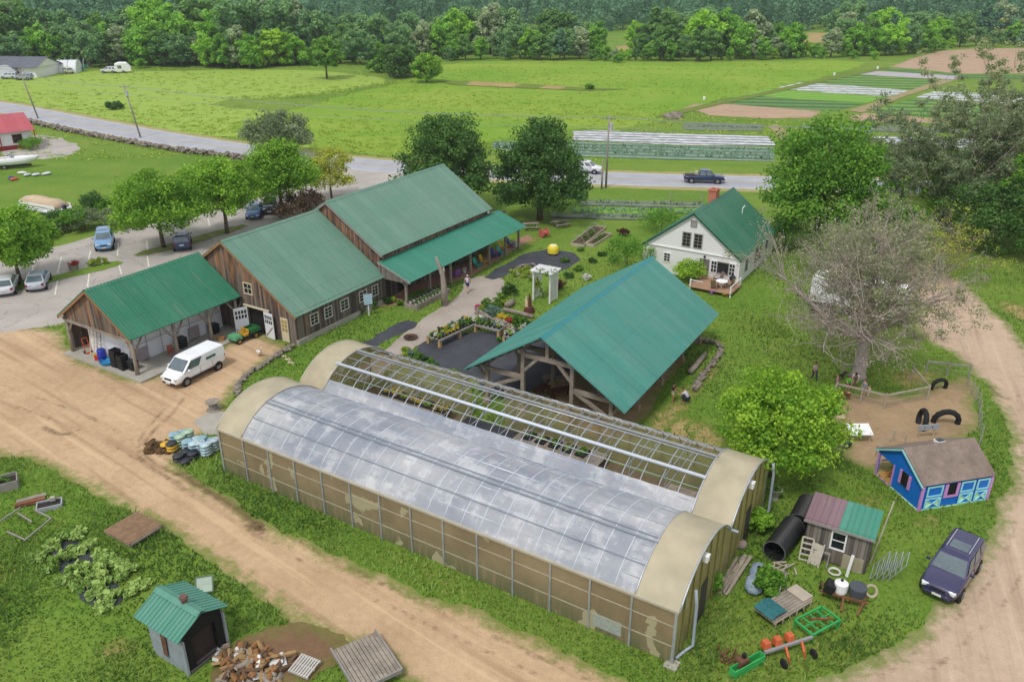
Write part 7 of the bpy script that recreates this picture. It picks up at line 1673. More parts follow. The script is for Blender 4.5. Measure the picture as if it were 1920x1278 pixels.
# orange cultivator
A, B = P(*z8(520, 1090), .5), P(*z8(800, 1000), .5); an = facing(A, B); m = (A+B)/2; m.z = 0; t = thing('cultivator', 'orange and grey row cultivator standing on the grass', 'cultivator', m, an); OR2 = M('implement_orange', c('c4623a'), .6, .3, 3.); L_ = (B-A).length
MB().beam((-L_/2, 0, .5), (L_/2+.2, 0, .5), .12).build('toolbar', M('bar_grey', c('8f8f92'), .6, .2), t)
for x in (-.95, -.35, .3): MB().box(x, .25, .5, .4, .4, .35, taper=.75).build('seed_box', OR2, t, bevel=.03)
for x in (-.1, .75): MB().beam((x, -.05, .5), (x-.15, -.45, .3), .1).beam((x-.15, -.45, .3), (x-.1, -.55, 0), .07).build('shank', OR2, t)
for x in (-.6, 1.0): MB().lathe([(0, -.05), (.22, -.05), (.22, .05), (0, .05)], 14, (x, -.62, .22), (1, 0, 0)).build('gauge_wheel', TYRE, t)
# green trough with rusty machine, rusty rake machine
A, B = P(*z8(310, 1245)), P(*z8(500, 1140)); t = thing('feed_trough', 'long bright green steel trough at the bottom edge', 'trough', (A+B)/2, facing(A, B)); L_ = (B-A).length; GT2 = M('trough_green', c('3aa85a'), .5, .15)
MB().box(0, -.16, .0, L_, .04, .42).box(0, .16, .0, L_, .04, .42).box(0, 0, .0, L_-.02, .3, .05).box(-L_/2, 0, .0, .04, .3, .42).box(L_/2, 0, .0, .04, .3, .42).build('trough_body', GT2, t)
p = P(*z8(370, 1185)); t = thing('rusty_engine', 'rusty box engine leaning on the green trough', 'engine', p, R(30)); MB().box(0, 0, .1, .5, .4, .45).build('block', M('rust_engine', c('6a4a36'), .85, .4, 4.), t, bevel=.03); MB().cyl(.1, 0, .55, .1, .2, 10).build('cap', BLK, t); MB().beam((-.4, 0, .3), (.5, .1, .2), .07).build('shaft', M('rust_shaft', c('7a4a36'), .85), t)
p = P(*z8(285, 1140)); t = thing('scrap_iron', 'tangle of thin rusty iron rods on the grass', 'scrap', p); mb = MB()
for k in range(14): a = rnd.uniform(0, 6); mb.beam((rnd.uniform(-.4, .4), rnd.uniform(-.3, .3), .05), (math.cos(a)*.5, math.sin(a)*.4, rnd.uniform(.2, .7)), .035)
mb.build('rods', M('rust_rods', c('7a4f40'), .9), t)
# old machine with two drums
p = P(*z8(1010, 790)); t = thing('old_machine', 'rusty harvesting machine with a white and a dark drum', 'machine', p, R(-25)); RU = M('machine_rust', c('7a5238'), .85, .4, 3.)
mb = MB().beam((-1.1, 0, .5), (1.1, 0, .5), .1).beam((-1.1, .5, .5), (1.1, .5, .5), .1).beam((-.9, 0, .5), (-.9, .5, .5), .1).beam((.9, 0, .5), (.9, .5, .5), .1).beam((0, 0, .5), (0, -.7, .2), .1).beam((.9, 0, .5), (.7, -.7, .2), .08); mb.build('frame', RU, t)
for k in range(4): MB().beam((-.9+k*.6, .25, .5), (-.9+k*.6, .3, 0), .07).build('leg', RU, t)
MB().lathe([(0, 0), (.3, 0), (.32, .1), (.32, .5), (.1, .62), (0, .62)], 18, (-.2, .3, .55)).build('white_drum', WHITE, t, smooth=False); MB().cyl(-.2, .3, 1.16, .07, .08, 10).build('drum_cap', BLK, t)
MB().lathe([(0, .5), (.4, .5), (.42, .45), (.38, 0), (0, 0)], 20, (.55, .4, .55)).build('dark_drum', M('slate_drum', c('4c5058'), .6), t); MB().box(-.75, .2, .5, .45, .6, .5, ry=.3).build('hopper', BLK, t, bevel=.03)
MB().lathe([(.22, -.03), (.32, -.03), (.32, .03), (.22, .03)], 18, (1.15, .7, .75), (.4, -.6, .5)).build('hand_wheel', RAILW, t)
for x in (-1.1, -.7): MB().lathe([(0, -.05), (.2, -.05), (.2, .05), (0, .05)], 12, (x, .75, .2), (1, 0, 0)).build('wheel', TYRE, t)
# things leaning on the tool shed
def shedpt(x, y, z=0): a = R(-31); return Vector((15.15+x*math.cos(a)-y*math.sin(a), 34.75+x*math.sin(a)+y*math.cos(a), z))
for i, x in enumerate((.25, .7)):
    t = thing('old_shutter', ('white louvred shutter leaning on the shed corner', 'plain pale shutter leaning in front of the louvred one')[i], 'shutter', shedpt(x, -.55-.1*i), R(-31)); t.rotation_euler = (R(-18), 0, R(-31)+(-.2 if i else .1)); mb = MB().box(-.27, 0, 0, .07, .04, 1.3).box(.27, 0, 0, .07, .04, 1.3)
    for k in range(5 if i == 0 else 1): mb.box(0, 0, .05+k*.3, .5, .035, .08)
    if i: mb.box(0, .01, .1, .48, .02, 1.1)
    mb.build('panel', M('pale_shutter', c('bab2a4'), .8, .2, 3.), t)
t = thing('saw_horse', 'grey trestle standing against the shed wall', 'trestle', shedpt(1.05, -.35), R(-31)); MB().beam((-.5, 0, .8), (.35, 0, .8), .08).build('beam', GREYTRIM, t)
for x in (-.45, .3):
    for y in (-.2, .2): MB().beam((x, y, 0), (x, 0, .8), .06).build('leg', GREYTRIM, t)
solo('white_post', MB().box(0, 0, 0, .14, .1, 1.25), WHITE, 'white post leaning upright before the shed', 'post', shedpt(2.35, -.6), R(-31)).rotation_euler = (R(-6), R(4), R(-31))
for i in range(4):
    A = shedpt(3.35+.28*i, .3+.15*i); t = thing('leaning_grid', ('first', 'second', 'third', 'outermost')[i]+' grey metal grid leaning on the shed side', 'metal grid', A, R(59)); mb = MB().box(-.6, 0, 0, .04, .04, 1.35).box(.6, 0, 0, .04, .04, 1.35)
    for k in range(4): mb.box(0, 0, .05+k*.42, 1.16, .03, .03)
    mb.build('grid', GALV, t); t.rotation_euler = (R(28), 0, R(59))
solo('wire_coil', MB().lathe([(.22, .1), (.3, .06), (.34, .14), (.28, .2), (.22, .1)], 16), M('pale_coil', c('c4c4bc'), .6), 'white coil of hose on the grass before the shed', 'coil', P(*z8(960, 590)), smooth=True)
mb = MB(); rg = random.Random(5)
for k in range(10): mb.beam((rg.uniform(-.7, .7), rg.uniform(-.5, .5), .06+.04*k/3), (rg.uniform(-.7, .7), rg.uniform(-.5, .5), .08+.04*k/3), .06)
solo('stick_pile', mb, RAILW, 'loose pile of short sticks below the culvert mouth', 'sticks', P(*z8(635, 575)))
solo('boulder', MB().blob(0, 0, .18, .32, .28, .26, 10, .1), M('pale_boulder', c('9a8a80'), .9, .2), 'rounded boulder by the greenhouse end wall', 'boulder', P(*z8(370, 425)), smooth=True)
t = thing('stone_urn', 'pale concrete urn with a plant behind the culvert', 'urn', P(*z8(585, 120))); MB().lathe([(0, 0), (.2, 0), (.16, .2), (.3, .55), (.36, .7), (.3, .7), (0, .6)], 14).build('urn', CONC, t); bush((0, 0, .6), .3, .4, LEAFG, None, name='plant', n=8, per=20, size=.12, seed=3, par=t)
# slanting pole by the tool shed
A, B = P(*z8(1235, 330)), P(*z8(1270, 255)); solo('leaning_pole', MB().beam(shedpt(3.2, 1.0, 0), shedpt(3.6, 2.2, 3.3), .06), RAILW, 'long pale pole leaning past the green half of the shed roof', 'pole')
# house deck and yard
t = thing('deck_table', 'white round table crowded with pots on the house deck', 'table', P(1352, 540, .4), 0); MB().cyl(0, 0, .68, .55, .05, 20).build('tabletop', WHITE, t); MB().cyl(0, 0, 0, .06, .68, 8).build('leg', WHITE, t)
for i, q in enumerate(((1338, 548), (1365, 545), (1345, 536))): adirondack(q, R(60+70*i), ('8f7a66', '9a8a74', '7a6a60')[i], ('brown', 'sandy', 'umber')[i]+' deck chair beside the white round table')
for ch in [o for o in C.objects if o.name.startswith('garden_chair') and 'deck chair' in o.get('label', '')]: ch.location.z = .4
t = thing('barbecue', 'black kettle barbecue at the deck corner', 'barbecue', P(1372, 536, .4), 0); MB().lathe([(0, .55), (.25, .6), (.32, .8), (.22, 1.0), (0, 1.05)], 14).build('kettle', BLK, t, smooth=True)
for k in range(3): MB().beam((.15*math.cos(k*2.1), .15*math.sin(k*2.1), .6), (.3*math.cos(k*2.1), .3*math.sin(k*2.1), 0), .03).build('leg', BLK, t)
for i, q in enumerate(((1335, 552), (1358, 556), (1368, 552))): bush(P(*q), .3, .6, (FLV, FLY, FLV)[i], ('violet flowers at the deck edge left of the yellow ones', 'yellow flowers between two violet clumps at the deck', 'violet flowers by the deck corner post')[i], 'flowers', 'flower_clump', n=8, per=30, size=.1)
# odds and ends on the far left lawn
for i, (q, col) in enumerate((((28, 338), 'c05a3a'), ((22, 336), '2f3f7a'), ((42, 326), 'd8d4d0'), ((68, 330), 'c8ccd4'), ((88, 328), 'd0d6da'), ((52, 330), 'b8c8c4'))):
    solo('lawn_toy', MB().blob(0, 0, .2, .7, .45, .22, 8, .2), M('toy_%d' % i, c(col), .6), ('orange red thing on the lawn', 'navy thing beside the orange red one', 'white thing nearest the boat', 'pale blue cushion on the lawn', 'flat white board on the far lawn', 'pale green thing between the white ones')[i], 'toy', P(*q), rnd.uniform(0, 3), smooth=True)
for i, (q, s) in enumerate((((1262, 222), 1.2), ((1268, 219), .9), ((1254, 220), .8))): solo('stone_pile', MB().blob(0, 0, .3*s, 1.6*s, 1.2*s, .8*s, 9, .2), STONE, ('largest stone heap at the field corner', 'middle stone heap at the field corner', 'smallest stone heap at the field corner')[i], 'stones', P(*q))
for i, q in enumerate(((1320, 188), (1564, 142), (1645, 130))): solo('field_marker', MB().box(0, 0, 0, .5, .5, .8), WHITE, ('white box at the near end of the field track', 'white stake box halfway along the field track', 'white box at the far end of the field track')[i], 'box', P(*q), bevel=.1)
# ---------------------------------------------------------------- people and animals
def skin(name, pts, edges, mat, parent, root=0, sub=2):
    """one continuous surface grown round a skeleton; pts: (x,y,z,radius[,radius2])"""
    me = bpy.data.meshes.new(name); me.from_pydata([p[:3] for p in pts], edges, []); me.materials.append(mat)
    o = bpy.data.objects.new(name, me); C.objects.link(o); o.parent = parent
    m = o.modifiers.new('skin', 'SKIN'); m.use_smooth_shade = True; m.branch_smoothing = .5
    for i, p in enumerate(pts):
        s = me.skin_vertices[0].data[i]; s.radius = (p[3], p[4] if len(p) > 4 else p[3]); s.use_root = i == root
    m = o.modifiers.new('sub', 'SUBSURF'); m.levels = sub; m.render_levels = sub
    return o
SKINS = {'fair': M('skin_fair', c('c89a80'), .6, .1), 'tan': M('skin_tan', c('b07e60'), .6, .1)}
def person(px, rz, h, pose, shirt, pants, hair, label, skin_='fair', shorts=False, long_hair=False, sleeve=.6, hat=None, seat=None):
    p = P(*px); t = thing('person', label, 'person', p, rz); k = h/1.72
    J = dict(pel=(0, 0, .93), wai=(0, 0, 1.08), che=(0.01, 0, 1.29), nec=(.0, 0, 1.46), hea=(.02, 0, 1.60), top=(.01, 0, 1.67))
    def arm(s, el, wr): J['sh%d' % s] = (0, s*.175, 1.40); J['el%d' % s] = el; J['wr%d' % s] = wr
    def leg(s, kn, an): J['hi%d' % s] = (0, s*.09, .90); J['kn%d' % s] = kn; J['an%d' % s] = an; J['to%d' % s] = (an[0]+.15, an[1]*1.1, .035)
    if pose == 'walk':
        arm(1, (-.1, .24, 1.13), (-.02, .25, .9)); arm(-1, (.1, -.24, 1.13), (.24, -.22, .95)); leg(1, (.18, .1, .5), (.2, .1, .08)); leg(-1, (-.05, -.1, .5), (-.28, -.1, .14))
    elif pose == 'reach':
        arm(1, (.16, .24, 1.18), (.4, .2, 1.1)); arm(-1, (.16, -.22, 1.16), (.38, -.14, 1.02)); leg(1, (.04, .11, .5), (0, .12, .08)); leg(-1, (.04, -.11, .5), (-.02, -.12, .08))
    elif pose == 'crouch':
        for n_, q in dict(pel=(-.15, 0, .38), wai=(-.1, 0, .52), che=(.06, 0, .72), nec=(.17, 0, .87), hea=(.26, 0, .98), top=(.28, 0, 1.05)).items(): J[n_] = q
        for s in (1, -1): J['sh%d' % s] = (.12, s*.18, .82); J['el%d' % s] = (.3, s*.24, .6); J['wr%d' % s] = (.5, s*.12, .55); J['hi%d' % s] = (-.15, s*.1, .37); J['kn%d' % s] = (.27, s*.17, .5); J['an%d' % s] = (-.02, s*.14, .08); J['to%d' % s] = (.14, s*.16, .035)
    elif pose == 'bend':
        for n_, q in dict(wai=(.06, 0, 1.06), che=(.22, 0, 1.2), nec=(.35, 0, 1.3), hea=(.46, 0, 1.36), top=(.51, 0, 1.42)).items(): J[n_] = q
        for s in (1, -1): J['sh%d' % s] = (.3, s*.17, 1.24); J['el%d' % s] = (.42, s*.22, .98); J['wr%d' % s] = (.55, s*.14, .8)
        leg(1, (.03, .11, .5), (-.04, .12, .08)); leg(-1, (.06, -.11, .5), (.02, -.12, .08))
    else:
        arm(1, (-.02, .25, 1.14), (.07, .25, .9)); arm(-1, (.02, -.25, 1.14), (.12, -.22, .92)); leg(1, (.02, .1, .5), (-.02, .11, .08)); leg(-1, (.05, -.1, .5), (.03, -.12, .08))
    V = {n_: Vector(q)*k for n_, q in J.items()}
    rad = dict(pel=.125, wai=.115, che=.135, nec=.052, hea=.088, top=.07, sh=.055, el=.042, wr=.028, hi=.085, kn=.058, an=.038, to=.036)
    def build(name, chain, mat, grow, root=0, cut=None, sub=2):
        names = []; es = []; pts = []
        def idx(n_, q=None, r=None):
            if n_ not in names: names.append(n_); v = q if q is not None else V[n_]; rr = (r if r is not None else rad[n_.rstrip('0123456789-')]*k)+grow; pts.append((*v, rr))
            return names.index(n_)
        for a, b in chain:
            qa = qb = ra = rb = None
            if cut and b in cut: f = cut[b]; qb = V[a].lerp(V[b], f); rb = (rad[a.rstrip('0123456789-')]*(1-f)+rad[b.rstrip('0123456789-')]*f)*k
            es.append((idx(a), idx(b, qb, rb)))
        return names, es, pts
    torso = [('pel', 'wai'), ('wai', 'che'), ('che', 'nec')]
    ch = torso+[('nec', 'hea'), ('hea', 'top')]
    for s in ('1', '-1'): ch += [('che', 'sh'+s), ('sh'+s, 'el'+s), ('el'+s, 'wr'+s), ('pel', 'hi'+s), ('hi'+s, 'kn'+s), ('kn'+s, 'an'+s), ('an'+s, 'to'+s)]
    names, es, pts = build('body', ch, None, 0.)
    for s in ('1', '-1'):      # palm, four fingers and a thumb off its side
        w_ = V['wr'+s]; d = (w_-V['el'+s]).normalized(); sd = Vector((-d.z, 0, d.x)) if abs(d.y) < .9 else Vector((1, 0, 0)); sd.normalize()
        pts.append((*(w_+d*.06*k), .030*k, .018*k)); ip = len(pts)-1; es.append((names.index('wr'+s), ip))
        for f in range(4):
            a = w_+d*.10*k+sd*(f-1.5)*.019*k; b = a+d*(.05, .06, .056, .04)[f]*k+Vector((0, -float(s)*.015*k, 0)); i0 = len(pts)
            pts.append((*a, .0095*k)); pts.append((*b, .0075*k)); es += [(ip, i0), (i0, i0+1)]
        a = w_+d*.05*k+sd*.04*k; i0 = len(pts); pts.append((*a, .011*k)); pts.append((*(a+d*.045*k+sd*.012*k), .008*k)); es += [(ip, i0), (i0, i0+1)]
    sm = SKINS[skin_]; body = skin('body', pts, es, sm, t)
    sh = list(torso[:2])+[('che', 'nec')]
    cut = {'nec': .55}
    for s in ('1', '-1'):
        sh += [('che', 'sh'+s), ('sh'+s, 'el'+s)]; cut['el'+s] = sleeve
    n2, e2, p2 = build('s', sh, None, .016, cut=cut); skin('shirt', p2, e2, shirt, t)
    lg = []; cut = {}
    for s in ('1', '-1'):
        lg += [('pel', 'hi'+s), ('hi'+s, 'kn'+s)]
        if shorts: cut['kn'+s] = .75
        else: lg.append(('kn'+s, 'an'+s)); cut['an'+s] = .92
    n3, e3, p3 = build('t', lg, None, .017, cut=cut); skin('trousers', p3, e3, pants, t)
    hd = V['hea']; up = (V['top']-V['hea']).normalized(); fw = Vector((up.z, 0, -up.x))
    hm = MB(); c0 = hd+up*.045*k-fw*.02*k; rr = .108*k
    for i in range(7):
        th = PI*.58*i/6
        for j in range(12):
            a = 2*PI*j/12; v = up*math.cos(th)+(fw*math.cos(a)*(.96 if math.cos(a) < .2 else .8)+Vector((0, 1, 0))*math.sin(a)*.88)*math.sin(th); hm.v.append(tuple(c0+v*rr))
    for i in range(6):
        for j in range(12): hm.f.append((i*12+j, i*12+(j+1) % 12, (i+1)*12+(j+1) % 12, (i+1)*12+j)); hm.mi.append(0)
    ho = hm.build('hair', hair, t, smooth=True)
    if long_hair: skin('ponytail', [(*(c0-fw*.09*k), .05*k), (*(c0-fw*.12*k-Vector((0, 0, .16*k))), .045*k), (*(c0-fw*.1*k-Vector((0, 0, .28*k))), .02*k)], [(0, 1), (1, 2)], hair, t)
    if hat: MB().lathe([(.0, .12*k), (.1*k, .1*k), (.115*k, .04*k), (.2*k, .03*k), (.2*k, .02*k), (.115*k, .02*k)], 14, c0, up).build('hat', hat, t)
    EY = M('eye_dark', c('2a1e18'), .3); 
    for s in (-1, 1):
        q = hd+fw*.083*k+Vector((0, s*.032*k, 0))+up*.01*k; MB().blob(*q, .009*k, .012*k, .008*k, 6, 0).build('eye', EY, t)
        q = hd+Vector((0, s*.088*k, 0))-up*.005*k; MB().blob(*q, .022*k, .012*k, .032*k, 6, 0).build('ear', sm, t, smooth=True)
    q = hd+fw*.095*k-up*.02*k; MB().blob(*q, .02*k, .014*k, .024*k, 6, 0).build('nose', sm, t, smooth=True)
    q = hd+fw*.082*k-up*.052*k; MB().blob(*q, .008*k, .026*k, .007*k, 6, 0).build('mouth', M('lips', c('9a5a50'), .5), t)
    for s in ('1', '-1'):
        a = V['an'+s]; b = V['to'+s]; SHOE = M('shoe', c('4a4a50' if not hat else 'b8b4ac'), .7); d = (b-a); d.z = 0; d.normalize(); z = max(0, b.z-.035*k)
        skin('shoe', [(*(Vector((a.x, a.y, z+.045*k))-d*.05*k), .042*k), (*(Vector((b.x, b.y, z+.035*k))+d*.06*k), .036*k)], [(0, 1)], SHOE, t, sub=1)
    return t
CL = lambda n_, h: M('cloth_'+n_, c(h), .9, .2, 6.)
HB, HD, HL = M('hair_brown', c('4a3424'), .7, .3), M('hair_dark', c('221a16'), .7, .3), M('hair_fair', c('a88a5a'), .7, .3)
person((877, 548), R(70), 1.74, 'walk', CL('white', 'c9cfe0'), CL('navy', '2b3a6a'), M('hair_grey', c('b8b4b0'), .8), 'person in a white shirt and navy shorts walking up the asphalt path', shorts=True)
person((1261, 753), R(-20), 1.52, 'reach', CL('black', '1e2028'), CL('cream', 'c4b8a4'), HD, 'boy in a black shirt and cream shorts standing beside the pavilion', 'tan', True)
person((1285, 754), R(150), 1.74, 'crouch', CL('lilac', 'c4c4d8'), CL('charcoal', '2c2f38'), HB, 'person in a pale lilac shirt crouching before the boy')
person((1525, 715), R(-70), 1.62, 'walk', CL('patterned', 'b0a4a0'), CL('slate', '3c4654'), HD, 'person in a pale patterned top walking under the bare tree', 'tan')
person((1567, 729), R(-40), 1.12, 'stand', CL('pink', 'd08ab0'), CL('rose', 'b08090'), HL, 'small child in pink at the corner of the pony pen', long_hair=True)
person((1588, 735), R(-100), 1.3, 'reach', CL('lime', '4fc03a'), CL('plum', '5a3a50'), HB, 'child in a lime green shirt stroking the pony', shorts=True)
person((1600, 727), R(-110), 1.66, 'bend', CL('whitelilac', 'd4d0d8'), CL('taupe', '8a7a70'), HD, 'adult in a white top bending over the children', long_hair=True)
person((1617, 745), R(200), 1.45, 'stand', CL('bluegrey', '8a94b0'), CL('blueshort', '7480a0'), HB, 'child in a blue grey dress standing right of the pony', long_hair=True, shorts=True)
person((1627, 745), R(190), .95, 'stand', CL('offwhite', 'd4cfc4'), CL('pale', 'c4bcb0'), HL, 'toddler in off white clothes beside the rail fence')
def quadruped(loc, rz, s, mat, patch, label, cat, name, head_up=.25, lying=False):
    t = thing(name, label, cat, loc, rz); dz = -.42 if lying else 0
    pts = [(-.42, 0, .72, .17), (-.1, 0, .68, .19), (.28, 0, .72, .19), (.5, 0, .86+head_up*.3, .12), (.66, 0, 1.0+head_up*.5, .095), (.82, 0, .98+head_up*.45, .07), (.94, 0, .9+head_up*.4, .05)]
    es = [(i, i+1) for i in range(6)]
    for sd in (-1, 1):
        a = len(pts)
        if lying: pts += [(-.3, sd*.18, .62, .1), (-.1, sd*.24, .52, .05), (-.35, sd*.24, .48, .035)]; es += [(0, a), (a, a+1), (a+1, a+2)]; a = len(pts); pts += [(.3, sd*.16, .6, .07), (.45, sd*.2, .5, .045), (.25, sd*.2, .47, .03)]; es += [(2, a), (a, a+1), (a+1, a+2)]
        else: pts += [(-.42, sd*.12, .56, .11), (-.34, sd*.12, .42, .06), (-.48, sd*.12, .26, .035), (-.45, sd*.12, .03, .04)]; es += [(0, a), (a, a+1), (a+1, a+2), (a+2, a+3)]; a = len(pts); pts += [(.3, sd*.11, .52, .08), (.3, sd*.11, .3, .042), (.31, sd*.11, .03, .042)]; es += [(2, a), (a, a+1), (a+1, a+2)]
    a = len(pts); pts += [(-.6, 0, .66, .04), (-.66, 0, .42, .05)]; es += [(0, a), (a, a+1)]
    for sd in (-1, 1): a = len(pts); pts += [(.64, sd*.07, 1.1+head_up*.5, .025), (.63, sd*.09, 1.18+head_up*.5, .012)]; es += [(4, a), (a, a+1)]
    pts = [(x*s, y*s, (z+dz)*s, r*s) for x, y, z, r in pts]
    skin('body', pts, es, mat, t)
    skin('mane', [(.32*s, 0, (.93+head_up*.1+dz)*s, .05*s), (.5*s, 0, (1.02+head_up*.35+dz)*s, .05*s), (.66*s, 0, (1.1+head_up*.5+dz)*s, .04*s)], [(0, 1), (1, 2)], patch, t)
    return t
n = N('pony_coat'); v = n.coord(); f = n.noise(v, 2.2, 2); PONY = n.done(n.bsdf(n.mix(n.math('GREATER_THAN', f, .5), c('6a4128'), c('c8a884')), .85))
quadruped(P(1580, 752), R(200), .95, PONY, M('mane_dark', c('3c2418'), .9), 'brown and cream pony among the children in the pen', 'pony', 'pony', -.3)
a_ = R(13.56); quadruped((22.43+.7*math.cos(a_)-1.15*math.sin(a_), 40.44+.7*math.sin(a_)+1.15*math.cos(a_), .07), R(190), .6, M('goat_coat', c('a8713a'), .9, .3, 4.), M('goat_mane', c('8a5528'), .9), 'tan goat lying in the porch of the blue animal house', 'goat', 'goat', .1, True)
quadruped(P(1575, 712), R(20), .6, M('dark_coat', c('3a2a22'), .9, .3), M('dark_mane', c('241a16'), .9), 'small dark goat behind the pen fence corner', 'goat', 'goat', 0.)
# ---------------------------------------------------------------- grass blades and weeds
def grass_field():
    r_ = np.random.RandomState(12)
    rects = [(GHX, GHY, GHR, -.2, 28.9, -6.75, 6.75), (-31.63, 57.08, R(58.57), -.3, 10.6, -5.2, 4.4), (-23.72, 64.43, R(58.58), 0, 11.3, -7.5, 7.5), (-16.99, 73.54, R(58.58), 0, 18.4, -9, 6), (17.33, 76.81, R(57.99), -3, 11.6, -5, 5), (22.43, 40.44, R(13.56), 0, 4.6, -2, 2), (15.15, 34.75, R(-31), 0, 3.1, 0, 2), (-13.43, 27.53, R(-32.5), -2.4, .1, -1.1, 1.1), (1.83, 47.98, R(59.32), .3, 18, -3.5, 5)]
    fat = {}
    wp = P(252, 1000); rects.append((wp.x, wp.y, R(-32), -1.1, 1.1, -1.05, 1.05)); wp = P(688, 1252); rects.append((wp.x, wp.y, R(-57), -1.4, 1.4, -1.1, 1.1))
    def ok(x, y):
        m = np.ones(x.shape, bool)
        for n_, poly in SHEETS.items():
            if n_ in ('road_verge', 'mown_field') or n_.startswith('field') or n_.startswith('bare'): continue
            poly = fat.get(n_, poly)
            m &= ~inside(poly, x, y)
        for ox, oy, a, x0, x1, y0, y1 in rects:
            u = (x-ox)*math.cos(a)+(y-oy)*math.sin(a); v = -(x-ox)*math.sin(a)+(y-oy)*math.cos(a); m &= ~((u > x0) & (u < x1) & (v > y0) & (v < y1))
        return m
    def pnoise(x, y, sc, seed):
        q = np.random.RandomState(seed); s = 0
        for k in range(6): a = q.rand()*6.28; f = sc*(.6+q.rand()*1.4); s = s+np.sin(x*f*math.cos(a)+y*f*math.sin(a)+q.rand()*6.28)
        return s/6*.9+.5
    def blades(name, n, mat, size, hgt, dens, label=None, region=None):
        y = 20+66*r_.rand(n)**1.2; x = np.clip(r_.normal(size=n)*.3, -1, 1); x = np.where(r_.rand(n) < .72, r_.rand(n)*2-1, np.sign(x)+x)*(y*.62+10)
        if region is not None: x, y = region(n)
        m = r_.rand(len(x)) < dens(x, y); x, y = x[m], y[m]; m = ok(x, y); x, y = x[m], y[m]; n = len(x)
        h = hgt*(.5+r_.rand(n))*(.6+.8*pnoise(x, y, .5, 3)); w_ = size*(.6+.8*r_.rand(n)); a = r_.rand(n)*6.28; lx, ly = r_.normal(size=n)*h*.45, r_.normal(size=n)*h*.45
        cx, sx = np.cos(a)*w_/2, np.sin(a)*w_/2; z0 = np.full(n, -.01)
        v = np.stack([np.stack([x-cx, y-sx, z0], 1), np.stack([x+cx, y+sx, z0], 1), np.stack([x+cx*.35+lx, y+sx*.35+ly, h], 1), np.stack([x-cx*.35+lx, y-sx*.35+ly, h*.92], 1)], 1).reshape(-1, 3)
        me = bpy.data.meshes.new(name); me.vertices.add(n*4); me.vertices.foreach_set('co', v.ravel().astype(np.float32)); me.loops.add(n*4); me.loops.foreach_set('vertex_index', np.arange(n*4, dtype=np.int32)); me.polygons.add(n); me.polygons.foreach_set('loop_start', np.arange(0, n*4, 4, dtype=np.int32)); me.polygons.foreach_set('loop_total', np.full(n, 4, np.int32))
        tn = np.clip(1.1*(pnoise(x, y, .35, 9)-.5)+.5*(pnoise(x, y, 1.5, 10)-.5)+.5+r_.normal(size=n)*.16, 0, 1); at_ = me.attributes.new('tone', 'FLOAT', 'FACE'); at_.data.foreach_set('value', tn.astype(np.float32)); me.materials.append(mat); me.update(calc_edges=True)
        tag(mobj(name, me), kind='stuff')
    GB = M_leaf('grass_blade', c('426326'), c('86a048'), .3); WB = M_leaf('weed_leaf', c('4c7030'), c('8fac54'), .3); DB = M_leaf('dry_blade', c('8a8a48'), c('b8ac6c'), .3)
    blades('grass', 330000, GB, .10, .13, lambda x, y: np.clip(.35+.6*pnoise(x, y, .25, 5), 0, 1))
    blades('dry_grass', 110000, DB, .07, .12, lambda x, y: np.clip((pnoise(x, y, .22, 21)-.45)*3.5, 0, 1)+.06)
    def dist_dens(x, y):
        d = np.full(x.shape, 9.)
        for n_ in ('dirt_yard', 'dirt_lane', 'pen_soil', 'path'): d = np.minimum(d, edge_dist(SHEETS[n_], x, y))
        u = (x-GHX)*math.cos(GHR)+(y-GHY)*math.sin(GHR); v = -(x-GHX)*math.sin(GHR)+(y-GHY)*math.cos(GHR)
        gh = np.where((u > -.5) & (u < 30.5) & (v > -9) & (v < 7.5), .75, 0)
        return np.clip(np.maximum(np.where(d < 1.4, .5, .04), gh)*(.4+pnoise(x, y, .8, 30)), 0, 1)
    blades('weeds', 300000, WB, .075, .19, dist_dens)
    blades('tall_weeds', 230000, WB, .08, .25, lambda x, y: np.clip(((x < -9) & (y < 46)).astype(float)*(pnoise(x, y, .5, 44)-.3)*2.2, 0, 1))
grass_field()
def crop_rows():
    r_ = np.random.RandomState(3); cs = []
    for x0, y0, x1, y1, n_, tn in ((925, 270, 1450, 283, 0, .5), (928, 275, 1450, 291, 0, .6), (935, 279, 1450, 299, 0, .4), (1085, 381, 1320, 385, 0, .5), (1078, 393, 1315, 396, 1, .7), (1075, 397, 1300, 401, 1, .8), (1040, 406, 1235, 408, 0, .6), (1285, 237, 1430, 240, 1, .6)):
        a, b = P(x0, y0), P(x1, y1); k = int((b-a).length/.7)
        for i in range(k):
            if r_.rand() < .85: p = a.lerp(b, (i+.5*r_.rand())/k); cs.append((p.x+r_.normal()*.12, p.y+r_.normal()*.12, .25, .38, tn+r_.normal()*.15))
    tag(mobj('crop_plants', leaves_mesh('crop_plants', cs, 9, .36, M_leaf('crop_leaf', c('4a6a4a'), c('8aa68a')), 1, random.Random(1))), kind='stuff')
crop_rows()
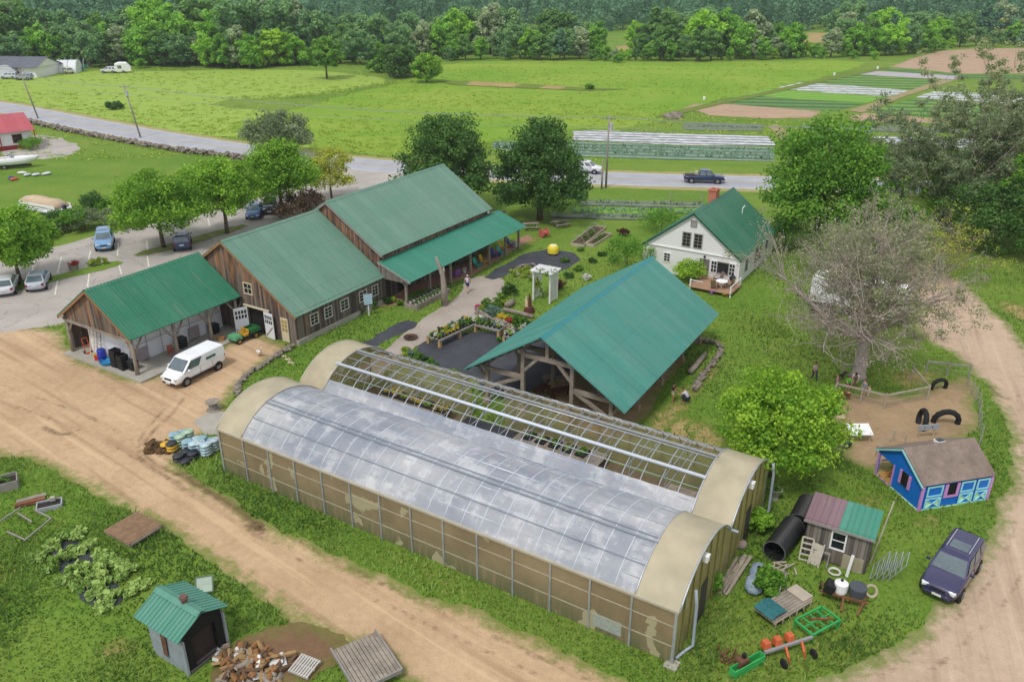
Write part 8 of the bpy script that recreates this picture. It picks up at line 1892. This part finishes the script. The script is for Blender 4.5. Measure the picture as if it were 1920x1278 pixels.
def field_growth():
    r_ = np.random.RandomState(8); cs = []
    line = [P(*q) for q in ((395, 188), (480, 184), (560, 182), (640, 172), (700, 162), (770, 154))]
    for a, b in zip(line, line[1:]):
        for i in range(int((b-a).length*1.6)): p = a.lerp(b, r_.rand()); cs.append((p.x+r_.normal()*.9, p.y+r_.normal()*.9, .4, .9, .2+.4*r_.rand()))
    qx, qy = r_.uniform(-300, 1560, 12500), r_.uniform(116, 300, 12500); pp = np.array([P(u, v)[:2] for u, v in zip(qx, qy)]); m = np.ones(len(pp), bool)
    for k in SHEETS_F: m &= ~inside(SHEETS_F[k], pp[:, 0], pp[:, 1])
    for x, y in pp[m]:
        t_ = .5+.3*math.sin(x*.06+y*.11)+.2*math.sin(y*.23-x*.05)
        if r_.rand() < t_: cs.append((x, y, .02, r_.uniform(.5, 1.2), np.clip(.45+.3*t_+r_.normal()*.2, 0, 1)))
    tag(mobj('meadow_growth', leaves_mesh('meadow_growth', cs, 14, .34, M_leaf('meadow_leaf', c('5f8a26'), c('a9bd50'), .3), 1, random.Random(2), flat=.75)), kind='stuff')
field_growth()
# ---------------------------------------------------------------- light
SUN_EL, SUN_AZ = 58, 212     # degrees; azimuth clockwise from +y: behind the camera to the left
w = bpy.data.worlds.new('World'); sc.world = w; w.use_nodes = True
nt = w.node_tree; nt.nodes.clear()
sky = nt.nodes.new('ShaderNodeTexSky'); sky.sky_type = 'NISHITA'; sky.sun_disc = False
sky.sun_elevation = R(SUN_EL); sky.sun_rotation = R(SUN_AZ); sky.dust_density = 3.0; sky.air_density = 1.0
# broken overcast: bright grey cloud over most of the blue
tc = nt.nodes.new('ShaderNodeTexCoord')
mp = nt.nodes.new('ShaderNodeMapping'); mp.inputs['Scale'].default_value = (1, 1, 2.2)
nz = nt.nodes.new('ShaderNodeTexNoise'); nz.inputs['Scale'].default_value = 2.6; nz.inputs['Detail'].default_value = 6
rp = nt.nodes.new('ShaderNodeMapRange'); rp.inputs['From Min'].default_value = .3; rp.inputs['From Max'].default_value = .6
rp.inputs['To Min'].default_value = .45; rp.inputs['To Max'].default_value = .95
mx = nt.nodes.new('ShaderNodeMix'); mx.data_type = 'RGBA'; mx.inputs[7].default_value = (11.5, 11.8, 12.4, 1)
bg = nt.nodes.new('ShaderNodeBackground'); bg.inputs['Strength'].default_value = .074
wo = nt.nodes.new('ShaderNodeOutputWorld')
L = nt.links.new
L(tc.outputs['Generated'], mp.inputs[0]); L(mp.outputs[0], nz.inputs['Vector']); L(nz.outputs['Fac'], rp.inputs['Value'])
L(rp.outputs[0], mx.inputs[0]); L(sky.outputs[0], mx.inputs[6]); L(mx.outputs[2], bg.inputs[0]); L(bg.outputs[0], wo.inputs[0])
sl = bpy.data.lights.new('sun', 'SUN'); sl.energy = 1.9; sl.angle = R(11); sl.color = (1, .96, .9)
so = bpy.data.objects.new('sun', sl); C.objects.link(so)
d = Vector((math.sin(R(SUN_AZ))*math.cos(R(SUN_EL)), math.cos(R(SUN_AZ))*math.cos(R(SUN_EL)), math.sin(R(SUN_EL))))
so.rotation_euler = d.to_track_quat('Z', 'Y').to_euler(); so.location = (0, 0, 200)
vs = sc.view_settings
vs.view_transform = 'Standard'; vs.look = 'None'; vs.exposure = 0.14; vs.gamma = 1.0; vs.use_curve_mapping = False
sc.render.engine = 'CYCLES'
sc.cycles.max_bounces = 6; sc.cycles.transparent_max_bounces = 12; sc.cycles.use_denoising = True
# ---------------------------------------------------------------- the pale air between here and the far trees
hz = bpy.data.materials.new('haze_air'); hz.use_nodes = True; ht = hz.node_tree; ht.nodes.clear()
pv = ht.nodes.new('ShaderNodeVolumePrincipled'); pv.inputs['Color'].default_value = (.86, .92, 1, 1); pv.inputs['Density'].default_value = .0002; pv.inputs['Anisotropy'].default_value = .2
ho = ht.nodes.new('ShaderNodeOutputMaterial'); ht.links.new(pv.outputs[0], ho.inputs['Volume'])
tag(MB().box(0, 2300, -3, 8600, 6200, 62).build('haze', hz), kind='stuff')
